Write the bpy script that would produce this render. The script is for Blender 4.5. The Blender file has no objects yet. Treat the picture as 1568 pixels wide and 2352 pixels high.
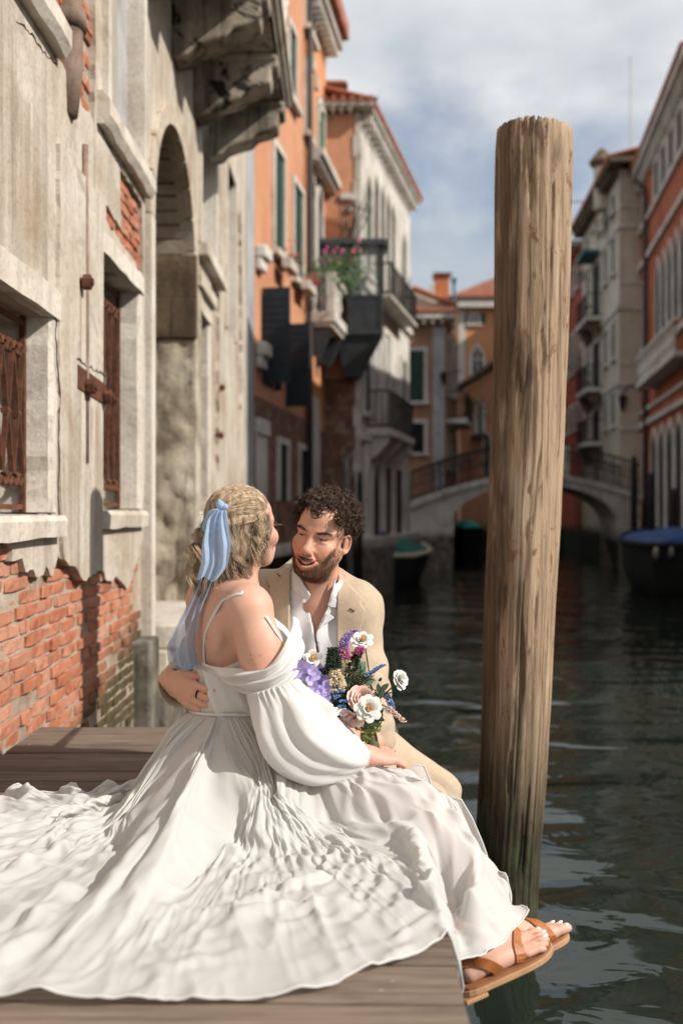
import bpy, bmesh, math, random
import numpy as np
from mathutils import Vector, Matrix, noise as mnoise
from mathutils.geometry import delaunay_2d_cdt

R = math.radians
S = bpy.context.scene
COL = S.collection
random.seed(7)
rng = np.random.default_rng(7)

# ------------------------------------------------------------------ camera
CAMZ = 1.40                       # camera height; the water lies at z -0.2
FD, CX, CY = 2286.7, 784.0, 1176.0  # focal length and centre in measuring units of the photo
cam = bpy.data.cameras.new('camera')
cam.lens = 35; cam.sensor_fit = 'VERTICAL'; cam.sensor_height = 36; cam.sensor_width = 24
cam.clip_start = 0.1; cam.clip_end = 2000
cam.dof.use_dof = True; cam.dof.focus_distance = 2.80; cam.dof.aperture_fstop = 2.0
camo = bpy.data.objects.new('camera', cam); COL.objects.link(camo)
camo.location = (0, 0, CAMZ); camo.rotation_euler = (R(90), 0, 0)
S.camera = camo

# ------------------------------------------------------------------ light
SUN_AZ, SUN_EL = 23.0, 36.0       # degrees from +X towards the camera, elevation
sdir = Vector((math.cos(R(SUN_EL))*math.cos(R(SUN_AZ)), -math.cos(R(SUN_EL))*math.sin(R(SUN_AZ)), math.sin(R(SUN_EL))))
sun = bpy.data.lights.new('sun', 'SUN'); sun.energy = 4.3; sun.angle = R(0.55); sun.color = (1.0, 0.945, 0.86)
suno = bpy.data.objects.new('sun', sun); COL.objects.link(suno)
suno.rotation_euler = sdir.to_track_quat('Z', 'Y').to_euler()
suno.location = (20, -10, 30)

W = bpy.data.worlds.new('World'); S.world = W; W.use_nodes = True
nt = W.node_tree; nt.nodes.clear()
def wn(t, **k):
    n = nt.nodes.new(t)
    for a, b in k.items():
        if a in n.inputs: n.inputs[a].default_value = b
        else: setattr(n, a, b)
    return n
sky = wn('ShaderNodeTexSky', sky_type='NISHITA', sun_disc=False)
sky.sun_elevation = R(SUN_EL); sky.sun_rotation = math.atan2(sdir.x, sdir.y)
sky.altitude = 5; sky.air_density = 1.0; sky.dust_density = 1.2; sky.ozone_density = 1.5
tc = wn('ShaderNodeTexCoord')
sep = wn('ShaderNodeSeparateXYZ'); nt.links.new(tc.outputs['Generated'], sep.inputs[0])
# clouds: noise on a plane overhead, so that they flatten towards the horizon
zc = wn('ShaderNodeMath', operation='MAXIMUM'); zc.inputs[1].default_value = 0.0
nt.links.new(sep.outputs['Z'], zc.inputs[0])
za = wn('ShaderNodeMath', operation='ADD'); za.inputs[1].default_value = 0.22
nt.links.new(zc.outputs[0], za.inputs[0])
cx = wn('ShaderNodeMath', operation='DIVIDE'); cy = wn('ShaderNodeMath', operation='DIVIDE')
nt.links.new(sep.outputs['X'], cx.inputs[0]); nt.links.new(za.outputs[0], cx.inputs[1])
nt.links.new(sep.outputs['Y'], cy.inputs[0]); nt.links.new(za.outputs[0], cy.inputs[1])
cv = wn('ShaderNodeCombineXYZ'); nt.links.new(cx.outputs[0], cv.inputs[0]); nt.links.new(cy.outputs[0], cv.inputs[1])
cv.inputs[2].default_value = 3.7
n1 = wn('ShaderNodeTexNoise', Scale=1.25, Detail=8.0, Roughness=0.52, Distortion=0.25)
nt.links.new(cv.outputs[0], n1.inputs['Vector'])
n2 = wn('ShaderNodeTexNoise', Scale=2.3, Detail=6.0, Roughness=0.5)
nt.links.new(cv.outputs[0], n2.inputs['Vector'])
ramp = wn('ShaderNodeValToRGB'); ramp.color_ramp.interpolation = 'EASE'
ramp.color_ramp.elements[0].color = (.22, .22, .22, 1); ramp.color_ramp.elements[0].position = 0.30; ramp.color_ramp.elements[1].position = 0.50
nt.links.new(n1.outputs['Fac'], ramp.inputs[0])
cr2 = wn('ShaderNodeValToRGB')
cr2.color_ramp.elements[0].position = 0.36; cr2.color_ramp.elements[0].color = (4.2, 4.7, 5.2, 1)
cr2.color_ramp.elements[1].position = 0.64; cr2.color_ramp.elements[1].color = (7.8, 7.75, 7.7, 1)
nt.links.new(n2.outputs['Fac'], cr2.inputs[0])
mx = wn('ShaderNodeMix', data_type='RGBA')
nt.links.new(ramp.outputs[0], mx.inputs[0]); nt.links.new(sky.outputs[0], mx.inputs[6]); nt.links.new(cr2.outputs[0], mx.inputs[7])
bg = wn('ShaderNodeBackground', Strength=0.10)
nt.links.new(mx.outputs[2], bg.inputs[0])
out = wn('ShaderNodeOutputWorld'); nt.links.new(bg.outputs[0], out.inputs[0])

S.view_settings.view_transform = 'Standard'; S.view_settings.look = 'None'
S.view_settings.exposure = 0.28; S.view_settings.gamma = 1.0
S.view_settings.use_curve_mapping = False
S.cycles.max_bounces = 8; S.cycles.diffuse_bounces = 3; S.cycles.glossy_bounces = 4
S.cycles.transmission_bounces = 6; S.cycles.caustics_reflective = False; S.cycles.caustics_refractive = False

# ------------------------------------------------------------------ helpers
def at(x, y, Y):
    """photo measuring point at depth Y -> world"""
    return Vector(((x-CX)/FD*Y, Y, CAMZ-(y-CY)/FD*Y))

def tag(o, label=None, cat=None, group=None, kind=None):
    if label: o['label'] = label
    if cat: o['category'] = cat
    if group: o['group'] = group
    if kind: o['kind'] = kind
    return o

def thing(name, label, cat, loc=(0, 0, 0), group=None):
    o = bpy.data.objects.new(name, None); COL.objects.link(o)
    o.location = loc; o.empty_display_size = 0.1
    return tag(o, label, cat, group)

def link(o, parent=None):
    COL.objects.link(o)
    if parent is not None:
        o.parent = parent
        # meshes are built in world coordinates; only the empties carry an offset
        if parent.type == 'EMPTY': o.matrix_parent_inverse = Matrix.Translation(parent.location).inverted()
    return o

def copy_tree(o, parent=None):
    c = o.copy(); COL.objects.link(c)
    if parent is not None: c.parent = parent
    for ch in list(o.children): copy_tree(ch, c)
    return c

class MB:
    """collects polygons, becomes one mesh object (world coordinates)"""
    def __init__(s): s.v = []; s.f = []
    def add(s, vs, fs):
        b = len(s.v); s.v += [tuple(p) for p in vs]; s.f += [tuple(i+b for i in f) for f in fs]; return s
    def hexa(s, p):   # 8 points: bottom 4 ccw, top 4
        return s.add(p, [(3, 2, 1, 0), (4, 5, 6, 7), (0, 1, 5, 4), (1, 2, 6, 5), (2, 3, 7, 6), (3, 0, 4, 7)])
    def box(s, x0, x1, y0, y1, z0, z1):
        return s.hexa([(x0, y0, z0), (x1, y0, z0), (x1, y1, z0), (x0, y1, z0), (x0, y0, z1), (x1, y0, z1), (x1, y1, z1), (x0, y1, z1)])
    def obox(s, o, u, v, w):  # origin + three edge vectors
        o, u, v, w = map(Vector, (o, u, v, w))
        return s.hexa([o, o+u, o+u+v, o+v, o+w, o+u+w, o+u+v+w, o+v+w])
    def tube(s, pts, r, n=8, cap=True, sq=None):
        pts = [Vector(p) for p in pts]; m = len(pts)
        rr = r if hasattr(r, '__len__') else [r]*m
        t0 = (pts[1]-pts[0]).normalized()
        a = t0.orthogonal().normalized(); b0 = len(s.v)
        for i in range(m):
            t = (pts[min(i+1, m-1)]-pts[max(i-1, 0)]).normalized()
            a = (a-t*a.dot(t)); a = a.normalized() if a.length > 1e-6 else t.orthogonal().normalized()
            b = t.cross(a)
            for k in range(n):
                th = 2*math.pi*k/n
                s.v.append(tuple(pts[i]+(a*math.cos(th)+b*math.sin(th))*rr[i]))
        for i in range(m-1):
            for k in range(n):
                k2 = (k+1) % n
                s.f.append((b0+i*n+k, b0+i*n+k2, b0+(i+1)*n+k2, b0+(i+1)*n+k))
        if cap:
            s.f.append(tuple(b0+k for k in range(n-1, -1, -1))); s.f.append(tuple(b0+(m-1)*n+k for k in range(n)))
        return s
    def lathe(s, c, prof, n=16):
        """prof: (r, z) list about the vertical axis through c"""
        c = Vector(c); b0 = len(s.v); m = len(prof)
        for r, z in prof:
            for k in range(n):
                th = 2*math.pi*k/n; s.v.append((c.x+r*math.cos(th), c.y+r*math.sin(th), c.z+z))
        for i in range(m-1):
            for k in range(n):
                k2 = (k+1) % n; s.f.append((b0+i*n+k, b0+i*n+k2, b0+(i+1)*n+k2, b0+(i+1)*n+k))
        s.f.append(tuple(b0+k for k in range(n-1, -1, -1))); s.f.append(tuple(b0+(m-1)*n+k for k in range(n)))
        return s
    def prism(s, poly, mapf, d0, d1):
        """poly 2D points, mapf(a, b, d)->3D, extruded d0..d1"""
        n = len(poly)
        vs = [mapf(a, b, d0) for a, b in poly]+[mapf(a, b, d1) for a, b in poly]
        return s.add(vs, [tuple(range(n-1, -1, -1)), tuple(range(n, 2*n))]+[(i, (i+1) % n, n+(i+1) % n, n+i) for i in range(n)])
    def grid(s, P, close_u=False):
        """P[i][j] points"""
        m, n = len(P), len(P[0]); b0 = len(s.v)
        for row in P: s.v += [tuple(p) for p in row]
        for i in range(m-1):
            for j in range(n if close_u else n-1):
                j2 = (j+1) % n
                s.f.append((b0+i*n+j, b0+i*n+j2, b0+(i+1)*n+j2, b0+(i+1)*n+j))
        return s
    def mesh(s, name, mat, smooth=False):
        me = bpy.data.meshes.new(name); me.from_pydata(s.v, [], s.f); me.validate()
        bm = bmesh.new(); bm.from_mesh(me); bmesh.ops.recalc_face_normals(bm, faces=bm.faces); bm.to_mesh(me); bm.free()
        if mat is not None:
            for q in (mat if isinstance(mat, (list, tuple)) else [mat]): me.materials.append(q)
        if smooth: me.polygons.foreach_set('use_smooth', [True]*len(me.polygons))
        return me
    def build(s, name, mat, parent=None, smooth=False, bevel=0, label=None):
        o = bpy.data.objects.new(name, s.mesh(name, mat, smooth))
        link(o, parent)
        if bevel:
            b = o.modifiers.new('bevel', 'BEVEL'); b.width = bevel; b.segments = 2; b.limit_method = 'ANGLE'
        if label: o['label'] = label
        return o

def np_mesh(name, V, F, mat, smooth=True, parent=None):
    """fast mesh from numpy arrays (F: k x 3 or k x 4)"""
    me = bpy.data.meshes.new(name)
    V = np.asarray(V, np.float32); F = np.asarray(F, np.int32)
    k = F.shape[1]
    me.vertices.add(len(V)); me.vertices.foreach_set('co', V.ravel())
    me.loops.add(F.size); me.loops.foreach_set('vertex_index', F.ravel())
    me.polygons.add(len(F)); me.polygons.foreach_set('loop_start', np.arange(0, F.size, k, dtype=np.int32))
    me.polygons.foreach_set('loop_total', np.full(len(F), k, np.int32))
    if smooth: me.polygons.foreach_set('use_smooth', np.ones(len(F), bool))
    me.update(); me.validate()
    if mat is not None:
        for q in (mat if isinstance(mat, (list, tuple)) else [mat]): me.materials.append(q)
    o = bpy.data.objects.new(name, me)
    return link(o, parent)

# ------------------------------------------------------------------ materials
class NT:
    def __init__(s, name, rough=0.8):
        s.m = bpy.data.materials.new(name); s.m.use_nodes = True
        s.t = s.m.node_tree; s.p = s.t.nodes['Principled BSDF']; s.p.inputs['Roughness'].default_value = rough
        s.p.inputs['Specular IOR Level'].default_value = 0.3
        s.o = s.t.nodes['Material Output']; s.co = None
    def n(s, t, **k):
        q = s.t.nodes.new(t)
        for a, b in k.items():
            if a in q.inputs: q.inputs[a].default_value = b
            else: setattr(q, a, b)
        return q
    def l(s, a, b): s.t.links.new(a, b)
    def coord(s, scale=(1, 1, 1), rot=(0, 0, 0), obj=False):
        g = s.n('ShaderNodeTexCoord') if obj else s.n('ShaderNodeNewGeometry')
        m = s.n('ShaderNodeMapping'); m.inputs['Scale'].default_value = scale; m.inputs['Rotation'].default_value = rot
        s.l(g.outputs['Object' if obj else 'Position'], m.inputs[0]); return m.outputs[0]
    def noise(s, vec, scale, detail=5, rough=0.55, dist=0.0):
        q = s.n('ShaderNodeTexNoise', Scale=scale, Detail=detail, Roughness=rough, Distortion=dist)
        s.l(vec, q.inputs['Vector']); return q.outputs['Fac']
    def vor(s, vec, scale, feature='F1'):
        q = s.n('ShaderNodeTexVoronoi', Scale=scale); q.feature = feature
        s.l(vec, q.inputs['Vector']); return q.outputs['Distance']
    def ramp(s, fac, stops, ease=False):
        q = s.n('ShaderNodeValToRGB'); e = q.color_ramp.elements
        if ease: q.color_ramp.interpolation = 'EASE'
        while len(e) < len(stops): e.new(0.5)
        for i, (p, c) in enumerate(stops):
            e[i].position = p; e[i].color = (c, c, c, 1) if isinstance(c, (int, float)) else (*c, 1)
        s.l(fac, q.inputs[0]); return q.outputs[0]
    def mix(s, fac, a, b, mode='MIX'):
        q = s.n('ShaderNodeMix', data_type='RGBA', blend_type=mode)
        if isinstance(fac, (int, float)): q.inputs[0].default_value = fac
        else: s.l(fac, q.inputs[0])
        for k, v in ((6, a), (7, b)):
            if isinstance(v, (tuple, list)): q.inputs[k].default_value = (*v, 1)
            else: s.l(v, q.inputs[k])
        return q.outputs[2]
    def math(s, op, a, b=None, c=None):
        q = s.n('ShaderNodeMath', operation=op)
        for k, v in enumerate((a, b, c)):
            if v is None: continue
            if isinstance(v, (int, float)): q.inputs[k].default_value = v
            else: s.l(v, q.inputs[k])
        return q.outputs[0]
    def color(s, c):
        if isinstance(c, (tuple, list)): s.p.inputs['Base Color'].default_value = (*c, 1)
        else: s.l(c, s.p.inputs['Base Color'])
        return s
    def bump(s, h, strength=0.4, dist=0.01):
        b = s.n('ShaderNodeBump', Strength=strength, Distance=dist)
        s.l(h, b.inputs['Height'])
        if s.co is not None: s.l(s.co, b.inputs['Normal'])
        s.l(b.outputs[0], s.p.inputs['Normal']); s.co = b.outputs[0]
        return s
    def rnd(s):
        return s.n('ShaderNodeObjectInfo').outputs['Random']

def simple(name, c, rough=0.7, var=0.25, scale=6.0, bump=0.0, metal=0.0, spec=0.3, bscale=None, stretch=(1, 1, 1)):
    """base colour with soft noise variation and optional bump"""
    t = NT(name, rough); v = t.coord(stretch)
    f = t.noise(v, scale, 6, 0.6)
    lo = tuple(max(0, q*(1-var)) for q in c); hi = tuple(min(1, q*(1+var)) for q in c)
    t.color(t.ramp(f, [(0.3, lo), (0.7, hi)]))
    t.p.inputs['Metallic'].default_value = metal; t.p.inputs['Specular IOR Level'].default_value = spec
    if bump: t.bump(t.noise(v, bscale or scale*6, 6, 0.65), bump, 0.01)
    return t.m

def stained(name, base, dark, light, rough=0.9, streak=0.55, bump=0.4, patch=None, scale=1.0, damp=None):
    """old render / stone: blotches, vertical run-off streaks, pits; damp = height of a green-black tide band"""
    t = NT(name, rough); v = t.coord()
    a = t.noise(v, 1.6*scale, 8, 0.62, 0.4)
    c = t.ramp(a, [(0.28, dark), (0.5, base), (0.72, light)])
    vs = t.coord((7*scale, 7*scale, 0.45*scale))
    st = t.noise(vs, 1.0, 7, 0.62, 0.3)
    c = t.mix(t.math('MULTIPLY', t.ramp(st, [(0.5, 0.0), (0.72, 1.0)]), streak), c, tuple(q*0.5 for q in dark))
    if patch is not None:
        pn = t.noise(v, 2.3*scale, 9, 0.66, 0.8)
        c = t.mix(t.ramp(pn, [(0.56, 0.0), (0.60, 1.0)]), c, patch)
    fn = t.noise(v, 38*scale, 6, 0.7)
    c = t.mix(t.math('MULTIPLY', t.ramp(fn, [(0.3, 1.0), (0.5, 0.0)]), 0.45), c, tuple(q*0.55 for q in dark))
    if damp is not None:
        g = t.n('ShaderNodeNewGeometry'); sp = t.n('ShaderNodeSeparateXYZ'); t.l(g.outputs['Position'], sp.inputs[0])
        zz = t.math('ADD', sp.outputs['Z'], t.math('MULTIPLY', t.noise(v, 3.0, 6, 0.6), 0.5))
        k = t.ramp(t.math('MULTIPLY', zz, 0.2), [((damp+0.10)*0.2, 1.0), ((damp+0.45)*0.2, 0.0)])
        c = t.mix(k, c, t.ramp(t.noise(v, 14, 6, 0.7), [(0.35, (0.006, 0.009, 0.006)), (0.7, (0.03, 0.04, 0.022))]))
    t.color(c)
    t.bump(t.noise(v, 9*scale, 8, 0.65), bump*0.6, 0.02); t.bump(fn, bump, 0.006)
    return t.m
# ================================================================== water
def water():
    t = NT('canal_water', 0.04)
    t.p.inputs['IOR'].default_value = 1.42; t.p.inputs['Specular IOR Level'].default_value = 0.5
    v = t.coord((1.0, 1.0, 1.0))
    t.color(t.ramp(t.noise(v, 0.5, 3), [(0.3, (0.011, 0.017, 0.012)), (0.7, (0.018, 0.026, 0.018))]))
    a = t.noise(t.coord((0.8, 1.35, 1.0), (0, 0, 0.30)), 0.8, 1.5, 0.4, 1.1)
    b = t.noise(t.coord((1.0, 1.6, 1.0), (0, 0, -0.5)), 3.1, 2, 0.45, 0.8)
    c = t.noise(t.coord((1.0, 1.5, 1.0), (0, 0, 0.9)), 9.0, 2, 0.5, 0.4)
    t.bump(t.math('ADD', a, t.math('ADD', t.math('MULTIPLY', b, 0.09), t.math('MULTIPLY', c, 0.004))), 0.42, 0.17)
    m = MB(); m.add([(-60, -30, -.2), (120, -30, -.2), (120, 400, -.2), (-60, 400, -.2)], [(0, 1, 2, 3)])
    return tag(m.build('water', t.m), kind='structure')
water()

# ================================================================== wooden landing stage
DZ = 0.58; WX = -1.15
def wood_plank_mat():
    t = NT('weathered_deck_wood', 0.75)
    v = t.coord((1.2, 26, 26), obj=False); rnd = t.rnd()
    off = t.n('ShaderNodeVectorMath', operation='ADD'); t.l(v, off.inputs[0])
    cmb = t.n('ShaderNodeCombineXYZ'); t.l(t.math('MULTIPLY', rnd, 37.0), cmb.inputs[0]); t.l(cmb.outputs[0], off.inputs[1])
    g = t.noise(off.outputs[0], 2.2, 8, 0.7, 0.4)
    c = t.ramp(g, [(0.25, (0.075, 0.055, 0.042)), (0.5, (0.200, 0.152, 0.120)), (0.75, (0.30, 0.24, 0.195))])
    c = t.mix(0.75, c, t.ramp(rnd, [(0.0, (0.62, 0.60, 0.58)), (1.0, (1.0, 0.98, 0.95))]), 'MULTIPLY')
    blot = t.noise(t.coord((2.0, 6, 6)), 1.7, 6, 0.6)
    c = t.mix(t.ramp(blot, [(0.55, 0.0), (0.68, 0.55)]), c, (0.07, 0.052, 0.042))
    sp = t.vor(t.coord((9, 22, 9)), 1.0)
    c = t.mix(t.ramp(sp, [(0.02, 0.75), (0.06, 0.0)]), c, (0.62, 0.58, 0.52))
    t.color(c)
    fib = t.noise(t.coord((3.0, 190, 190)), 1.0, 6, 0.7)
    t.bump(g, 0.35, 0.006); t.bump(fib, 0.35, 0.003)
    return t.m
M_DECK = wood_plank_mat()
M_DARKWOOD = simple('wet_dark_timber', (0.06, 0.05, 0.04), 0.6, 0.4, 9, 0.5)

dock = thing('landing_stage', 'weathered grey brown plank landing stage the couple sit on', 'dock', (0, 2.5, DZ))
# plank seams measured towards the water's edge (near to far)
ys = [1.20, 1.355, 1.505, 1.657, 1.80, 1.943, 2.09, 2.235, 2.375, 2.52, 2.66, 2.795, 2.915, 3.035, 3.145, 3.275, 3.40, 3.55, 3.69, 3.812]
for i in range(len(ys)-1):
    y0, y1 = ys[i], ys[i+1]
    gap = 0.004+0.003*rng.random(); dz = rng.uniform(-0.003, 0.002)
    m = MB(); n = 14; rows = []
    xs = np.linspace(WX+0.004, 0.205+rng.uniform(-0.006, 0.006), n)
    skew = -0.022*(max(0, 2.9-(y0+y1)/2)/1.4)
    for x in xs:
        a = y0+gap+rng.uniform(-.0012, .0012)+skew*(x-0.2); b = y1-gap+rng.uniform(-.0012, .0012)+skew*(x-0.2)
        z = DZ+dz+rng.uniform(-.0006, .0006)
        rows.append([(x, a, z-0.034), (x, a, z-0.004), (x, a+0.005, z), (x, b-0.005, z), (x, b, z-0.004), (x, b, z-0.034)])
    m.grid(rows, close_u=True)
    m.f.append(tuple(range(5, -1, -1))); m.f.append(tuple((n-1)*6+k for k in range(6)))
    m.build('plank', M_DECK, dock)
for x in (-1.05, -0.45, 0.145):
    MB().box(x-0.035, x+0.035, 1.25, 3.79, DZ-0.16, DZ-0.040).build('joist', M_DARKWOOD, dock, bevel=0.004)
for x in (-1.03, 0.12):
    for y in (1.45, 2.6, 3.68):
        MB().tube([(x, y, -0.9), (x, y, DZ-0.161)], 0.065, 12).build('leg', M_DARKWOOD, dock, smooth=True)

# ================================================================== mooring posts
def post_mat():
    t = NT('mooring_post_wood', 0.78)
    v = t.coord((22, 22, 1.3), obj=False)
    g = t.noise(v, 1.5, 9, 0.68, 0.5)
    c = t.ramp(g, [(0.25, (0.11, 0.068, 0.042)), (0.46, (0.33, 0.225, 0.145)), (0.75, (0.52, 0.385, 0.265))])
    # run-off stains and the left side's shade painted in dark, worn pale patches
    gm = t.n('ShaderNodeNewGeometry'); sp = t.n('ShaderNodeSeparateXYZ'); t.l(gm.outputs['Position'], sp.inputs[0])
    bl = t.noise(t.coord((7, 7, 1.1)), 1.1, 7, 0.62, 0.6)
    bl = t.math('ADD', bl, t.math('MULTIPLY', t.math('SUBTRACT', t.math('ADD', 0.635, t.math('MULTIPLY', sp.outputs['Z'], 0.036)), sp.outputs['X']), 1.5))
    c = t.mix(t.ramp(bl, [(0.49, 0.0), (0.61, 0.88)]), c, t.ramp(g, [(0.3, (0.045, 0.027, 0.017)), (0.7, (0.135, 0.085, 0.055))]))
    chip = t.noise(t.coord((14, 14, 6)), 1.2, 8, 0.7, 1.0)
    c = t.mix(t.ramp(chip, [(0.60, 0.0), (0.62, 0.85)]), c, (0.20, 0.085, 0.04))
    pale = t.noise(t.coord((9, 9, 1.8)), 1.0, 4, 0.5, 0.2)
    c = t.mix(t.ramp(pale, [(0.58, 0.0), (0.72, 0.6)]), c, (0.52, 0.42, 0.31))
    crk = t.noise(t.coord((24, 24, 0.42)), 1.0, 3, 0.5, 0.15)
    ck = t.ramp(crk, [(0.489, 0.0), (0.5, 1.0), (0.511, 0.0)])
    c = t.mix(t.math('MULTIPLY', ck, 0.9), c, (0.035, 0.02, 0.012))
    # tide zone: dark soaked wood and algae towards the water
    tz = t.math('ADD', sp.outputs['Z'], t.math('MULTIPLY', t.noise(t.coord((11, 11, 1.3)), 1.3, 6, 0.65), 0.55))
    c = t.mix(t.ramp(t.math('MULTIPLY', tz, 0.5), [(0.20, 0.95), (0.50, 0.0)]), c,
              t.ramp(t.noise(t.coord((10, 10, 5)), 2.0, 6, 0.7), [(0.4, (0.018, 0.014, 0.009)), (0.62, (0.035, 0.045, 0.018))]))
    t.color(c)
    t.bump(g, 0.55, 0.010); t.bump(ck, -0.8, 0.006); t.bump(chip, 0.35, 0.01)
    return t.m
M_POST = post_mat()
def mooring_post(path, label, n=230, slope=0.0):
    """path: list of (x, y, z, r)"""
    P = []; m = 150
    zs = np.array([p[2] for p in path]); rk = random.Random(5)
    cracks = [(rk.uniform(3.3, 6.1), (a := rk.uniform(-.3, 2.2)), a+rk.uniform(.35, 1.3), rk.uniform(.05, .14)) for _ in range(15)]
    for i in range(m+1):
        z = zs[0]+(zs[-1]-zs[0])*i/m
        x, y, r = (np.interp(z, zs, [p[k] for p in path]) for k in (0, 1, 3))
        row = []
        for k in range(n):
            th = 2*math.pi*k/n
            q = Vector((math.cos(th)*2.2, math.sin(th)*2.2, z*0.9))
            d = mnoise.noise(q*1.0)*0.007+mnoise.noise(Vector((math.cos(th)*9, math.sin(th)*9, z*1.2)))*0.0035
            ch = mnoise.noise(Vector((math.cos(th)*5+9, math.sin(th)*5, z*3.2)))
            if ch > 0.32: d -= 0.006
            for c0, z0, z1, wob in cracks:
                if z0 < z < z1:
                    e = abs((th-c0-wob*mnoise.noise(Vector((c0, 0, z*1.6)))+math.pi) % (2*math.pi)-math.pi)*r; w = 0.0042*math.sin(math.pi*(z-z0)/(z1-z0))**.4
                    if e < w: d -= 0.013*(1-e/w)
            rr = r+d
            if i >= m-2: rr -= 0.004*(i-(m-3))/3*1.0
            dz = slope*math.cos(th)*r if i > m-30 else 0
            dz *= max(0, (i-(m-30))/30)
            row.append((x+rr*math.cos(th), y+rr*math.sin(th), z+dz+(mnoise.noise(q*3)*0.010+(-.018 if mnoise.noise(q*5+Vector((4, 0, 0))) > .28 else 0) if i == m else 0)))
        P.append(row)
    cpt = path[-1]
    P.append([(cpt[0]+(q[0]-cpt[0])*0.55, cpt[1]+(q[1]-cpt[1])*0.55, q[2]+0.004) for q in P[-1]])
    b = MB(); b.grid(P, close_u=True); b.f.append(tuple(len(b.v)-n+k for k in range(n)))
    root = thing('mooring_post', label, 'mooring post', (path[0][0], path[0][1], path[0][2]))
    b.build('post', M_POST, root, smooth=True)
    return root
# axis measured from the photo: leans slightly to the right, thicker at the top
PY = 3.89
def pp(x, y, w): v = at(x, y, PY); return (v.x, PY, v.z, w/2/FD*PY)
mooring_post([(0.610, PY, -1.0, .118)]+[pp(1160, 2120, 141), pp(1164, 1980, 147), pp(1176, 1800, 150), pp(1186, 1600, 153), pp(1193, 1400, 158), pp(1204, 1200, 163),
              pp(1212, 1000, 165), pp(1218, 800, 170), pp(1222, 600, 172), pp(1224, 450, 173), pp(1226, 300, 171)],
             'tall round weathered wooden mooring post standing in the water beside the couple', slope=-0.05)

# ================================================================== near house on the left bank
FY1 = 13.2
def wallpt(x, y):
    """photo point on the plane of the near wall -> (Y, z)"""
    Y = -WX*FD/(CX-x); return (Y, CAMZ-(y-CY)*Y/FD)
def slab(outer, holes, x0, x1, inner=()):
    """polygon with holes in the (Y,z) plane, extruded from x0 to x1"""
    vs = []; es = []; fs = []
    def loop(p):
        b = len(vs); vs.extend(Vector(q) for q in p); es.extend((b+i, b+(i+1) % len(p)) for i in range(len(p))); fs.append(list(range(b, b+len(p))))
    loop(outer)
    for h in holes: loop(h)
    for q in inner: vs.append(Vector(q))
    v2, e2, f2, _, _, _ = delaunay_2d_cdt(vs, es, fs, 2, 1e-5)
    # keep what lies in the outer polygon and in no hole
    def inside(p, poly):
        c = False; n = len(poly)
        for i in range(n):
            a, b = poly[i], poly[i-1]
            if (a[1] > p.y) != (b[1] > p.y) and p.x < (b[0]-a[0])*(p.y-a[1])/(b[1]-a[1])+a[0]: c = not c
        return c
    keep = []
    for f in f2:
        cen = sum((v2[i] for i in f), Vector((0, 0)))/len(f)
        if inside(cen, outer) and not any(inside(cen, h) for h in holes): keep.append(f)
    bm = bmesh.new(); bv = [bm.verts.new((x0, v.x, v.y)) for v in v2]
    for f in keep:
        try: bm.faces.new([bv[i] for i in f])
        except ValueError: pass
    r = bmesh.ops.extrude_face_region(bm, geom=bm.faces[:])
    for g in r['geom']:
        if isinstance(g, bmesh.types.BMVert): g.co.x = x1
    bmesh.ops.delete(bm, geom=[v for v in bm.verts if not v.link_faces], context='VERTS')
    bmesh.ops.recalc_face_normals(bm, faces=bm.faces)
    return bm
def bm_build(bm, name, mat, parent):
    me = bpy.data.meshes.new(name); bm.to_mesh(me); bm.free(); me.materials.append(mat)
    o = bpy.data.objects.new(name, me); return link(o, parent)
def jag(pts, step=0.035, amp=0.012, seed=1):
    """a torn line: subdivide and shake"""
    r = random.Random(seed); o = []
    for i in range(len(pts)-1):
        a, b = Vector(pts[i]), Vector(pts[i+1]); k = max(1, int((b-a).length/step))
        for j in range(k):
            p = a.lerp(b, j/k); o.append((p.x+r.uniform(-amp, amp), p.y+r.uniform(-amp, amp)))
    o.append(pts[-1]); return o
def rect(a, b, c, d): return [(a, c), (b, c), (b, d), (a, d)]
def roughrect(a, b, c, d, amp=0.008, seed=3):
    p = [(a, c), (b, c), (b, d), (a, d), (a, c)]
    return jag(p, 0.07, amp, seed)[:-1]

house = thing('old_house', 'crumbling cream plaster and red brick house on the near left bank', 'building', (WX, 6, 0))
def rusty(m):
    """rust run-off under the iron strap and bolts"""
    t = NT.__new__(NT); t.m = m; t.t = m.node_tree; t.p = t.t.nodes['Principled BSDF']; t.o = t.t.nodes['Material Output']; t.co = None
    src = t.p.inputs['Base Color'].links[0].from_socket; g = t.n('ShaderNodeNewGeometry'); sp = t.n('ShaderNodeSeparateXYZ'); t.l(g.outputs['Position'], sp.inputs[0])
    st = t.noise(t.coord((16, 16, 0.7)), 1.0, 5, 0.6); k = t.ramp(st, [(0.42, 0.0), (0.62, 1.0)])
    for y0, w, z1, h, a in ((4.62, 0.16, 1.90, 0.75, 0.75), (4.36, 0.10, 2.45, 0.6, 0.55), (3.75, 0.35, 2.95, 1.0, 0.5), (4.20, 0.10, 2.9, 0.9, 0.45)):
        my = t.math('SUBTRACT', 1.0, t.math('MINIMUM', 1.0, t.math('ABSOLUTE', t.math('DIVIDE', t.math('SUBTRACT', sp.outputs['Y'], y0), w))))
        dz = t.math('DIVIDE', t.math('SUBTRACT', z1, sp.outputs['Z']), h); mz = t.math('MULTIPLY', t.ramp(dz, [(0.0, 0.0), (0.04, 1.0)]), t.ramp(dz, [(0.25, 1.0), (1.0, 0.0)]))
        src = t.mix(t.math('MULTIPLY', t.math('MULTIPLY', t.math('MULTIPLY', my, mz), k), a), src, (0.24, 0.105, 0.042) if y0 > 4.3 else (0.20, 0.135, 0.08))
    t.l(src, t.p.inputs['Base Color']); return m
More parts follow.
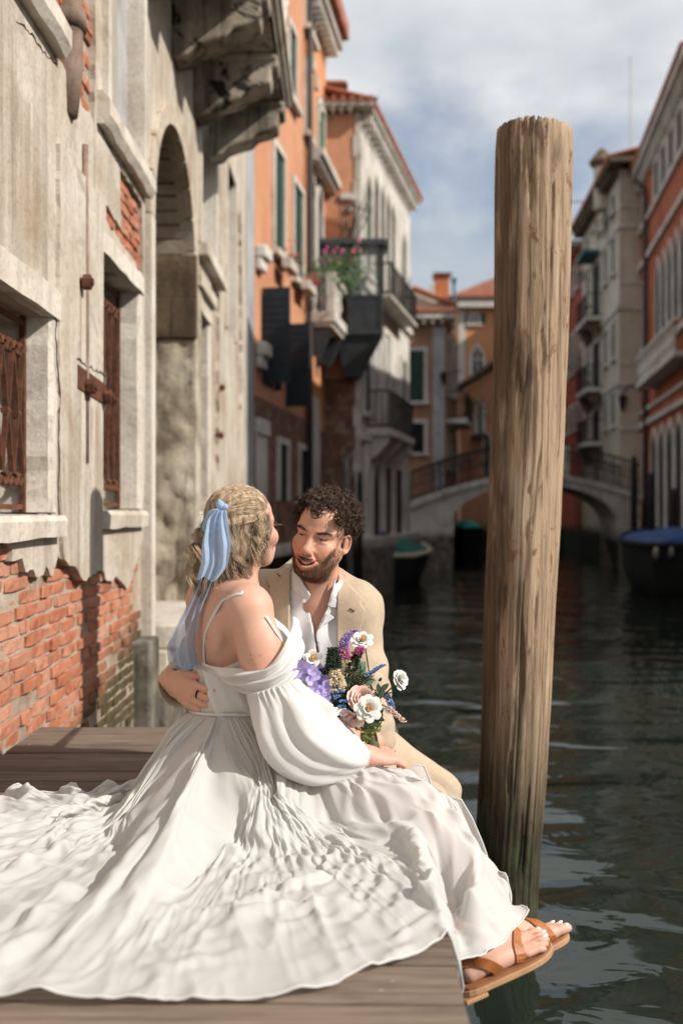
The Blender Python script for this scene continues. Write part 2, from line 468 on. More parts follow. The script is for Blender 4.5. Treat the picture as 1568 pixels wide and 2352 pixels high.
M_PLASTER = stained('old_cream_render', (0.53, 0.465, 0.385), (0.33, 0.245, 0.165), (0.66, 0.605, 0.53), streak=0.75, bump=0.7, patch=(0.43, 0.375, 0.31))
rusty(M_PLASTER)
M_STONE = stained('istrian_stone', (0.62, 0.56, 0.48), (0.38, 0.31, 0.23), (0.72, 0.68, 0.61), streak=0.4, bump=0.6)
M_JAMB = stained('worn_jamb_stone', (0.50, 0.43, 0.33), (0.13, 0.095, 0.06), (0.66, 0.60, 0.50), streak=0.85, bump=1.0, scale=1.8)
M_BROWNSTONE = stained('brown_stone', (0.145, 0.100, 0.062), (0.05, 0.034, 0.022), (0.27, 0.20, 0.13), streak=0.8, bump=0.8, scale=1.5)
M_MORTAR = stained('lime_mortar', (0.46, 0.37, 0.29), (0.27, 0.19, 0.14), (0.58, 0.50, 0.41), streak=0.3, bump=1.0, scale=2.5, damp=0.12)
M_RUST = simple('rusty_iron', (0.135, 0.055, 0.032), 0.75, 0.5, 30, 0.6, metal=0.3)
M_IRON = simple('dark_iron', (0.035, 0.028, 0.024), 0.55, 0.5, 25, 0.4, metal=0.5)
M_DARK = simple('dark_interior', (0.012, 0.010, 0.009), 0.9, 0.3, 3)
M_GREYPLASTER = stained('grey_render', (0.40, 0.395, 0.40), (0.25, 0.235, 0.22), (0.50, 0.495, 0.50), streak=0.5, bump=0.4)

W1 = (2.75, 4.00, 1.385, 2.18)      # barred window: Y0, Y1, z0, z1
W2 = (4.86, 5.73, 1.405, 2.66)
W3 = (8.00, 8.75, 1.40, 3.05)       # past the arch
U1 = (2.6, 3.86, 3.36, 6.2); U2 = (4.84, 5.80, 3.42, 6.2)     # upper windows
SW = (10.0, 10.85, 3.25, 4.95)      # small high window
GW = (8.15, 9.15, 3.60, 5.4)
AY0, AY1, ASP = 6.06, 7.76, 3.18    # arch opening
AR = (AY1-AY0)/2; AYC = (AY0+AY1)/2
arch = [(AY0, 0.70), (AY1, 0.70)]+[(AYC+AR*math.cos(t), ASP+AR*math.sin(t)) for t in np.linspace(0, math.pi, 25)]
holes = [rect(*w) for w in (W1, W2, W3, U1, U2, SW, GW)]+[arch]
core = slab([(-1.5, -0.8), (FY1, -0.8), (FY1, 9.0), (-1.5, 9.0)], holes, WX-0.60, WX-0.044)
bm_build(core, 'brick_core', M_MORTAR, house)
# closing wall behind the openings, and the rest of the house
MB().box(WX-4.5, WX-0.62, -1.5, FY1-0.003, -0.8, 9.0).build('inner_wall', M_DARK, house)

# torn lower edge of the render, from near to far
lowpx = [(-60, 1252), (0, 1250), (33, 1248), (37, 1268), (36, 1292), (60, 1285), (66, 1318), (84, 1308), (90, 1326), (107, 1320), (114, 1302), (129, 1327), (137, 1288), (141, 1274),
         (158, 1296), (176, 1306), (184, 1327), (196, 1333), (206, 1324), (216, 1317), (233, 1310), (243, 1308), (249, 1330), (264, 1338), (271, 1322), (299, 1352), (309, 1328), (317, 1296), (326, 1276), (333, 1235), (337, 1100)]
low = [wallpt(*q) for q in lowpx]
low = [(1.0, 1.2)]+[q for q in low if q[0] > 2.0]
lowj = jag(low, 0.03, 0.007, 5)
outer = [(-1.5, 1.2)]+lowj+[(5.905, 2.1), (5.905, 8.99), (-1.5, 8.99)]
def W2D(l): return [wallpt(*q) for q in l]
patchA = jag(W2D([(118, -40), (137, 134), (150, 148), (172, 183), (190, 214), (196, 250), (205, 257), (215, 262), (223, 288), (226, 100), (226, -40), (118, -40)]), 0.05, 0.010, 8)[:-1]
patchB = jag(W2D([(250, 470), (284, 524), (283, 460), (281, 388), (296, 410), (316, 440), (331, 470), (334, 560), (333, 660), (327, 655), (319, 612), (285, 556), (262, 527), (250, 502), (250, 470)]), 0.05, 0.012, 9)[:-1]
pl_holes = [roughrect(*W1, seed=2), roughrect(W2[0]-0.0, W2[1]+0.01, W2[2], W2[3]+0.02, seed=4), rect(*U1), rect(*U2), patchA, patchB]
bm_build(slab(outer, pl_holes, WX-0.0435, WX-0.012), 'render_coat', M_PLASTER, house)
# thicker proud coat between the two windows
pil = W2D([(129, 715), (238, 880)])
p2 = jag([(4.06, 2.9), (4.045, 2.2), (4.05, 1.9), (4.06, 1.5), (4.10, 1.27)], 0.05, 0.009, 3)+[q for q in lowj if 4.12 < q[0] < 4.80]+[(4.80, 2.9)]
bm_build(slab(p2, [], WX-0.0118, WX+0.006), 'thick_render_coat', M_PLASTER, house)
# far stretch of render past the arch
AFR = 0.13
fo = [(8.06, 0.75)]+jag([(8.06, 0.75), (8.8, 0.9), (9.5, 0.7), (10.4, 0.95), (11.2, 0.8), (12.1, 0.9)], 0.06, 0.03, 12)+[(12.1, 8.99), (5.9055, 8.99), (5.9055, 4.2)]
fo = [(8.075, 0.7)]+fo[1:-1]+[(5.9055, 3.9)]+[(AYC+(AR+AFR)*math.cos(t), ASP+(AR+AFR)*math.sin(t)) for t in np.linspace(math.pi-0.05, 0.0, 20) if (AYC+(AR+AFR)*math.cos(t)) > 5.91]+[(8.075, ASP)]
fp = [jag([(8.95, 1.9), (9.45, 1.8), (9.5, 3.5), (9.42, 5.0), (9.2, 5.6), (9.0, 5.2), (8.9, 3.4), (8.95, 1.9)], 0.08, 0.03, 21)[:-1],
      jag([(11.0, 2.2), (11.6, 2.5), (11.7, 3.6), (11.5, 4.9), (11.1, 4.7), (10.98, 3.5), (11.0, 2.2)], 0.08, 0.03, 22)[:-1]]
bm_build(slab(fo, [rect(*W3), rect(*SW), rect(*GW)]+fp, WX-0.0435, WX-0.012), 'render_coat', M_PLASTER, house)
MB().box(WX-0.0435, WX-0.004, 12.102, FY1, -0.4, 8.99).build('grey_render_strip', M_GREYPLASTER, house)

# ---- bricks of the bare foot of the wall
def brick_mat():
    t = NT('old_brick', 0.92); v = t.coord(); rnd = t.rnd()
    c = t.ramp(rnd, [(0.0, (0.44, 0.150, 0.075)), (0.35, (0.52, 0.205, 0.115)), (0.6, (0.50, 0.225, 0.145)), (0.8, (0.56, 0.29, 0.195)), (0.93, (0.46, 0.17, 0.09)), (1.0, (0.27, 0.105, 0.065))])
    n = t.noise(v, 9, 8, 0.65, 0.4)
    c = t.mix(t.ramp(n, [(0.30, 0.75), (0.52, 0.0)]), c, (0.20, 0.062, 0.035))
    ef = t.noise(v, 4.5, 9, 0.7, 0.8)
    c = t.mix(t.ramp(ef, [(0.53, 0.0), (0.72, 0.62)]), c, (0.56, 0.41, 0.32))
    g = t.n('ShaderNodeNewGeometry'); sp = t.n('ShaderNodeSeparateXYZ'); t.l(g.outputs['Position'], sp.inputs[0])
    # moss climbs out of the canal beyond the landing stage
    mz = t.math('SUBTRACT', sp.outputs['Z'], t.math('MULTIPLY', t.math('SUBTRACT', sp.outputs['Y'], 4.35), 0.26))
    mz = t.math('ADD', mz, t.math('MULTIPLY', t.noise(v, 5, 7, 0.7), 0.42))
    c = t.mix(t.ramp(mz, [(0.52, 0.92), (0.78, 0.0)]), c, t.ramp(t.noise(v, 30, 5, 0.7), [(0.35, (0.022, 0.026, 0.010)), (0.7, (0.085, 0.085, 0.035))]))
    t.color(c)
    t.bump(t.noise(v, 26, 8, 0.72), 0.9, 0.012); t.bump(t.noise(v, 120, 4, 0.7), 0.4, 0.003)
    return t.m
M_BRICK = brick_mat()
def brick_mesh(seed, L=0.235, H=0.0505, D=0.07):
    r = random.Random(seed); rows = []; nx = 5
    for i in range(nx):
        y = -L/2+L*i/(nx-1); e = 0.004 if i in (0, nx-1) else 0
        j = lambda a=0.0028: r.uniform(-a, a)
        sag = j(0.003)
        rows.append([(-D, y, -H/2), (-0.004+j()-e*1.5, y+j(), -H/2+0.002+j(.002)+e*.6), (j(0.0035)-e, y+j(), -H/2.7+sag), (j(0.0035)-e, y+j(), H/2.7+sag), (-0.004+j()-e*1.5, y+j(), H/2-0.002+j(.002)-e*.6), (-D, y, H/2)])
    m = MB(); m.grid(rows, close_u=True); m.f.append(tuple(range(5, -1, -1))); m.f.append(tuple((nx-1)*6+k for k in range(6)))
    return m.mesh('brick', M_BRICK, smooth=False)
B_FULL = [brick_mesh(i) for i in range(10)]; B_HALF = [brick_mesh(50+i, 0.112) for i in range(7)]
nbrick = 0
def lay(Y, z, half=False, dx=0.0):
    global nbrick
    o = bpy.data.objects.new('brick', random.choice(B_HALF if half else B_FULL))
    link(o); o.parent = house; o.matrix_parent_inverse = Matrix.Translation(house.location).inverted()
    o.location = (WX-0.034+random.choice((0, 0, 0, 0, 0, 0, .002, -.004, -.009))+random.uniform(-0.005, 0.007)+dx, Y, z); o.rotation_euler = (random.uniform(-.014, .014), random.uniform(-.03, .03), random.uniform(-.02, .02)); nbrick += 1
def in_poly(p, poly):
    c = False; n = len(poly)
    for i in range(n):
        a, b = poly[i], poly[i-1]
        if (a[1] > p[1]) != (b[1] > p[1]) and p[0] < (b[0]-a[0])*(p[1]-a[1])/(b[1]-a[1])+a[0]: c = not c
    return c
CH = 0.0565; c = 0; z = 0.12
lowY = np.array([q[0] for q in low]); lowZ = np.array([q[1] for q in low])
while z < 1.5:
    Y = 2.75+(0.06 if c % 2 else 0.0)+random.uniform(-.02, .02); k = 0
    while Y < 5.88:
        half = ((k+c) % 3 == 1) if c % 2 else (random.random() < 0.16)
        L = 0.123 if half else 0.247
        yc = Y+L/2; vis = (Y+L > 3.30 and z > DZ-0.05) or Y > 3.70
        top = np.interp(yc, lowY, lowZ)
        if vis and yc+L/2 < 5.90 and z < top+0.055 and not (W1[0] < yc < W1[1]+.02 and z > W1[2]-0.10) and not (W2[0]-.03 < yc < W2[1]+.05 and z > W2[2]-0.10):
            lay(yc, z+random.uniform(-.002, .002), half)
        Y += L+random.uniform(0.006, 0.012)*0.4; k += 1
    z += CH; c += 1
# bare patches higher up: bricks laid the same way, as far as they show
for poly, zlim in ((patchA, 4.05), (patchB, 9)):
    zz = [q[1] for q in poly]; yy = [q[0] for q in poly]; z = min(zz); c = 0
    while z < min(max(zz), zlim):
        Y = min(yy)-0.1+(0.12 if c % 2 else 0)
        while Y < max(yy):
            if nbrick < 298 and in_poly((Y+0.118, z), poly) and not (W2[0] < Y+.118 < W2[1]+.03 and z < 2.80): lay(Y+0.118, z, False, 0.004)
            Y += 0.25
        z += CH; c += 1
print('bricks', nbrick)

# ---- window dressings
def window_dress(w, lintel=True, sill=True, lz=0.10, depth=0.14, sill_out=0.035, jamb=M_STONE):
    Y0, Y1, z0, z1 = w; o = None
    if sill:
        m = MB(); n = 9; rows = []
        for i in range(n):
            y = Y0-0.06+(Y1-Y0+0.12)*i/(n-1); j = random.uniform(-.006, .006)
            rows.append([(WX-0.30, y, z0-0.085), (WX+sill_out-0.006+j, y, z0-0.085+j), (WX+sill_out+j, y, z0-0.02), (WX+sill_out-0.012+j*.5, y, z0+0.001), (WX-0.30, y, z0+0.012)])
        m.grid(rows, close_u=True); m.f.append((4, 3, 2, 1, 0)); m.f.append(tuple((n-1)*5+k for k in range(5)))
        o = m.build('window_sill', M_STONE, house)
    if lintel:
        m = MB(); n = 9; rows = []
        for i in range(n):
            y = Y0-0.07+(Y1-Y0+0.14)*i/(n-1); j = random.uniform(-.005, .005)
            rows.append([(WX-0.30, y, z1), (WX+0.008+j, y, z1+j*.3), (WX+0.008+j, y, z1+lz+j), (WX-0.30, y, z1+lz)])
        m.grid(rows, close_u=True); m.f.append((3, 2, 1, 0)); m.f.append(tuple((n-1)*4+k for k in range(4)))
        m.build('window_lintel', M_STONE, house)
    # far jamb, rough stone
    m = MB(); rows = []
    for i in range(15):
        z = z0+0.014+(z1-z0-0.016)*i/14; j = random.uniform(-.010, .010)
        rows.append([(WX-0.32, Y1-0.030+j, z), (WX-0.16, Y1-0.034+j+random.uniform(-.006, .006), z), (WX-0.02, Y1-0.024+random.uniform(-.009, .009), z), (WX-0.004, Y1-0.008+j, z), (WX-0.004, Y1+0.05+random.uniform(-.01, .01), z), (WX-0.32, Y1+0.05, z)])
    m.grid(rows, close_u=True); m.f.append(tuple(range(5, -1, -1))); m.f.append(tuple(14*6+k for k in range(6)))
    m.build('window_jamb', jamb, house)
window_dress(W1, lz=0.115); window_dress(W2, lz=0.10)
window_dress(W3, lz=0.14)

def scroll(c, r, a0, a1, turns, n=22, X=0):
    return [(X, c[0]+r*(1-0.72*i/(n-1))*math.cos(a0+(a1-a0)*i/(n-1)), c[1]+r*(1-0.72*i/(n-1))*math.sin(a0+(a1-a0)*i/(n-1))) for i in range(n)]
def grille(w, X, pitch, label_mat, nb):
    """wrought iron window grille with lozenge bars and scrolled ends"""
    Y0, Y1, z0, z1 = w
    g = MB()
    for z in (z0+0.035, z1-0.03): g.box(X-0.006, X+0.008, Y0, Y1-0.035, z-0.010, z+0.010)
    g.box(X-0.01, X+0.012, Y1-0.060, Y1-0.036, z0+0.015, z1-0.005)
    fr = g.build('grille_frame', label_mat, house)
    zm = (z0+z1)/2; hh = z1-z0
    for k in range(nb):
        yc = Y1-0.115-pitch*k
        if yc < Y0+0.05: break
        m = MB(); h = pitch*0.46
        # two flat bars bowed apart, tied in the middle, curling into scrolls at both ends
        for s in (-1, 1):
            pts = []
            for i in range(17):
                u = i/16; z = z0+0.17+(hh-0.34)*u
                pts.append((yc+s*h*(0.12+0.88*abs(2*u-1)**1.1), z))
            top = scroll((yc+s*h*0.42, z1-0.17+0.02), h*0.58, 0 if s > 0 else math.pi, (2.6 if s > 0 else math.pi-2.6)+(s*2.6), 1, X=X)
            bot = scroll((yc+s*h*0.42, z0+0.17-0.02), h*0.58, 0 if s > 0 else math.pi, -(2.6 if s > 0 else -math.pi-2.6)-(s*2.6), 1, X=X)
            for pl in (pts,):
                for i in range(len(pl)-1):
                    a, b = pl[i], pl[i+1]
                    m.hexa([(X-0.009, a[0]-.004, a[1]), (X+0.012, a[0]-.004, a[1]), (X+0.012, a[0]+.004, a[1]), (X-0.009, a[0]+.004, a[1]),
                            (X-0.009, b[0]-.004, b[1]), (X+0.012, b[0]-.004, b[1]), (X+0.012, b[0]+.004, b[1]), (X-0.009, b[0]+.004, b[1])])
            m.tube(top, [0.011]*len(top), 6); m.tube(bot, [0.011]*len(bot), 6)
        m.tube([(X, yc-0.020, zm), (X, yc+0.020, zm)], 0.016, 8)
        m.build('grille_bar', label_mat, fr)
grille(W1, WX-0.115, 0.125, M_RUST, 7)
grille(W2, WX-0.125, 0.155, M_RUST, 6)
grille(W3, WX-0.10, 0.15, M_RUST, 4)

# ---- open cracks in the render
M_CRACK = simple('crack', (0.03, 0.022, 0.016), 0.95, 0.3, 20)
def crack(px, w, off):
    r = random.Random(len(px)); L = jag([wallpt(*q) for q in px], 0.025, 0.006, len(px)); up = [(y+r.uniform(.2, 1)*w*.6, z+r.uniform(.2, 1)*w) for y, z in L]
    m = MB(); 
    for i in range(len(L)-1): m.hexa([(WX+off-.004, *L[i]), (WX+off, *L[i]), (WX+off, *L[i+1]), (WX+off-.004, *L[i+1]), (WX+off-.004, *up[i]), (WX+off, *up[i]), (WX+off, *up[i+1]), (WX+off-.004, *up[i+1])])
    m.build('crack', M_CRACK, house)
crack([(-30, 588), (0, 592), (22, 593), (40, 612), (58, 622), (68, 632), (85, 641), (92, 667), (105, 680), (120, 690), (128, 697)], .009, -.0105)
crack([(128, 700), (125, 760), (128, 840), (134, 885), (136, 925), (131, 1000), (134, 1080), (130, 1140), (134, 1198)], .012, .0075)
crack([(174, 828), (190, 838), (210, 848), (226, 858), (239, 867)], .012, .0075); crack([(230, 282), (252, 330), (276, 378), (300, 420), (330, 470)], .015, -.0105)
crack([(46, 48), (72, 70), (100, 112), (136, 150)], .012, -.0105)
# ---- rusty tie bolts and strap
def bolt(x, y, off):
    Y, z = wallpt(x, y); X = WX+off
    m = MB(); m.tube([(X-0.05, Y, z), (X+0.062, Y, z)], 0.017, 10); m.tube([(X+0.018, Y, z), (X+0.052, Y, z)], 0.034, 6)
    m.build('tie_bolt', M_RUST, house)
for q in ((183, 648, 0.0), (193, 888, 0.0), (233, 911, 0.0), (507, 890, -0.02), (504, 1000, -0.02)): bolt(*q)
a = Vector(wallpt(175, 838)); b = Vector(wallpt(239, 884))
MB().hexa([(WX+0.0065, a.x, a.y-0.10), (WX+0.012, a.x, a.y-0.10), (WX+0.012, b.x, b.y-0.10), (WX+0.0065, b.x, b.y-0.10),
           (WX+0.0065, a.x, a.y), (WX+0.012, a.x, a.y), (WX+0.012, b.x, b.y), (WX+0.0065, b.x, b.y)]).build('iron_strap', M_RUST, house)
# ---- stone ledges under the upper windows
for (ya, yb) in ((2.5, 4.06), (4.73, 5.89)):
    m = MB(); rows = []
    for i in range(10):
        y = ya+(yb-ya)*i/9; j = random.uniform(-.006, .006)
        rows.append([(WX-0.3, y, 3.26), (WX+0.03+j, y, 3.25+j), (WX+0.055+j, y, 3.29), (WX+0.055+j*.5, y, 3.36), (WX+0.02, y, 3.405), (WX-0.3, y, 3.415)])
    m.grid(rows, close_u=True); m.f.append(tuple(range(5, -1, -1))); m.f.append(tuple(9*6+k for k in range(6)))
    m.build('stone_ledge', M_STONE, house)
M_PALEBOARD = simple('pale_window_board', (0.36, 0.32, 0.27), 0.7, 0.15, 3)
for u in (U1, U2):
    f = MB()
    f.box(WX-0.10, WX+0.02, u[0]-0.002, u[0]+0.07, u[2], u[3]); f.box(WX-0.10, WX+0.02, u[1]-0.07, u[1]+0.002, u[2], u[3])
    fr = f.build('window_frame', M_STONE, house)
    MB().box(WX-0.14, WX-0.07, u[0]+0.07, (u[0]+u[1])/2+0.1, u[2], u[3]).build('pane', M_PALEBOARD, fr)
    MB().box(WX-0.15, WX-0.085, (u[0]+u[1])/2+0.103, u[1]-0.07, u[2], u[3]).build('pane', M_GREYPLASTER, fr)
# ---- old clay downpipe stub and thin conduit
M_CLAY = stained('old_clay_pipe', (0.24, 0.165, 0.125), (0.10, 0.065, 0.05), (0.34, 0.26, 0.21), streak=0.3, bump=0.5, scale=3)
Yp = 4.27
m = MB(); m.tube([(WX-0.035, Yp, 3.10), (WX-0.03, Yp, 3.30), (WX-0.03, Yp, 6.0)], [0.055, 0.072, 0.078], 18); m.tube([(WX-0.03, Yp, 3.47), (WX-0.03, Yp, 3.53)], 0.088, 18)
m.build('clay_pipe', M_CLAY, house, smooth=True)
Yc = 4.475
m = MB(); m.tube([(WX+0.000, Yc, 3.05), (WX+0.000, Yc, 2.6), (WX+0.003, Yc+.006, 2.2), (WX+0.003, Yc, 1.9), (WX+0.004, Yc, 1.62)], 0.014, 8); m.tube([(WX+0.002, Yc, 1.98), (WX+0.002, Yc, 1.90)], 0.020, 8)
m.build('conduit', M_CLAY, house, smooth=True)

# ---- arched water door
m = MB(); FRX = WX+0.02
def amap(a, b, d): return (d, a, b)
m.prism([(AY0-AFR, 0.15), (AY0, 0.15), (AY0, ASP), (AY0-AFR, ASP)], amap, WX-0.30, FRX)
m.build('door_jamb', M_STONE, house)
m = MB(); m.prism([(AY1, 0.15), (AY1+AFR+.17, 0.15), (AY1+AFR+.17, ASP), (AY1, ASP)], amap, WX-0.45, FRX-0.003)
m.build('door_jamb', M_JAMB, house)
M_ARCH = stained('arch_stone', (0.52, 0.44, 0.345), (0.26, 0.19, 0.12), (0.64, 0.575, 0.48), streak=0.5, bump=0.5)
ts = np.linspace(math.pi, 0, 12)
for i in range(11):
    q = [t for t in np.linspace(ts[i]-0.006, ts[i+1]+0.006, 4)]
    poly = [(AYC+AR*math.cos(t), ASP+AR*math.sin(t)) for t in q]+[(AYC+(AR+AFR)*math.cos(t), ASP+(AR+AFR)*math.sin(t)) for t in q[::-1]]
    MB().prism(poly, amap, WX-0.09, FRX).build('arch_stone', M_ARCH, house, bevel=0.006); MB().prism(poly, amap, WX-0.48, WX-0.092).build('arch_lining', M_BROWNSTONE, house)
# deep far reveal: worn foot, impost block, brown upper stone
def worn(y, z0, z1, xin, mat, name, amp):
    rows = []; n = int((z1-z0)/0.035)
    for i in range(n+1):
        z = z0+(z1-z0)*i/n; row = []
        for k in range(12):
            x = WX-0.002-(0.002-xin)*0+(-xin)*k/11
            row.append((x, y-0.012+amp*mnoise.fractal(Vector((x*9, z*6, y)), 1.0, 2.0, 4), z))
        rows.append(row)
    m = MB(); m.grid(rows); m.build(name, mat, house, smooth=True)
worn(AY1-0.012, 0.70, 2.74, 0.46, M_JAMB, 'worn_reveal', 0.028)
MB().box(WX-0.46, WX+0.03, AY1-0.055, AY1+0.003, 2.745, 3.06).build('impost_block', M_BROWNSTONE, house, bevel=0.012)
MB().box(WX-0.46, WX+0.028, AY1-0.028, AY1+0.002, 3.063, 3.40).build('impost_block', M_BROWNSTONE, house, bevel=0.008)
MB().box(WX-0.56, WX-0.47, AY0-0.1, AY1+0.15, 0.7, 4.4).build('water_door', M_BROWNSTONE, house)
# step stones at the door
MB().box(WX-0.46, WX+0.16, 6.10, 7.74, 0.56, 0.71).build('doorstep', M_STONE, house, bevel=0.015)
MB().box(WX-0.46, WX+0.10, 6.06, 7.85, 0.30, 0.557).build('doorstep', M_JAMB, house, bevel=0.02)
M_TIDE = stained('tide_stone', (0.16, 0.14, 0.11), (0.03, 0.03, 0.02), (0.34, 0.31, 0.26), streak=0.5, bump=1.0, scale=3)
MB().box(WX-0.2, WX+0.06, 5.72, 5.98, -0.6, 0.66).build('plinth_stone', M_TIDE, house, bevel=0.02)
MB().box(WX-0.2, WX+0.10, 5.99, 9.5, -0.6, 0.298).build('plinth_stone', M_TIDE, house, bevel=0.02)
MB().box(WX-0.2, WX+0.04, 9.52, FY1, -0.6, 0.85).build('plinth_stone', M_TIDE, house, bevel=0.02)
# ledges and small windows past the arch
MB().box(WX-0.25, WX+0.07, GW[0]-0.06, GW[1]+0.3, GW[2]-0.11, GW[2]+0.004).build('window_sill', M_STONE, house, bevel=0.01)
MB().box(WX-0.25, WX+0.05, W3[0]-0.1, W3[1]+0.1, W3[3]+0.143, W3[3]+0.25).build('stone_ledge', M_STONE, house, bevel=0.01)
for w in (GW, SW):
    f = MB(); f.box(WX-0.12, WX+0.012, w[0]-0.07, w[0]+0.03, w[2], w[3]); f.box(WX-0.12, WX+0.012, w[1]-0.03, w[1]+0.08, w[2], w[3]); f.box(WX-0.12, WX+0.012, w[0]-0.07, w[1]+0.08, w[3], w[3]+0.09)
    fr = f.build('window_frame', M_STONE, house)
    MB().box(WX-0.20, WX-0.122, w[0], w[1], w[2], w[3]).build('shutter', M_GREYPLASTER, fr)

# ---- stone balcony overhead
BZ = CAMZ+3.50; BX = WX+0.69
M_BALC = stained('balcony_stone', (0.34, 0.285, 0.225), (0.020, 0.016, 0.012), (0.52, 0.46, 0.385), streak=1.0, bump=0.6, scale=1.3, patch=(0.022, 0.018, 0.014))
balc = MB()
balc.box(WX-0.01, BX-0.04, 5.6, 8.98, BZ+0.105, BZ+0.21)
bo = balc.build('balcony_slab', M_BALC, house)
m = MB()
for z0, z1, xo in ((BZ+0.105, BZ+0.15, -0.038), (BZ+0.152, BZ+0.20, 0.0), (BZ+0.202, BZ+0.26, 0.03)):
    m.box(BX-0.06+xo*0, BX+xo, 5.58, 9.0+xo, z0, z1)
m.build('slab_edge', M_STONE, bo)
def bracket(Y, w=0.20):
    pr = [(0.0, -0.62), (0.10, -0.60), (0.16, -0.50), (0.26, -0.44), (0.36, -0.40), (0.42, -0.30), (0.52, -0.26), (0.60, -0.20), (0.61, -0.02), (0.66, 0.0), (0.66, 0.10), (0.0, 0.10)]
    m = MB(); m.prism(pr, lambda a, b, d: (WX-0.01+a, d, BZ+b*(0.62 if b < 0 else 1)), Y-w/2, Y+w/2)
    m.box(WX, WX+0.64, Y-w/2-0.03, Y+w/2+0.03, BZ+0.045, BZ+0.102)
    m.build('balcony_bracket', M_BALC, bo, bevel=0.02)
for Y in (5.95, 6.94, 7.95, 8.84): bracket(Y, 0.26)
m = MB(); m.box(BX-0.11, BX-0.01, 5.6, 8.95, BZ+1.02, BZ+1.13)
m.build('balcony_rail', M_STONE, bo)
for k in range(13):
    MB().lathe((BX-0.06, 5.8+k*0.25, BZ+0.262), [(0.05, 0), (0.05, .06), (.03, .1), (.055, .28), (.03, .42), (.045, .5), (.03, .56), (.05, .70), (.05, .757)], 10).build('baluster', M_STONE, bo, smooth=True)
# ================================================================== facades further along the canal
class Fac:
    """a vertical wall plane: origin, direction along it (away from the camera), outward normal"""
    def __init__(s, x, y, dx, dy, side=1):
        L = math.hypot(dx, dy); s.o = Vector((x, y)); s.u = Vector((dx/L, dy/L)); s.n = Vector((s.u.y, -s.u.x))*side
    def P(s, a, z, d=0.0):
        q = s.o+s.u*a+s.n*d; return Vector((q.x, q.y, z))
    def px(s, x, y):
        k = (x-CX)/FD   # X = k*Y
        a = (k*s.o.y-s.o.x)/(s.u.x-k*s.u.y); Y = s.o.y+s.u.y*a
        return a, CAMZ-(y-CY)*Y/FD
    def box(s, m, a0, a1, z0, z1, d0, d1):
        p = s.P
        return m.hexa([p(a0, z0, d0), p(a1, z0, d0), p(a1, z0, d1), p(a0, z0, d1), p(a0, z1, d0), p(a1, z1, d0), p(a1, z1, d1), p(a0, z1, d1)])
    def part(s, name, mat, parent, *q, **k):
        return s.box(MB(), *q).build(name, mat, parent, **k)

M_ORANGE = stained('terracotta_render', (0.54, 0.26, 0.145), (0.42, 0.18, 0.095), (0.61, 0.33, 0.205), streak=0.25, bump=0.25, scale=0.6, damp=0.8)
M_ORANGE2 = stained('orange_render', (0.60, 0.28, 0.135), (0.52, 0.215, 0.10), (0.65, 0.34, 0.185), streak=0.2, bump=0.25, scale=0.6, damp=0.8)
M_PALSIDE = stained('palace_side_render', (0.58, 0.29, 0.17), (0.44, 0.19, 0.105), (0.65, 0.36, 0.23), streak=0.2, bump=0.25, scale=0.5, damp=0.8)
M_RED = stained('red_render', (0.32, 0.075, 0.045), (0.24, 0.05, 0.032), (0.38, 0.115, 0.07), streak=0.25, bump=0.2, scale=0.6, damp=0.8)
M_REDOR = stained('red_orange_render', (0.42, 0.115, 0.055), (0.28, 0.065, 0.035), (0.48, 0.17, 0.09), streak=0.5, bump=0.2, scale=0.6, damp=0.8)
M_CREAM = stained('cream_render', (0.56, 0.50, 0.40), (0.44, 0.375, 0.285), (0.64, 0.58, 0.49), streak=0.25, bump=0.2, scale=0.6, damp=0.8)
M_BROWN = stained('brown_render', (0.33, 0.175, 0.11), (0.22, 0.11, 0.07), (0.42, 0.245, 0.165), streak=0.3, bump=0.3, scale=0.7, damp=0.8)
M_WHITEST = stained('white_facade_stone', (0.56, 0.53, 0.48), (0.30, 0.265, 0.225), (0.68, 0.65, 0.60), streak=0.55, bump=0.3, damp=0.75)
M_TRIM = stained('pale_trim_stone', (0.58, 0.54, 0.48), (0.38, 0.33, 0.28), (0.68, 0.65, 0.59), streak=0.3, bump=0.3, damp=0.7)
M_DARKBRICK = stained('damp_dark_brick', (0.20, 0.10, 0.065), (0.09, 0.05, 0.035), (0.30, 0.20, 0.15), streak=0.35, bump=0.8, scale=2.0, patch=(0.30, 0.24, 0.19), damp=0.75)
M_SHUT = simple('dark_green_shutter', (0.012, 0.040, 0.030), 0.55, 0.25, 4)
M_SHUT2 = simple('faded_green_shutter', (0.05, 0.105, 0.065), 0.6, 0.25, 4)
M_NAVY = simple('dark_blue_shutter', (0.010, 0.018, 0.026), 0.5, 0.3, 4)
M_ROOF = stained('clay_roof_tile', (0.36, 0.14, 0.085), (0.22, 0.085, 0.055), (0.46, 0.21, 0.14), streak=0.1, bump=0.6, scale=2)
M_WOODDK = simple('dark_painted_wood', (0.030, 0.034, 0.036), 0.5, 0.3, 6)
M_PIPE = simple('dark_downpipe', (0.045, 0.035, 0.032), 0.5, 0.2, 5)
def glassmat():
    t = NT('window_glass', 0.06); t.color((0.05, 0.055, 0.06)); t.p.inputs['Specular IOR Level'].default_value = 0.7; return t.m
M_GLASS = glassmat()
def leafmat(name, a, b):
    t = NT(name, 0.6); c = t.ramp(t.noise(t.coord(), 25, 3), [(0.3, a), (0.7, b)]); t.color(c); return t.m
M_LEAF = leafmat('leaf_green', (0.025, 0.055, 0.015), (0.07, 0.12, 0.035))
M_GERAN = simple('red_petal', (0.45, 0.02, 0.03), 0.5, 0.2)
M_PINK = simple('pink_petal', (0.62, 0.10, 0.27), 0.5, 0.25)

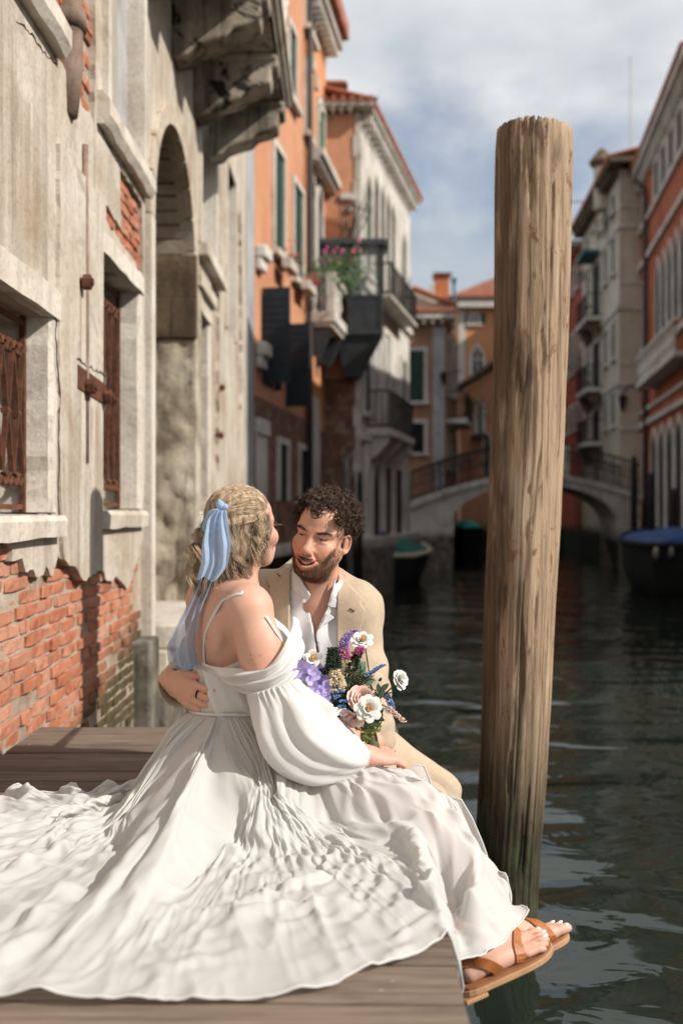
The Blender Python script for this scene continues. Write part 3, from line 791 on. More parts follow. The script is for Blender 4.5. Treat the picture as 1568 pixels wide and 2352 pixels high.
def arch_poly(a0, a1, z0, z1, pointed=0.0, n=10):
    """opening outline in (along, height): round or pointed head inside z1"""
    w = a1-a0; c = (a0+a1)/2; h = w/2*(1+pointed)
    zs = z1-h; pts = [(a0, z0), (a1, z0)]
    for i in range(n+1):
        t = math.pi*i/n; x = math.cos(t); y = math.sin(t)
        if pointed: y = y**(1.0)*(1+pointed*(1-abs(x))); y = y/(1+pointed)
        pts.append((c+w/2*x, zs+h*y))
    return pts
def window(F, parent, a0, a1, z0, z1, fill=None, frame=0.10, sill=True, arch=None, d=0.0, shutters=None, trim=None, name='window', mullion=False):
    """frame (the part) with its pane, leaf shutters and sill as sub-parts"""
    trim = trim or M_TRIM; fill = fill or M_GLASS
    m = MB(); mp = lambda a, b, dd: F.P(a, b, dd)
    if arch is None:
        F.box(m, a0-frame, a0, z0, z1+frame, d-0.02, d+0.05); F.box(m, a1, a1+frame, z0, z1+frame, d-0.02, d+0.05); F.box(m, a0, a1, z1, z1+frame, d-0.02, d+0.05)
    else:
        outp = arch_poly(a0-frame, a1+frame, z0, z1+frame, arch); inp = arch_poly(a0, a1, z0, z1, arch)
        n = len(outp)
        for i in range(1, n):
            j = (i+1) % n
            if j == 0: j = 0
            quad = [outp[i], outp[j], inp[j], inp[i]]
            m.prism(quad, mp, d-0.02, d+0.05)
    fo = m.build(name, trim, parent)
    p = MB()
    if arch is None: F.box(p, a0, a1, z0, z1, d-0.02, d+0.012)
    else: p.prism(arch_poly(a0, a1, z0, z1, arch), mp, d-0.02, d+0.012)
    p.build('shutter' if fill in (M_SHUT, M_SHUT2, M_NAVY) else 'pane', fill, fo)
    if mullion:
        q = MB(); c = (a0+a1)/2; F.box(q, c-0.03, c+0.03, z0, z1-(0.1 if arch is not None else 0), d+0.013, d+0.03); F.box(q, a0, a1, (z0+z1)/2+0.1, (z0+z1)/2+0.15, d+0.013, d+0.028)
        q.build('mullion', M_TRIM, fo)
    if sill: F.box(MB(), a0-frame-0.05, a1+frame+0.05, z0-0.09, z0-0.002, d-0.02, d+0.12).build('sill', trim, fo)
    if shutters is not None:
        w = (a1-a0)*0.5
        for s0, s1 in ((a0-frame-w, a0-frame-0.005), (a1+frame+0.005, a1+frame+w)):
            q = MB(); F.box(q, s0, s1, z0, z1, d+0.01, d+0.04)
            k = 9
            for i in range(k): F.box(q, s0+0.03, s1-0.03, z0+0.05+(z1-z0-0.1)*i/k, z0+0.05+(z1-z0-0.1)*(i+0.6)/k, d+0.041, d+0.052)
            q.build('shutter', shutters, fo)
    return fo
def plant(name, label, cat, c, r, leafm, bloom=None, n=160, group=None, seed=1, droop=0.0):
    """a loose clump of leaf blades with a few blooms"""
    rr = random.Random(seed); root = thing(name, label, cat, c, group)
    m = MB(); b = MB()
    for i in range(n):
        q = Vector((rr.gauss(0, 0.42)*r[0], rr.gauss(0, 0.42)*r[1], rr.gauss(0, 0.40)*r[2]))
        q.z -= droop*(q.x**2+q.y**2)**0.5
        p = Vector(c)+q; s = rr.uniform(0.035, 0.075)
        a = Vector((rr.gauss(0, 1), rr.gauss(0, 1), rr.gauss(0, 1))).normalized(); e = a.orthogonal().normalized()
        m.add([p-a*s, p+e*s*0.45, p+a*s, p-e*s*0.45], [(0, 1, 2, 3)])
        if bloom and rr.random() < 0.30 and q.z > -0.1*r[2]:
            p2 = p+Vector((0, -0.03, 0.05))
            for k in range(3):
                a = Vector((rr.gauss(0, 1), rr.gauss(0, 1), rr.gauss(0, 1))).normalized(); e = a.orthogonal().normalized(); s2 = rr.uniform(0.02, 0.045)
                b.add([p2-a*s2, p2+e*s2, p2+a*s2, p2-e*s2], [(0, 1, 2, 3)])
    for k in range(6):
        q = Vector((rr.uniform(-.7, .4)*r[0], rr.uniform(-.7, .4)*r[1], 0.3*r[2])); m.tube([Vector(c)-Vector((0, 0, r[2]*0.5)), Vector(c)+q], 0.008, 4)
    m.build('foliage', leafm, root)['kind'] = 'stuff'
    if bloom: b.build('bloom', bloom, root)['kind'] = 'stuff'
    return root
def railing(F, parent, a0, a1, z0, h, d0, d1, mat, pitch=0.11, floor=None, name='railing'):
    """iron balcony rail round three sides"""
    m = MB()
    cs = [F.P(a0, 0, d0), F.P(a0, 0, d1), F.P(a1, 0, d1), F.P(a1, 0, d0)]
    for i in range(3):
        A, B = cs[i], cs[i+1]; L = (B-A).length; k = max(2, int(L/pitch))
        for z in (z0+0.05, z0+h): m.tube([A+Vector((0, 0, z)), B+Vector((0, 0, z))], 0.02, 6)
        for j in range(k+1):
            p = A.lerp(B, j/k); m.tube([p+Vector((0, 0, z0+.05)), p+Vector((0, 0, z0+h))], 0.011, 4)
    return m.build(name, mat, parent)

# ---------------------------------------------------------------- left bank: two orange houses
LB = Fac(WX, FY1, 0.155, 1.0)
def wpx(F, x0, x1, y0, y1):
    """photo box on facade -> along0, along1, z0, z1 measured at the box centre"""
    a0 = F.px(x0, 0)[0]; a1 = F.px(x1, 0)[0]; xm = (x0+x1)/2
    return a0, a1, F.px(xm, y1)[1], F.px(xm, y0)[1]
h1 = thing('orange_house', 'orange terracotta house with closed dark green shutters next to the crumbling house', 'building', LB.P(1.7, 0))
E1 = 3.55; E2 = 5.62
m = MB(); LB.box(m, 0.003, E1-0.003, 2.95, 11.2, -6, 0.0); m.build('wall', M_ORANGE, h1)
m = MB(); LB.box(m, 0.003, E1-0.003, -0.7, 2.947, -6, 0.0); m.build('wall', M_DARKBRICK, h1)
for q, f in (((626, 648, 350, 585), M_SHUT), ((671, 691, 432, 648), M_SHUT), ((660, 675, 70, 235), M_SHUT)):
    a0, a1, z0, z1 = wpx(LB, *q); window(LB, h1, a0, a1, z0, z1, M_SHUT, 0.09)
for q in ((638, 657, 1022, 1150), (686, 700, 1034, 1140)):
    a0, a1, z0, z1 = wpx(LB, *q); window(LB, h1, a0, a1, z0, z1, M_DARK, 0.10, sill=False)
for a, z0, z1, w in ((0.35, 3.16, 4.45, 0.38), (1.10, 3.14, 4.42, 0.10), (1.90, 3.0, 4.25, 0.36)):
    m = MB(); LB.box(m, a, a+0.045, z0, z1, 0.02, 0.02+w)
    for i in range(12): LB.box(m, a-0.008, a-0.001, z0+0.06+(z1-z0-0.12)*i/12, z0+0.06+(z1-z0-0.12)*(i+0.6)/12, 0.05, w)
    m.build('open_shutter', M_NAVY, h1)
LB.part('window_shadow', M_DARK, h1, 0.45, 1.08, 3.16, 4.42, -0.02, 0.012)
for y0, y1 in ((577, 606), (794, 826)):
    z0 = LB.px(600, y1)[1]; z1 = LB.px(600, y0)[1]
    m = MB(); LB.box(m, 0.02, 0.40, z0, z1, 0.0, 0.16); LB.box(m, 0.02, 0.34, z0-0.16, z0-0.002, 0.0, 0.10)
    m.build('stone_corbel', M_TRIM, h1, bevel=0.03)
LB.part('stone_quoin', M_TRIM, h1, 0.05, 0.62, 0.4, 2.45, 0.0, 0.03); LB.part('stone_quoin', M_TRIM, h1, 0.03, 0.70, 2.453, 2.66, 0.0, 0.06)
LB.part('ledge', M_TRIM, h1, -0.0, E1, 0.78, 0.92, 0.0, 0.18)
m = MB(); m.tube([LB.P(E1-0.08, z, 0.09) for z in (0.9, 4, 8, 11.2)], 0.055, 10); m.build('downpipe', M_PIPE, h1, smooth=True)
m = MB(); LB.box(m, 0.0, E1, 11.203, 11.4, -6, 0.35); m.build('roof', M_ROOF, h1)
for q, mtl in (((628, 647, 578, 605), M_GERAN), ((673, 691, 630, 655), M_GERAN)):
    a0, a1, z0, z1 = wpx(LB, *q); c = LB.P((a0+a1)/2, z1-0.15, 0.18)
    bx = thing('window_box', 'flower box with red geraniums under the %s green shuttered window of the orange house' % ('taller left' if q[0] < 650 else 'lower right'), 'flower box', c, 'window boxes of the orange house')
    LB.part('planter', M_TRIM, bx, a0, a1, z1-0.30, z1-0.16, 0.125, 0.26)
    pm = MB(); bl = MB(); rr = random.Random(q[0])
    for i in range(110):
        p = c+Vector((rr.gauss(0, .09), rr.gauss(0, .14), rr.gauss(0.02, .09))); a = Vector((rr.gauss(0, 1), rr.gauss(0, 1), rr.gauss(0, 1))).normalized(); e = a.orthogonal().normalized(); s = 0.03
        (bl if i % 2 else pm).add([p-a*s, p+e*s*.7, p+a*s, p-e*s*.7], [(0, 1, 2, 3)])
    pm.build('foliage', M_LEAF, bx)['kind'] = 'stuff'; bl.build('bloom', mtl, bx)['kind'] = 'stuff'

h2 = thing('orange_house', 'narrow orange house with a stone window group between the shuttered house and the palace', 'building', LB.P(4.6, 0))
LB.part('wall', M_ORANGE2, h2, E1, E2, 2.9, 10.25, -6, -0.004); LB.part('wall', M_DARKBRICK, h2, E1, E2, -0.7, 2.897, -6, -0.004)
for q, f in (((698, 707, 154, 312), M_SHUT), ((727, 741, 250, 392), M_SHUT2), ((699, 716, -60, 80), M_NAVY)):
    a0, a1, z0, z1 = wpx(LB, *q); window(LB, h2, a0, a1, z0, z1, f, 0.07)
for x, y in ((717, 148), (724, 190), (733, 240), (727, 258)):
    a, z = LB.px(x, y); LB.part('stone_block', M_TRIM, h2, a-0.08, a+0.08, z-0.12, z+0.12, 0.0, 0.05)
a0 = LB.px(704, 0)[0]; za = LB.px(704, 340)[1]; a1 = E2-0.02
m = MB(); LB.box(m, a0, a1, za-0.12, za, 0, 0.30); LB.box(m, a0, a1, za-0.20, za-0.122, 0, 0.22); m.build('ledge', M_TRIM, h2)
zb = 4.62
for i in range(2):
    b0 = a0+0.10+i*0.75; window(LB, h2, b0, b0+0.50, zb, za-0.32, M_GLASS, 0.12, sill=False, arch=0.5)
LB.part('roof', M_ROOF, h2, E1, E2+0.1, 10.30, 10.6, -6, 0.42)
m = MB(); LB.box(m, E1, E2+0.12, 10.12, 10.297, -0.0, 0.30)
for i in range(10): LB.box(m, E1+0.1+i*0.2, E1+0.19+i*0.2, 9.92, 10.118, 0.0, 0.24)
m.build('cornice', M_TRIM, h2)
for x in (707, 722):
    a, _ = LB.px(x, 0); LB.part('stone_pilaster', M_TRIM, h2, a-0.12, a+0.14, 0.9, 3.4, 0.0, 0.08)
LB.part('doorway', M_DARK, h2, LB.px(711, 0)[0]+0.02, LB.px(720, 0)[0]-0.02, 0.95, 3.0, 0.0, 0.012)
# stone balcony with plants, glazed wooden oriel beside it
ba0, ba1, bd = LB.px(712, 0)[0]-0.55, 4.75, 0.52
bz = CAMZ+(1176-728)/FD*17.0
m = MB(); LB.box(m, ba0, ba1, bz-0.16, bz, 0, bd); LB.box(m, ba0+0.04, ba1, bz-0.24, bz-0.162, 0, bd-0.05)
bal = m.build('balcony', M_TRIM, h2)
m = MB(); LB.box(m, ba0, ba1, bz+0.56, bz+0.66, bd-0.14, bd); LB.box(m, ba0, ba0+0.13, bz+0.56, bz+0.66, 0, bd-0.142)
for d in (0.03, bd-0.15): LB.box(m, ba0, ba0+0.14, bz+0.002, bz+0.558, d, d+0.14)
m.build('balcony_rail', M_TRIM, bal)
for k in range(3):
    p = LB.P(ba0+0.07, bz+0.002, 0.20+0.075*k*1.6-0.02); MB().lathe(p, [(.035, 0), (.035, .04), (.018, .08), (.042, .22), (.018, .36), (.034, .5), (.034, .555)], 8).build('baluster', M_TRIM, bal, smooth=True)
for k in range(6):
    p = LB.P(ba0+0.28+0.14*k, bz+0.002, bd-0.07); MB().lathe(p, [(.035, 0), (.035, .04), (.018, .08), (.042, .22), (.018, .36), (.034, .5), (.034, .555)], 8).build('baluster', M_TRIM, bal, smooth=True)
for a in (ba0+0.05, ba1-0.25):
    m = MB(); m.prism([(0, -0.75), (0.12, -0.70), (0.25, -0.75), (0.42, -0.35), (0.48, -0.25), (0, -0.25)], lambda p, q, d: LB.P(d, bz+q, p), a, a+0.18); m.build('corbel', M_WOODDK, bal)
plant('balcony_plant', 'bushy green plant spilling over the stone balcony', 'plant', LB.P(ba0+0.35, bz+0.72, bd-0.22), (0.62, 0.7, 0.26), M_LEAF, None, 420, 'plants on the stone balcony', 3, 0.25)
plant('balcony_plant', 'pink flowering plant on the stone balcony in front of the glazed oriel', 'plant', LB.P(ba0+0.72, bz+0.98, bd+0.03), (0.55, 0.5, 0.36), M_LEAF, M_PINK, 260, 'plants on the stone balcony', 5, 0.2)

# ---------------------------------------------------------------- palace
PC = Vector((0.325, 18.62))
PF = Fac(PC.x, PC.y, 0.228, 0.974)
PS = Fac(PC.x, PC.y, -1.0, 0.0, 1)      # side wall seen face on, runs to the left
PS.n = Vector((0, -1))
pal = thing('palace', 'pale stone palace with pointed arched windows and an orange side wall', 'building', (PC.x, PC.y, 0))
LE = 5.75; PZ = 8.85
m = MB(); m.hexa([(-2.4, PC.y, 3.9), (PC.x-0.003, PC.y, 3.9), (PF.P(LE, 0).x-.003, PF.P(LE, 0).y, 3.9), (-2.4, PF.P(LE, 0).y, 3.9), (-2.4, PC.y, PZ), (PC.x-0.003, PC.y, PZ), (PF.P(LE, 0).x-.003, PF.P(LE, 0).y, PZ), (-2.4, PF.P(LE, 0).y, PZ)])
m.build('side_wall', M_PALSIDE, pal)
m = MB(); m.hexa([(-2.4, PC.y, -.7), (PC.x-0.003, PC.y, -.7), (PF.P(LE, 0).x-.003, PF.P(LE, 0).y, -.7), (-2.4, PF.P(LE, 0).y, -.7), (-2.4, PC.y, 3.897), (PC.x-0.003, PC.y, 3.897), (PF.P(LE, 0).x-.003, PF.P(LE, 0).y, 3.897), (-2.4, PF.P(LE, 0).y, 3.897)])
m.build('side_wall', M_DARKBRICK, pal)
PF.part('facade', M_WHITEST, pal, 0.0, LE, -0.7, PZ, -0.1, 0.03)
for k, z in enumerate(np.arange(0.9, PZ-0.3, 0.42)):
    w = 0.11 if k % 2 else 0.07
    MB().box(PC.x-w, PC.x+0.012, PC.y-0.022, PC.y-0.001, z, z+0.41).build('quoin_stone', M_WHITEST, pal)
for z in (7.35, 7.12):
    MB().box(PC.x-0.34+(7.35-z)*0.6, PC.x-0.112, PC.y-0.05, PC.y-0.001, z-0.11, z).build('stone_block', M_TRIM, pal)
# cornice with modillions along both sides
m = MB()
m.box(-2.4, PC.x+0.27, PC.y-0.28, PC.y-0.0, PZ+0.05, PZ+0.15); PF.box(m, 0.0, LE+0.1, PZ+0.05, PZ+0.15, 0.0, 0.27)
co = m.build('cornice', M_TRIM, pal)
for k in range(17): PF.box(MB(), 0.12+k*0.335, 0.27+k*0.335, PZ-0.16, PZ+0.048, 0.03, 0.22).build('modillion', M_TRIM, co)
for k in range(12): MB().box(PC.x-0.20-k*0.16, PC.x-0.12-k*0.16, PC.y-0.24, PC.y-0.001, PZ-0.03, PZ+0.048).build('modillion', M_TRIM, co)
def tiles(F, a0, a1, z0, z1, d0, d1, parent, mat=M_ROOF, pitch=0.17, name='roof'):
    """barrel tile rows running from the eaves up to the ridge"""
    m = MB(); k = int((a1-a0)/pitch)
    lo, hi = [F.P(a0, z0, d0), F.P(a1, z0, d0)], [F.P(a0, z1, d1), F.P(a1, z1, d1)]
    m.add([lo[0], lo[1], hi[1], hi[0]], [(0, 1, 2, 3)])
    for i in range(k):
        A = lo[0].lerp(lo[1], (i+.5)/k); B = hi[0].lerp(hi[1], (i+.5)/k); m.tube([A, B], pitch*0.36, 6)
    return m.build(name, mat, parent)
tiles(PF, -0.25, LE+0.2, PZ+0.16, PZ+0.95, 0.32, -2.2, pal)
tiles(PS, -0.3, 2.6, PZ+0.16, PZ+0.55, 0.32, -2.2, pal)
# dormer on the palace roof
m = MB(); m.box(-0.28, 0.05, PC.y+0.2, PC.y+0.9, PZ+0.2, PZ+0.62); dm = m.build('dormer', M_ROOF, pal)
MB().box(-0.22, -0.02, PC.y+0.18, PC.y+0.199, PZ+0.33, PZ+0.56).build('dormer_window', M_GLASS, dm)
MB().hexa([(-0.36, PC.y+0.12, PZ+0.622), (0.12, PC.y+0.12, PZ+0.622), (0.12, PC.y+1, PZ+0.622), (-0.36, PC.y+1, PZ+0.622), (-0.33, PC.y+0.12, PZ+0.68), (0.06, PC.y+0.12, PZ+0.68), (0.06, PC.y+1, PZ+0.68), (-0.33, PC.y+1, PZ+0.68)]).build('dormer_roof', M_ROOF, dm)
# windows of the canal front: pointed group above, plain ones lower
for i in range(4):
    a0 = 1.15+i*0.62; window(PF, pal, a0, a0+0.42, 5.95, 8.15, M_DARK, 0.10, sill=False, arch=0.8, d=0.03)
for a0 in (0.35, 4.45): window(PF, pal, a0, a0+0.45, 5.95, 7.9, M_SHUT, 0.10, arch=0.8, d=0.03)
for a0 in (0.30, 4.5): window(PF, pal, a0, a0+0.5, 3.3, 4.9, M_SHUT, 0.11, d=0.03)
for a0 in (1.2, 2.3): window(PF, pal, a0, a0+0.55, 3.25, 5.15, M_GREYPLASTER, 0.11, d=0.03, sill=False)
for z in (5.65, 2.75): PF.part('string_course', M_TRIM, pal, 0, LE, z, z+0.13, 0.03, 0.12)
m = MB(); PF.box(m, 0.9, 4.2, 5.60, 5.648, 0.03, 0.45); up = m.build('balcony', M_TRIM, pal); railing(PF, up, 0.95, 4.15, 5.65, 0.62, 0.03, 0.43, M_IRON)
m = MB(); PF.box(m, 0.62, 3.6, 2.88, 3.02, 0.03, 0.48); lo = m.build('balcony', M_TRIM, pal); railing(PF, lo, 0.66, 3.55, 3.02, 0.72, 0.03, 0.45, M_IRON)
for a in (0.75, 2.0, 3.3): MB().prism([(0.03, 2.4), (0.2, 2.5), (0.42, 2.75), (0.45, 2.879), (0.03, 2.879)], lambda p, q, d: PF.P(d, q, p), a, a+0.15).build('corbel', M_TRIM, lo)
window(PF, pal, 1.05, 1.75, 0.55, 2.5, M_DARK, 0.14, sill=False, arch=0.9, d=0.03, name='water_door')
for a0 in (2.3, 3.7): PF.part('ground_opening', M_DARK, pal, a0, a0+0.75, 0.7, 2.35, 0.0, 0.04)
for a in (0.45, 2.05, 3.25, 4.7): PF.part('stone_pilaster', M_TRIM, pal, a, a+0.22, 0.75, 2.74, 0.03, 0.10)
PF.part('base_step', M_TRIM, pal, 0.0, LE, 0.72, 0.92, 0.03, 0.28); PF.part('base_wall', M_TIDE, pal, -0.02, LE+.02, -0.7, 0.718, 0.0, 0.30)
# iron fan guard on the corner
m = MB()
for k in range(7):
    t = k/6; A = Vector((PC.x-0.30+0.10*t, PC.y-0.10, 6.15)); B = Vector((PC.x-0.36+0.60*t, PC.y-0.16, 7.22-0.16*t*t)); m.tube([A, B], 0.014, 5)
m.tube([Vector((PC.x-0.34+0.58*t, PC.y-0.155, 7.10-0.16*t*t)) for t in np.linspace(0, 1, 8)], 0.014, 5)
m.build('iron_guard', M_IRON, pal)
# glazed wooden oriel hung on the near corner
OR = thing('glazed_oriel', 'dark wooden glazed oriel box hanging above the canal at the palace corner', 'oriel', (0.1, 18.0, 4.6))
ox0, ox1, oy0, oy1 = -0.70, 0.745, 17.86, 18.56
oz0 = CAMZ+(1176-768)/FD*17.86; oz1 = CAMZ+(1176-676)/FD*17.86; oz2 = CAMZ+(1176-563)/FD*17.86
m = MB(); m.box(ox0, ox1, oy0, oy1, oz0, oz0+0.08)
for x in (ox0, 0.10, ox1-0.07):
    for y in (oy0, oy1-0.07): m.box(x, x+0.07, y, y+0.07, oz0+0.081, oz2)
m.box(ox0+0.071, 0.099, oy0+0.005, oy0+0.05, oz1-0.06, oz1); m.box(0.171, ox1-0.071, oy0+0.005, oy0+0.05, oz1-0.06, oz1); m.box(ox1-0.05, ox1-0.004, oy0+0.071, oy1-0.071, oz1-0.06, oz1)
m.build('frame', M_WOODDK, OR)
m = MB(); m.box(0.171, ox1-0.071, oy0+0.02, oy0+0.04, oz0+0.081, oz1-0.061); m.box(ox1-0.04, ox1-0.02, oy0+0.071, oy1-0.071, oz0+0.081, oz1-0.061); m.build('panel', M_WOODDK, OR)
def clearglass():
    t = NT('oriel_glass', 0.03); t.color((0.8, 0.85, 0.85)); t.p.inputs['Transmission Weight'].default_value = 0.85; t.p.inputs['IOR'].default_value = 1.2; return t.m
M_CLEAR = clearglass()
m = MB(); m.box(0.171, ox1-0.071, oy0+0.025, oy0+0.031, oz1, oz2); m.build('pane', M_CLEAR, OR)
m = MB(); m.box(ox0+0.071, 0.099, oy0+0.025, oy0+0.031, oz1, oz2); m.build('pane', M_CLEAR, OR)
m = MB(); m.box(ox1-0.033, ox1-0.027, oy0+0.071, oy1-0.071, oz1, oz2); m.build('pane', M_CLEAR, OR)
m = MB(); m.hexa([(ox0, oy0-0.08, oz2+0.002), (ox1+0.08, oy0-0.08, oz2+0.002), (ox1+0.08, oy1, oz2+0.002), (ox0, oy1, oz2+0.002), (ox0, oy0-0.04, oz2+0.11), (ox1+0.05, oy0-0.04, oz2+0.11), (ox1+0.05, oy1, oz2+0.11), (ox0, oy1, oz2+0.11)]); m.build('canopy', M_WOODDK, OR)
m = MB(); m.hexa([(0.05, oy0+0.2, oz0-0.75), (0.35, oy0+0.2, oz0-0.72), (0.35, oy1, oz0-0.72), (0.05, oy1, oz0-0.75), (-0.1, oy0+.05, oz0-0.003), (ox1-0.02, oy0+.05, oz0-0.003), (ox1-.02, oy1, oz0-0.003), (-0.1, oy1, oz0-0.003)]); m.build('bracket', M_WOODDK, OR)
# pigeon on the cornice corner
pg = at(857, 238, 18.4); bird = thing('pigeon', 'small dark pigeon perched on the palace cornice corner', 'bird', (pg.x, pg.y, PZ+0.15))
m = MB(); m.tube([pg+Vector((-0.10, 0, -0.02)), pg+Vector((-.05, 0, 0.0)), pg+Vector((0, 0, 0.03)), pg+Vector((0.045, 0, 0.075)), pg+Vector((0.055, 0, 0.11)), pg+Vector((0.075, 0, 0.115)), pg+Vector((0.095, 0, 0.105))], [0.008, 0.03, 0.045, 0.03, 0.022, 0.02, 0.004], 8)
m.tube([pg+Vector((0, 0.012, 0)), pg+Vector((0.005, 0.012, -0.06))], 0.006, 5); m.tube([pg+Vector((0, -0.012, 0)), pg+Vector((0.005, -0.012, -0.06))], 0.006, 5)
m.build('body', M_PIPE, bird, smooth=True)

# ---------------------------------------------------------------- bridge
BY = 28.0; BYB = 30.0
def bx(x): return (x-CX)/FD*BY
def bzz(y): return CAMZ-(y-CY)/FD*BY
br = thing('stone_bridge', 'low arched pale stone footbridge with iron railings across the canal', 'bridge', (bx(1225), BY, 0))
aL, aR = bx(1034), bx(1421); ac = (aL+aR)/2; zsp = bzz(1210); zcr = bzz(1112)
def deck(x):
    t = (x-ac)/((aR-aL)/2*1.45); return bzz(1090)-(bzz(1090)-bzz(1158))*min(1.3, abs(t))**1.7
xs = np.linspace(bx(938), bx(1470), 41)
def intr(x):
    t = (x-ac)/((aR-aL)/2)
    return zsp+(zcr-zsp)*math.sqrt(max(0, 1-t*t))
mF = MB()
for i in range(40):
    x0, x1 = xs[i], xs[i+1]
    i0 = intr(x0) if aL < x0 < aR else -0.7; i1 = intr(x1) if aL < x1 < aR else -0.7
    if (x0 <= aL < x1): i0, i1 = -0.7, intr(x1)
    if aL < x0 < aR and aL < x1 < aR or not (aL-0.01 < x0 < aR+0.01 or aL < x1 < aR):
        mF.hexa([(x0, BY, i0), (x1, BY, i1), (x1, BYB, i1), (x0, BYB, i0), (x0, BY, deck(x0)-0.10), (x1, BY, deck(x1)-0.10), (x1, BYB, deck(x1)-0.10), (x0, BYB, deck(x0)-0.10)])
    else:
        mF.hexa([(x0, BY, zsp-1.4 if False else min(i0, i1)), (x1, BY, max(i1, i0) if False else i1 if aL < x1 < aR else -0.7), (x1, BYB, i1 if aL < x1 < aR else -0.7), (x0, BYB, i0 if aL < x0 < aR else -0.7), (x0, BY, deck(x0)-0.10), (x1, BY, deck(x1)-0.10), (x1, BYB, deck(x1)-0.10), (x0, BYB, deck(x0)-0.10)])
mF.build('spandrel', M_TRIM, br)
ts = np.linspace(math.pi*0.985, math.pi*0.015, 20); hw = (aR-aL)/2
for i in range(19):
    q = [ts[i]-0.004, (ts[i]+ts[i+1])/2, ts[i+1]+0.004]
    poly = [(ac+hw*math.cos(t), zsp+(zcr-zsp)*math.sin(t)) for t in q]+[(ac+(hw+0.26)*math.cos(t), zsp+(zcr-zsp+0.24)*math.sin(t)) for t in q[::-1]]
    MB().prism(poly, lambda a, b, d: (a, d, b), BY-0.04, BY+0.12).build('arch_stone', M_WHITEST, br)
m = MB(); rows = [[(x, BY-0.10, deck(x)-0.098), (x, BY-0.10, deck(x)+0.05), (x, BY+0.25, deck(x)+0.06), (x, BY+0.25, deck(x)-0.098)] for x in xs]
m.grid(rows, close_u=True); m.build('coping', M_WHITEST, br)
m = MB(); rows = [[(x, BYB-0.2, deck(x)-0.098), (x, BYB-0.2, deck(x)+0.05), (x, BYB+0.1, deck(x)+0.06), (x, BYB+0.1, deck(x)-0.098)] for x in xs]
m.grid(rows, close_u=True); m.build('coping', M_WHITEST, br)
for yy in (BY+0.06, BYB-0.05):
    m = MB()
    m.tube([(x, yy, deck(x)+0.92) for x in xs], 0.03, 6); m.tube([(x, yy, deck(x)+0.48) for x in xs], 0.014, 5); m.tube([(x, yy, deck(x)+0.16) for x in xs], 0.014, 5)
    for k in range(48):
        x = xs[0]+(xs[-1]-xs[0])*(k+.5)/48; m.tube([(x, yy, deck(x)+0.05), (x, yy, deck(x)+0.92)], 0.028 if k % 6 == 0 else 0.013, 5)
        if k % 2 == 0:
            m.tube([(x+0.08*math.cos(t), yy, deck(x)+0.70+0.14*math.sin(t)) for t in np.linspace(0, 2*math.pi, 9)], 0.010, 4)
    m.build('iron_railing', M_IRON, br)
px_ = bx(1321); m = MB(); m.lathe((px_, BYB-0.7, deck(px_)-0.1), [(0.13, 0), (0.13, 0.95), (0.16, 0.96), (0.16, 1.06), (0.08, 1.12)], 8); m.build('bollard', M_WHITEST, br)
MB().box(aL-1.6, aL+0.02, BY-0.5, BYB, -0.7, 0.72).build('abutment', M_TIDE, br)
MB().box(aR-0.02, aR+1.4, BY-0.3, BYB, -0.7, 0.72).build('abutment', M_TIDE, br)

# ---------------------------------------------------------------- houses past the bridge, left
GY = 31.0
def gx(x, Y): return (x-CX)/FD*Y
def gz(y, Y): return CAMZ-(y-CY)/FD*Y
h3 = thing('brown_house', 'brown rendered house with white framed dark windows behind the bridge', 'building', (2.8, GY, 0))
fx = gx(1021, GY)
m = MB(); m.hexa([(0.2, GY, -.7), (fx, GY, -.7), (fx+0.9, GY+4.2, -.7), (0.2, GY+4.2, -.7), (0.2, GY, gz(735, GY)), (fx, GY, gz(735, GY)), (fx+0.9, GY+4.2, gz(735, GY)), (0.2, GY+4.2, gz(735, GY))]); m.build('wall', M_BROWN, h3)
FS = Fac(fx, GY, -1, 0); FS.n = Vector((0, -1)); FR_ = Fac(fx, GY, 0.9, 4.2)
def fsbox(x0, x1, y0, y1): return (fx-gx(x1, GY), fx-gx(x0, GY), gz(y1, GY), gz(y0, GY))
window(FS, h3, *fsbox(936, 973, 806, 922), M_SHUT, 0.12); window(FS, h3, *fsbox(944, 973, 972, 1040), M_DARK, 0.12)
FS.part('stone_quoin', M_GREYPLASTER, h3, 0.0, gx(1021, GY)-gx(993, GY), 0.9, gz(752, GY), 0.0, 0.03)
m = MB(); FS.box(m, -0.3, 3.2, gz(735, GY)+0.002, gz(735, GY)+0.16, -4.4, 0.32)
for k in range(10): FS.box(m, 0.05+k*0.28, 0.17+k*0.28, gz(735, GY)-0.14, gz(735, GY), 0.0, 0.26)
m.build('cornice', M_TRIM, h3)
tiles(FS, -0.35, 3.2, gz(735, GY)+0.19, gz(735, GY)+0.62, 0.36, -1.0, h3)
m = MB(); m.add([(0.2, GY+1.0, gz(735, GY)), (gx(1045, GY+1), GY+1.0, gz(735, GY)), (gx(1045, GY+1), GY+1.0, gz(703, GY+1)), (gx(950, GY+1), GY+1.0, gz(664, GY+1)), (0.2, GY+1, gz(664, GY+1)),
                (0.2, GY+4, gz(735, GY)), (gx(1045, GY+1), GY+4, gz(735, GY)), (gx(1045, GY+1), GY+4, gz(703, GY+1)), (gx(950, GY+1), GY+4, gz(664, GY+1)), (0.2, GY+4, gz(664, GY+1))],
               [(0, 1, 2, 3, 4), (9, 8, 7, 6, 5), (0, 5, 6, 1), (1, 6, 7, 2), (2, 7, 8, 3), (3, 8, 9, 4), (4, 9, 5, 0)]); m.build('upper_wall', M_CREAM, h3)
A = Vector((gx(946, GY+1), GY+0.85, gz(663, GY+1)+0.01)); B = Vector((gx(1048, GY+1), GY+0.85, gz(704, GY+1)+0.01))
m = MB()
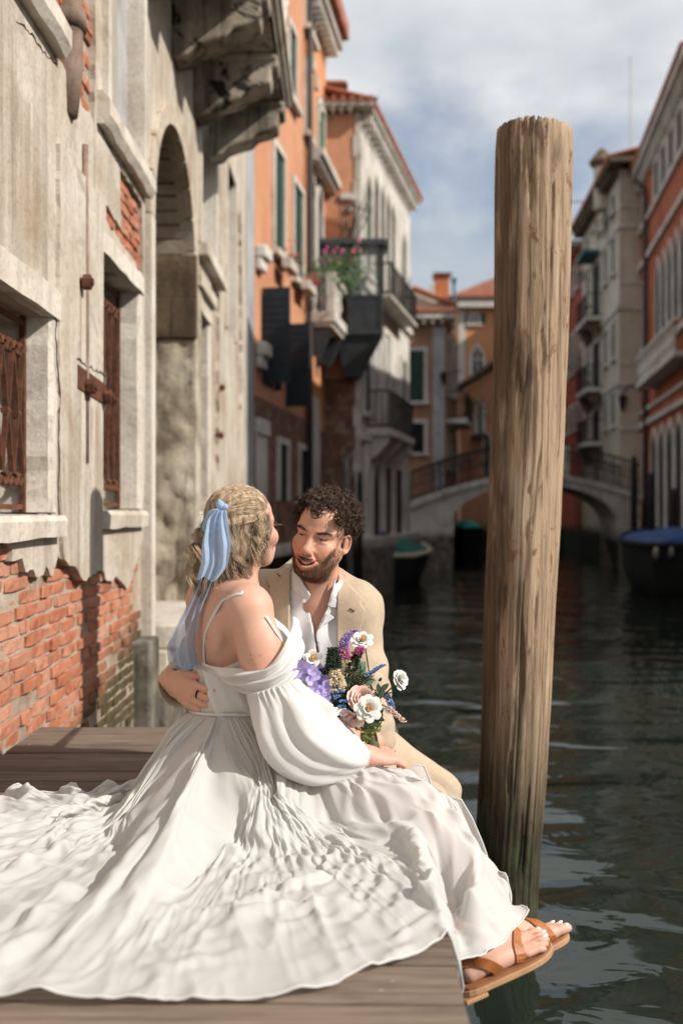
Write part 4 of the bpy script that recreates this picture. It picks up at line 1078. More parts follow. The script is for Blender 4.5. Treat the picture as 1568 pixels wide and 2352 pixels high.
for k in range(16): m.tube([A+Vector((0, k*0.2, 0)), B+Vector((0, k*0.2, 0))], 0.085, 6)
m.build('roof', M_ROOF, h3)
M_CHIM = simple('orange_chimney_render', (0.52, 0.17, 0.065), 0.9, 0.15, 3)
c0 = gx(999, GY+2); c1 = gx(1028, GY+2)
MB().box(c0, c1, GY+1.6, GY+2.1, gz(700, GY+2), gz(646, GY+2)).build('chimney', M_CHIM, h3)
m = MB(); m.hexa([(c0-.02, GY+1.58, gz(646, GY+2)+.002), (c1+.02, GY+1.58, gz(646, GY+2)+.002), (c1+.02, GY+2.12, gz(646, GY+2)+.002), (c0-.02, GY+2.12, gz(646, GY+2)+.002), (c0-.10, GY+1.5, gz(634, GY+2)), (c1+.10, GY+1.5, gz(634, GY+2)), (c1+.10, GY+2.2, gz(634, GY+2)), (c0-.10, GY+2.2, gz(634, GY+2))]); m.build('chimney_cap', M_ROOF, h3)
MB().box(gx(988, GY+3), gx(999, GY+3), GY+2.8, GY+3.1, gz(700, GY+3), gz(655, GY+3)).build('chimney', M_TRIM, h3); MB().box(gx(970, GY+3), gx(980, GY+3), GY+2.8, GY+3.1, gz(690, GY+3), gz(668, GY+3)).build('chimney', M_TRIM, h3)
for a0, z0, z1 in ((1.0, gz(905, 32), gz(775, 32)), (2.6, gz(905, 33), gz(785, 33)), (0.9, gz(1075, 32), gz(985, 32)), (2.5, gz(1075, 33), gz(1000, 33))): window(FR_, h3, a0, a0+0.8, z0, z1, M_DARK, 0.12)
m = MB(); bz3 = gz(966, 32); FR_.box(m, 0.3, 3.2, bz3-0.14, bz3, 0, 0.65); b3 = m.build('balcony', M_TRIM, h3); railing(FR_, b3, 0.35, 3.15, bz3, 0.85, 0.0, 0.6, M_IRON, 0.14)
plant('hanging_plant', 'dark green plant spilling over the balcony of the brown house', 'plant', FR_.P(2.2, bz3+0.65, 0.75), (0.8, 0.8, 0.6), M_LEAF, None, 200, None, 11, 0.3)
pl = thing('wall_lamp', 'dark iron lantern on a bracket on the corner of the brown house', 'lamp', (fx+0.1, GY-0.1, gz(865, GY)))
m = MB(); zl = gz(862, GY); m.tube([(fx, GY-0.02, zl), (fx+0.25, GY-0.05, zl+0.1), (fx+0.5, GY-0.1, zl+0.12)], 0.02, 6); m.build('bracket', M_IRON, pl)
MB().lathe((fx-0.05, GY-0.15, zl-0.30), [(0.05, 0), (0.12, 0.28), (0.14, 0.30), (0.03, 0.42)], 8).build('lantern', M_IRON, pl)

OY = 42.0
h4 = thing('orange_house', 'bright orange house with arched white windows and a tiled hip roof far behind the bridge', 'building', (gx(1120, OY), OY, 0))
ox_ = gx(1053, OY); oxr = gx(1300, OY); oz_ = gz(690, OY)
MB().box(ox_, oxr, OY, OY+7, -0.7, oz_).build('wall', M_ORANGE2, h4)
FO = Fac(oxr, OY, -1, 0); FO.n = Vector((0, -1))
def fob(x0, x1, y0, y1): return (oxr-gx(x1, OY), oxr-gx(x0, OY), gz(y1, OY), gz(y0, OY))
window(FO, h4, *fob(1079, 1098, 720, 744), M_GLASS, 0.10, arch=0.0, shutters=M_SHUT, mullion=True)
window(FO, h4, *fob(1085, 1107, 797, 866), M_GLASS, 0.16, arch=0.8, mullion=True)
window(FO, h4, *fob(1150, 1172, 797, 866), M_GLASS, 0.16, arch=0.8); window(FO, h4, *fob(1150, 1169, 720, 744), M_GLASS, 0.10, arch=0.0, shutters=M_SHUT)
FO.part('stone_quoin', M_TRIM, h4, *fob(1053, 1068, 708, 900), 0.0, 0.05)
FO.part('cornice', M_TRIM, h4, -0.3, oxr-ox_+0.35, oz_-0.35, oz_+0.02, 0.0, 0.4)
m = MB(); hp = Vector((gx(1185, OY+2), OY+3, gz(610, OY+2))); e = [Vector((ox_-0.5, OY-0.5, oz_+0.03)), Vector((oxr+0.5, OY-0.5, oz_+0.03)), Vector((oxr+.5, OY+7.5, oz_+.03)), Vector((ox_-.5, OY+7.5, oz_+.03))]
m.add(e+[hp, hp+Vector((0.5, 1, 0))], [(0, 1, 4), (1, 2, 5, 4), (2, 3, 5), (3, 0, 4, 5)])
for k in range(26):
    b = e[0].lerp(e[1], (k+.5)/26); t = 1-abs((b.x-hp.x)/(hp.x-e[0].x if b.x < hp.x else e[1].x-hp.x)); m.tube([b, b.lerp(Vector((b.x, hp.y, hp.z)), max(0.02, t))], 0.075, 5)
m.build('roof', M_ROOF, h4)
h5 = thing('low_brown_house', 'low tan house with a slanting eave in front of the orange house', 'building', (gx(1100, 36), 36, 0))
lx0, lx1 = gx(1056, 36), gx(1180, 36)
m = MB(); m.hexa([(lx0, 36, -.7), (lx1, 36, -.7), (lx1, 39, -.7), (lx0, 39, -.7), (lx0, 36, gz(905, 36)), (lx1, 36, gz(815, 36)), (lx1, 39, gz(815, 36)), (lx0, 39, gz(905, 36))]); m.build('wall', M_PALSIDE, h5)
m = MB(); m.hexa([(lx0-.3, 35.7, gz(905, 36)+.0), (lx1, 35.7, gz(810, 36)), (lx1, 39, gz(810, 36)), (lx0-.3, 39, gz(905, 36)), (lx0-.3, 35.7, gz(905, 36)+.2), (lx1, 35.7, gz(810, 36)+.2), (lx1, 39, gz(810, 36)+.2), (lx0-.3, 39, gz(905, 36)+.2)]); m.build('roof', M_BROWNSTONE, h5)
FL = Fac(lx1, 36, -1, 0); FL.n = Vector((0, -1))
def flb(x0, x1, y0, y1): return (lx1-gx(x1, 36), lx1-gx(x0, 36), gz(y1, 36), gz(y0, 36))
window(FL, h5, *flb(1098, 1105, 925, 1000), M_DARK, 0.14, sill=False, arch=0.5); window(FL, h5, *flb(1078, 1084, 950, 978), M_TRIM, 0.03, sill=False); window(FL, h5, *flb(1112, 1122, 1000, 1090), M_DARK, 0.08, sill=False)
FL.part('canopy', M_WOODDK, h5, *flb(1080, 1108, 1000, 1008), 0.0, 0.5)
# house closing the view under the bridge
MB_ = thing('far_house', 'dim brick house seen beneath the bridge arch', 'building', (8, 47, 0))
MB().box(1.5, 9.0, 50, 54, -0.7, 7.0).build('wall', M_DARKBRICK, MB_)

# ---------------------------------------------------------------- right bank
RC = Fac(8.36, 30.0, 0.081, 1.0, -1)     # cream house, canal face
RN = Fac(8.36, 30.0, 1.0, 0.0, 1)         # its face towards the camera
h6 = thing('cream_house', 'tall cream house with dark shutters and stone bands right of the mooring post', 'building', (9.2, 31, 0))
cz = gz(388, 30); LC = 7.0
m = MB(); m.hexa([RC.P(0, -.7), (14, 30, -.7), (14, 37, -.7), RC.P(LC, -.7), RC.P(0, cz), (14, 30, cz), (14, 37, cz), RC.P(LC, cz)]); m.build('wall', M_CREAM, h6)
for y in (518, 706, 880):
    z = gz(y, 30); m = MB(); RC.box(m, -0.045, LC, z-0.07, z+0.07, -0.02, 0.06); RN.box(m, 0.0, 3.0, z-0.07, z+0.07, -0.02, 0.06); m.build('string_course', M_TRIM, h6)
for y in (474, 650, 835, 985):
    z = gz(y, 30); RN.part('string_course', M_TRIM, h6, 0.0, 3.0, z-0.05, z+0.05, -0.02, 0.04)
m = MB(); RC.box(m, -0.7, LC, cz+0.002, cz+0.14, -4, 0.40); RN.box(m, 0.0, 3, cz+0.002, cz+0.139, -1, 0.38); 
for k in range(20): RC.box(m, 0.05+k*0.35, 0.2+k*0.35, cz-0.22, cz, 0.0, 0.34)
m.build('cornice', M_BROWNSTONE, h6); tiles(RC, -0.7, LC, cz+0.17, cz+0.9, 0.45, -2.5, h6)
rows_ = [(gz(476, 32), gz(516, 32)), (gz(572, 32), gz(650, 32)), (gz(760, 32), gz(838, 32)), (gz(915, 32), gz(985, 32)), ]
for (zt, zb) in rows_:
    for a0 in (0.55, 1.85): window(RC, h6, a0, a0+0.5, zb, zt, M_SHUT, 0.09)
    for a0 in (5.4,): window(RC, h6, a0, a0+0.5, zb, zt, M_SHUT, 0.09)
for zt, zb in ((gz(612, 34), gz(742, 34)), (gz(790, 34), gz(900, 34)), (gz(945, 34), gz(1020, 34))):
    window(RC, h6, 3.1, 4.5, zb, zt, M_DARK, 0.10, sill=False)
    m = MB(); RC.box(m, 2.7, 4.9, zb-0.14, zb, 0, 0.55); bb = m.build('balcony', M_TRIM, h6); railing(RC, bb, 2.75, 4.85, zb, 0.75, 0.0, 0.52, M_IRON, 0.14)
    for a in (2.85, 4.6): MB().prism([(0, -0.55), (0.2, -0.75), (0.5, -0.2), (0.5, -0.141), (0, -0.141)], lambda p, q, d: RC.P(d, zb+q, p), a, a+0.15).build('corbel', M_BROWNSTONE, bb)
m = MB(); RC.box(m, 3.0, 4.6, gz(598, 34), gz(590, 34), 0.02, 0.6); m.build('awning', simple('teal_awning', (0.02, 0.13, 0.14), 0.7), h6)
for k, (a, y) in enumerate(((0.8, 522), (2.1, 526), (5.6, 560))):
    plant('window_plant', ('leafy red potted plant under the first top floor window of the cream house', 'leafy potted plant under the second top floor window of the cream house', 'leafy potted plant under the farthest top floor window of the cream house')[k], 'plant', RC.P(a, gz(y, 31.5)-0.02, 0.25), (0.35, 0.4, 0.3), M_LEAF, M_GERAN, 60, 'pot plants on the cream house', 30+k)
plant('balcony_plant', 'trailing plant on the middle balcony of the cream house', 'plant', RC.P(4.6, gz(862, 34)+0.4, 0.55), (0.6, 0.7, 0.5), M_LEAF, None, 160, None, 41, 0.2)
ch = at(1381, 440, 32.0); m = MB(); m.lathe((ch.x, 32.0, ch.z-0.6), [(0.26, 0), (0.26, 1.35), (0.20, 1.36), (0.22, 1.40)], 10); co_ = m.build('chimney', M_CREAM, h6)
MB().lathe((ch.x, 32.0, ch.z+0.80), [(0.30, -0.02), (0.40, 0.10), (0.42, 0.14), (0.10, 0.55), (0.03, 0.6)], 10).build('chimney_cap', M_BROWNSTONE, co_)

h7 = thing('red_house', 'narrow dark red house beyond the cream house just right of the mooring post', 'building', (9.2, 40, 0))
rz = gz(562, 37); R7 = Fac(RC.P(LC, 0).x-0.02, 37.0, 0.081, 1.0, -1)
m = MB(); m.hexa([R7.P(0.01, -.7), (14, 37.01, -.7), (14, 52, -.7), R7.P(15, -.7), R7.P(0.01, rz), (14, 37.01, rz), (14, 52, rz), R7.P(15, rz)]); m.build('wall', M_RED, h7)
m = MB(); R7.box(m, 0, 15, rz+0.002, rz+0.18, -3, 0.4); m.build('cornice', M_TRIM, h7)
for zt, zb in ((gz(605, 38), gz(665, 38)), (gz(760, 38), gz(850, 38)), (gz(930, 38), gz(985, 38))):
    for a0 in (0.5, 1.9, 3.5): window(R7, h7, a0, a0+0.6, zb, zt, M_DARK, 0.12)

# large red-orange palace with a gothic window row, runs on towards the camera outside the frame
RP = Fac(9.0, 30.0, -0.155, -1.0, 1); RP.n = Vector((-1.0, 0.155)).normalized()
h8 = thing('red_orange_palace', 'red orange palace with white stone arcades along the right bank', 'building', (8.5, 26, 0))
pz = 11.35; LP = 8.6
m = MB(); q0 = RP.P(0.01, 0); q1 = RP.P(LP, 0)
m.hexa([(q0.x, q0.y, -.7), (14, q0.y, -.7), (14, q1.y, -.7), (q1.x, q1.y, -.7), (q0.x, q0.y, pz), (14, q0.y, pz), (14, q1.y, pz), (q1.x, q1.y, pz)]); m.build('wall', M_REDOR, h8)
m = MB(); RP.box(m, 0, LP, pz-0.02, pz+0.17, -3, 0.30); RP.box(m, 0, LP, pz-0.16, pz-0.022, -0.0, 0.18)
for k in range(23): RP.box(m, 0.06+k*0.37, 0.21+k*0.37, pz-0.36, pz-0.162, 0.0, 0.16)
m.build('cornice', M_TRIM, h8); tiles(RP, 0, LP, pz+0.2, pz+1.0, 0.36, -3, h8)
def course(z, h=0.14, d=0.10): RP.part('string_course', M_TRIM, h8, 0.0, LP, z-h/2, z+h/2, -0.02, d)
for z in (8.68, 9.75, 5.70, 3.95): course(z)
course(4.35, 0.10, 0.08)
m = MB(); zt = RP.px(1489, 600)[1]; ap = RP.px(1489, 600)[0]; m.tube([RP.P(ap-0.9, pz-0.2, 0.25), RP.P(ap-0.1, pz-0.75, 0.12), RP.P(ap, pz-1.0, 0.10), RP.P(ap, 6, 0.10), RP.P(ap, 0.5, 0.10)], 0.07, 8); m.build('downpipe', M_PIPE, h8, smooth=True)
for k in range(5): window(RP, h8, 2.85+k*1.15, 3.5+k*1.15, 9.85, 10.85, M_DARK, 0.16, sill=False)
window(RP, h8, 0.6, 1.1, 9.75, 10.6, M_SHUT, 0.08); window(RP, h8, 0.6, 1.1, 6.2, 8.1, M_SHUT, 0.1); window(RP, h8, 0.6, 1.2, 1.9, 3.6, M_DARK, 0.1)
for k in range(6):
    a0 = 3.1+k*0.92; window(RP, h8, a0, a0+0.62, 5.95, 8.1, M_DARK, 0.14, sill=False, arch=0.9)
m = MB(); RP.box(m, 2.7, 8.6, 4.78, 4.90, 0, 0.5); b8 = m.build('balcony', M_TRIM, h8)
m = MB(); RP.box(m, 2.7, 8.6, 5.55, 5.64, 0.36, 0.5); m.build('balcony_rail', M_TRIM, b8)
for k in range(23): MB().lathe(RP.P(2.85+k*0.245, 4.902, 0.43), [(.05, 0), (.05, .05), (.025, .1), (.055, .28), (.025, .48), (.05, .60), (.05, .645)], 6).build('baluster', M_TRIM, b8)
for k in range(5):
    a0 = 2.35+k*1.25; window(RP, h8, a0, a0+0.85, 0.9, 3.55, M_DARK, 0.20, sill=False, arch=0.35)
RP.part('base_wall', M_TIDE, h8, 0.0, LP, -0.7, 0.8, -0.02, 0.16)
h9 = thing('red_house', 'unseen lower red house added next to the palace to shape the canal shadow', 'building', (7, 16, 0))
q2 = RP.P(8.62, 0); q3 = RP.P(21.0, 0)  # unseen house added, kept low to set the shadow on the left bank
m = MB(); m.hexa([(q2.x, q2.y, -.7), (14, q2.y, -.7), (14, q3.y, -.7), (q3.x, q3.y, -.7), (q2.x, q2.y, 9.3), (14, q2.y, 9.3), (14, q3.y, 9.3), (q3.x, q3.y, 9.3)]); m.build('wall', M_RED, h9)
for k in range(7): window(RP, h9, 9.6+k*1.6, 10.4+k*1.6, 6.0, 7.7, M_SHUT, 0.1); window(RP, h9, 9.6+k*1.6, 10.4+k*1.6, 2.5, 4.3, M_DARK, 0.1)
lm = thing('wall_lamp', 'dark bracket lantern at the far corner of the red orange palace', 'lamp', RP.P(0.3, 4.6, 0.4))
m = MB(); m.tube([RP.P(0.2, 5.0, 0), RP.P(0.2, 5.2, 0.3), RP.P(0.2, 5.0, 0.55)], 0.025, 6); m.build('bracket', M_IRON, lm)
MB().lathe(RP.P(0.2, 4.45, 0.55), [(0.05, 0), (0.13, 0.35), (0.16, 0.38), (0.04, 0.5)], 8).build('lantern', M_IRON, lm)

# ---------------------------------------------------------------- poles and boats
M_POLE = simple('dark_mooring_pole', (0.022, 0.018, 0.016), 0.6, 0.4, 8, 0.3); M_POLEG = simple('grey_mooring_pole', (0.20, 0.20, 0.21), 0.7, 0.3, 8, 0.3)
def pole(x, yt, Y, r, label, mat, dx=0.0, grp=None):
    a = at(x, yt, Y); root = thing('mooring_pole', label, 'mooring pole', (a.x, Y, 0), grp)
    m = MB(); m.tube([(a.x+dx, Y, -0.6), (a.x, Y, a.z-0.25), (a.x, Y, a.z-0.05), (a.x, Y, a.z)], [r, r, r*0.8, r*0.15], 10); m.build('pole', mat, root, smooth=True)
pole(795, 1052, 17.4, 0.055, 'grey slanting mooring pole behind the groom, left of the palace door', M_POLEG, 0.10)
pole(826, 1082, 18.0, 0.05, 'dark mooring pole beside the palace corner behind the groom', M_POLE)
pole(1455, 1046, 24.0, 0.085, 'dark pointed mooring pole at the right foot of the bridge', M_POLE)
pole(1494, 1085, 22.0, 0.085, 'dark mooring pole in front of the palace downpipe', M_POLE, 0.02)
pole(1546, 1120, 19.5, 0.06, 'dark mooring pole behind the blue covered boat', M_POLE)
def boat(name, label, cx, Y, L, Wd, dirv, hull, cover, rim, free=0.52, crown=0.42):
    root = thing(name, label, 'boat', (cx, Y, 0))
    d = Vector((dirv[0], dirv[1], 0)).normalized(); w = Vector((d.y, -d.x, 0))
    o = Vector((cx, Y, 0)); n = 17; H = []; Cv = []; rl = []; rr_ = []
    for i in range(n):
        t = i/(n-1); hw = Wd/2*(0.72+0.28*math.sin(min(1, t*1.7)*math.pi/2) if t < .6 else 1.0*math.sqrt(max(0.0, 1-((t-.6)/.4)**2.2)))
        hw = max(hw, 0.02); sh = free+0.22*max(0, (t-.5)/.5)**2
        p = o+d*(L*t); row = []
        for s, z in ((-1, sh), (-.94, .20), (-.7, -.25), (0, -.45), (.7, -.25), (.94, .20), (1, sh)): row.append(p+w*hw*s+Vector((0, 0, z)))
        H.append(row)
        c = [p+w*hw*s*0.97+Vector((0, 0, sh+0.01+crown*(1-abs(s)**1.6)*math.sin(math.pi*min(1, 0.16+t*0.9))*0.9)) for s in np.linspace(-1, 1, 9)]; Cv.append(c)
        rl.append(p-w*hw+Vector((0, 0, sh))); rr_.append(p+w*hw+Vector((0, 0, sh)))
    m = MB(); m.grid(H); m.f.append(tuple(range(7))); m.build('hull', hull, root, smooth=True)
    m = MB(); m.grid(Cv); m.f.append(tuple(range(8, -1, -1))); m.build('cover', cover, root, smooth=True)
    m = MB(); m.tube(rl+rr_[::-1], 0.055, 8); m.tube([rl[0], rr_[0]], 0.055, 8); m.build('gunwale', rim, root, smooth=True)
    return root, o, d, w
M_HULL = simple('dark_hull', (0.010, 0.011, 0.012), 0.85, 0.3, 4); M_GCOV = simple('green_boat_cover', (0.012, 0.115, 0.085), 0.75, 0.3, 3, 0.3); M_BCOV = simple('blue_boat_cover', (0.015, 0.07, 0.22), 0.7, 0.3, 3, 0.3)
M_RIM = simple('cream_gunwale', (0.50, 0.44, 0.34), 0.6, 0.2, 8); M_HULLB = simple('blue_hull', (0.01, 0.04, 0.11), 0.4, 0.2, 4)
r_, o_, d_, w_ = boat('moored_boat', 'small boat with a green cover, cream gunwale and an outboard motor', 0.84, 20.6, 4.0, 1.75, (0.13, 1.0), M_HULL, M_GCOV, M_RIM, 0.50, 0.50)
p = o_-d_*0.16+Vector((0, 0, 0))
m = MB(); m.tube([p+Vector((0, 0, .62)), p+Vector((0, 0, .80)), p+d_*-.02+Vector((0, 0, .93)), p+d_*.06+Vector((0, 0, .98))], [0.10, 0.15, 0.14, 0.06], 10); mo = m.build('outboard_motor', M_HULLB, r_, smooth=True)
m = MB(); m.tube([p+Vector((0, 0, .62)), p+Vector((0, 0, .25)), p+Vector((0, 0, -.2))], [0.06, 0.045, 0.04], 8); m.tube([p-d_*0.10+Vector((0, 0, .10)), p+d_*0.12+Vector((0, 0, .10))], 0.05, 8); m.build('shaft', simple('grey_metal', (0.35, 0.35, 0.36), 0.4, 0.1, metal=0.6), mo, smooth=True)
r2, o2, d2, w2 = boat('moored_boat', 'dark boat with a bright blue cover at the right edge', 6.18, 17.6, 4.6, 1.7, (0.155, 1.0), M_HULL, M_BCOV, M_HULL, 0.80, 0.34)
for k, s in enumerate((-0.62, -0.36)):
    q = o2+w2*s-d2*0.10+Vector((0, 0, .22)); m = MB(); m.tube([q+Vector((0, 0, .56)), q+Vector((0, 0, .50)), q+Vector((0, 0, .38)), q+Vector((0, 0, .32))], [0.02, .05, .05, .015], 8); m.build('fender', M_TRIM, r2, smooth=True)
ww = thing('moored_boat', 'tiny turquoise edged boat under the bridge arch', 'boat', (3.9, 33, 0))
gb = at(1078, 1186, 33); m = MB(); m.hexa([(gb.x-.25, 32.5, -.3), (gb.x+.25, 32.5, -.3), (gb.x+.25, 35, -.3), (gb.x-.25, 35, -.3), (gb.x-.32, 32.2, 0.9), (gb.x+.32, 32.2, 0.9), (gb.x+.3, 35.4, 0.9), (gb.x-.3, 35.4, 0.9)]); m.build('hull', M_HULL, ww)
m = MB(); m.hexa([(gb.x-.3, 32.3, .902), (gb.x+.3, 32.3, .902), (gb.x+.3, 35.2, .902), (gb.x-.3, 35.2, .902), (gb.x-.1, 32.8, 1.10), (gb.x+.1, 32.8, 1.10), (gb.x+.1, 35, 1.10), (gb.x-.1, 35, 1.10)]); m.build('cover', simple('turquoise_cover', (0.02, 0.30, 0.27), 0.7), ww)
# overhead wires right of the post, thin mast on the roofs
wr = thing('overhead_wire', 'thin wires strung across the canal to the cream house', 'wire', at(1320, 463, 34))
m = MB(); m.tube([at(1240, 462, 34), at(1300, 464, 34), at(1372, 463, 34)], 0.02, 5); m.tube([at(1240, 516, 36), at(1345, 520, 36)], 0.015, 5); m.build('wire', M_PIPE, wr)
ms = thing('roof_mast', 'thin pale aerial mast above the roofs on the right', 'mast', at(1446, 350, 33))
m = MB(); m.tube([at(1447, 380, 33), at(1447, 130, 33)], 0.025, 6); m.build('mast', M_TRIM, ms)
gt = thing('green_rooftop_vent', 'thin green roof vent pipe left of the far orange house', 'vent', at(1042, 690, 41))
m = MB(); a_ = at(1042, 700, 41); m.tube([a_, a_+Vector((0, 0, 0.9))], 0.06, 8); m.tube([a_+Vector((0, 0, 0.9)), a_+Vector((0, 0, 1.1))], [0.10, 0.12], 8); m.build('pipe', simple('verdigris', (0.03, 0.14, 0.14), 0.6), gt)
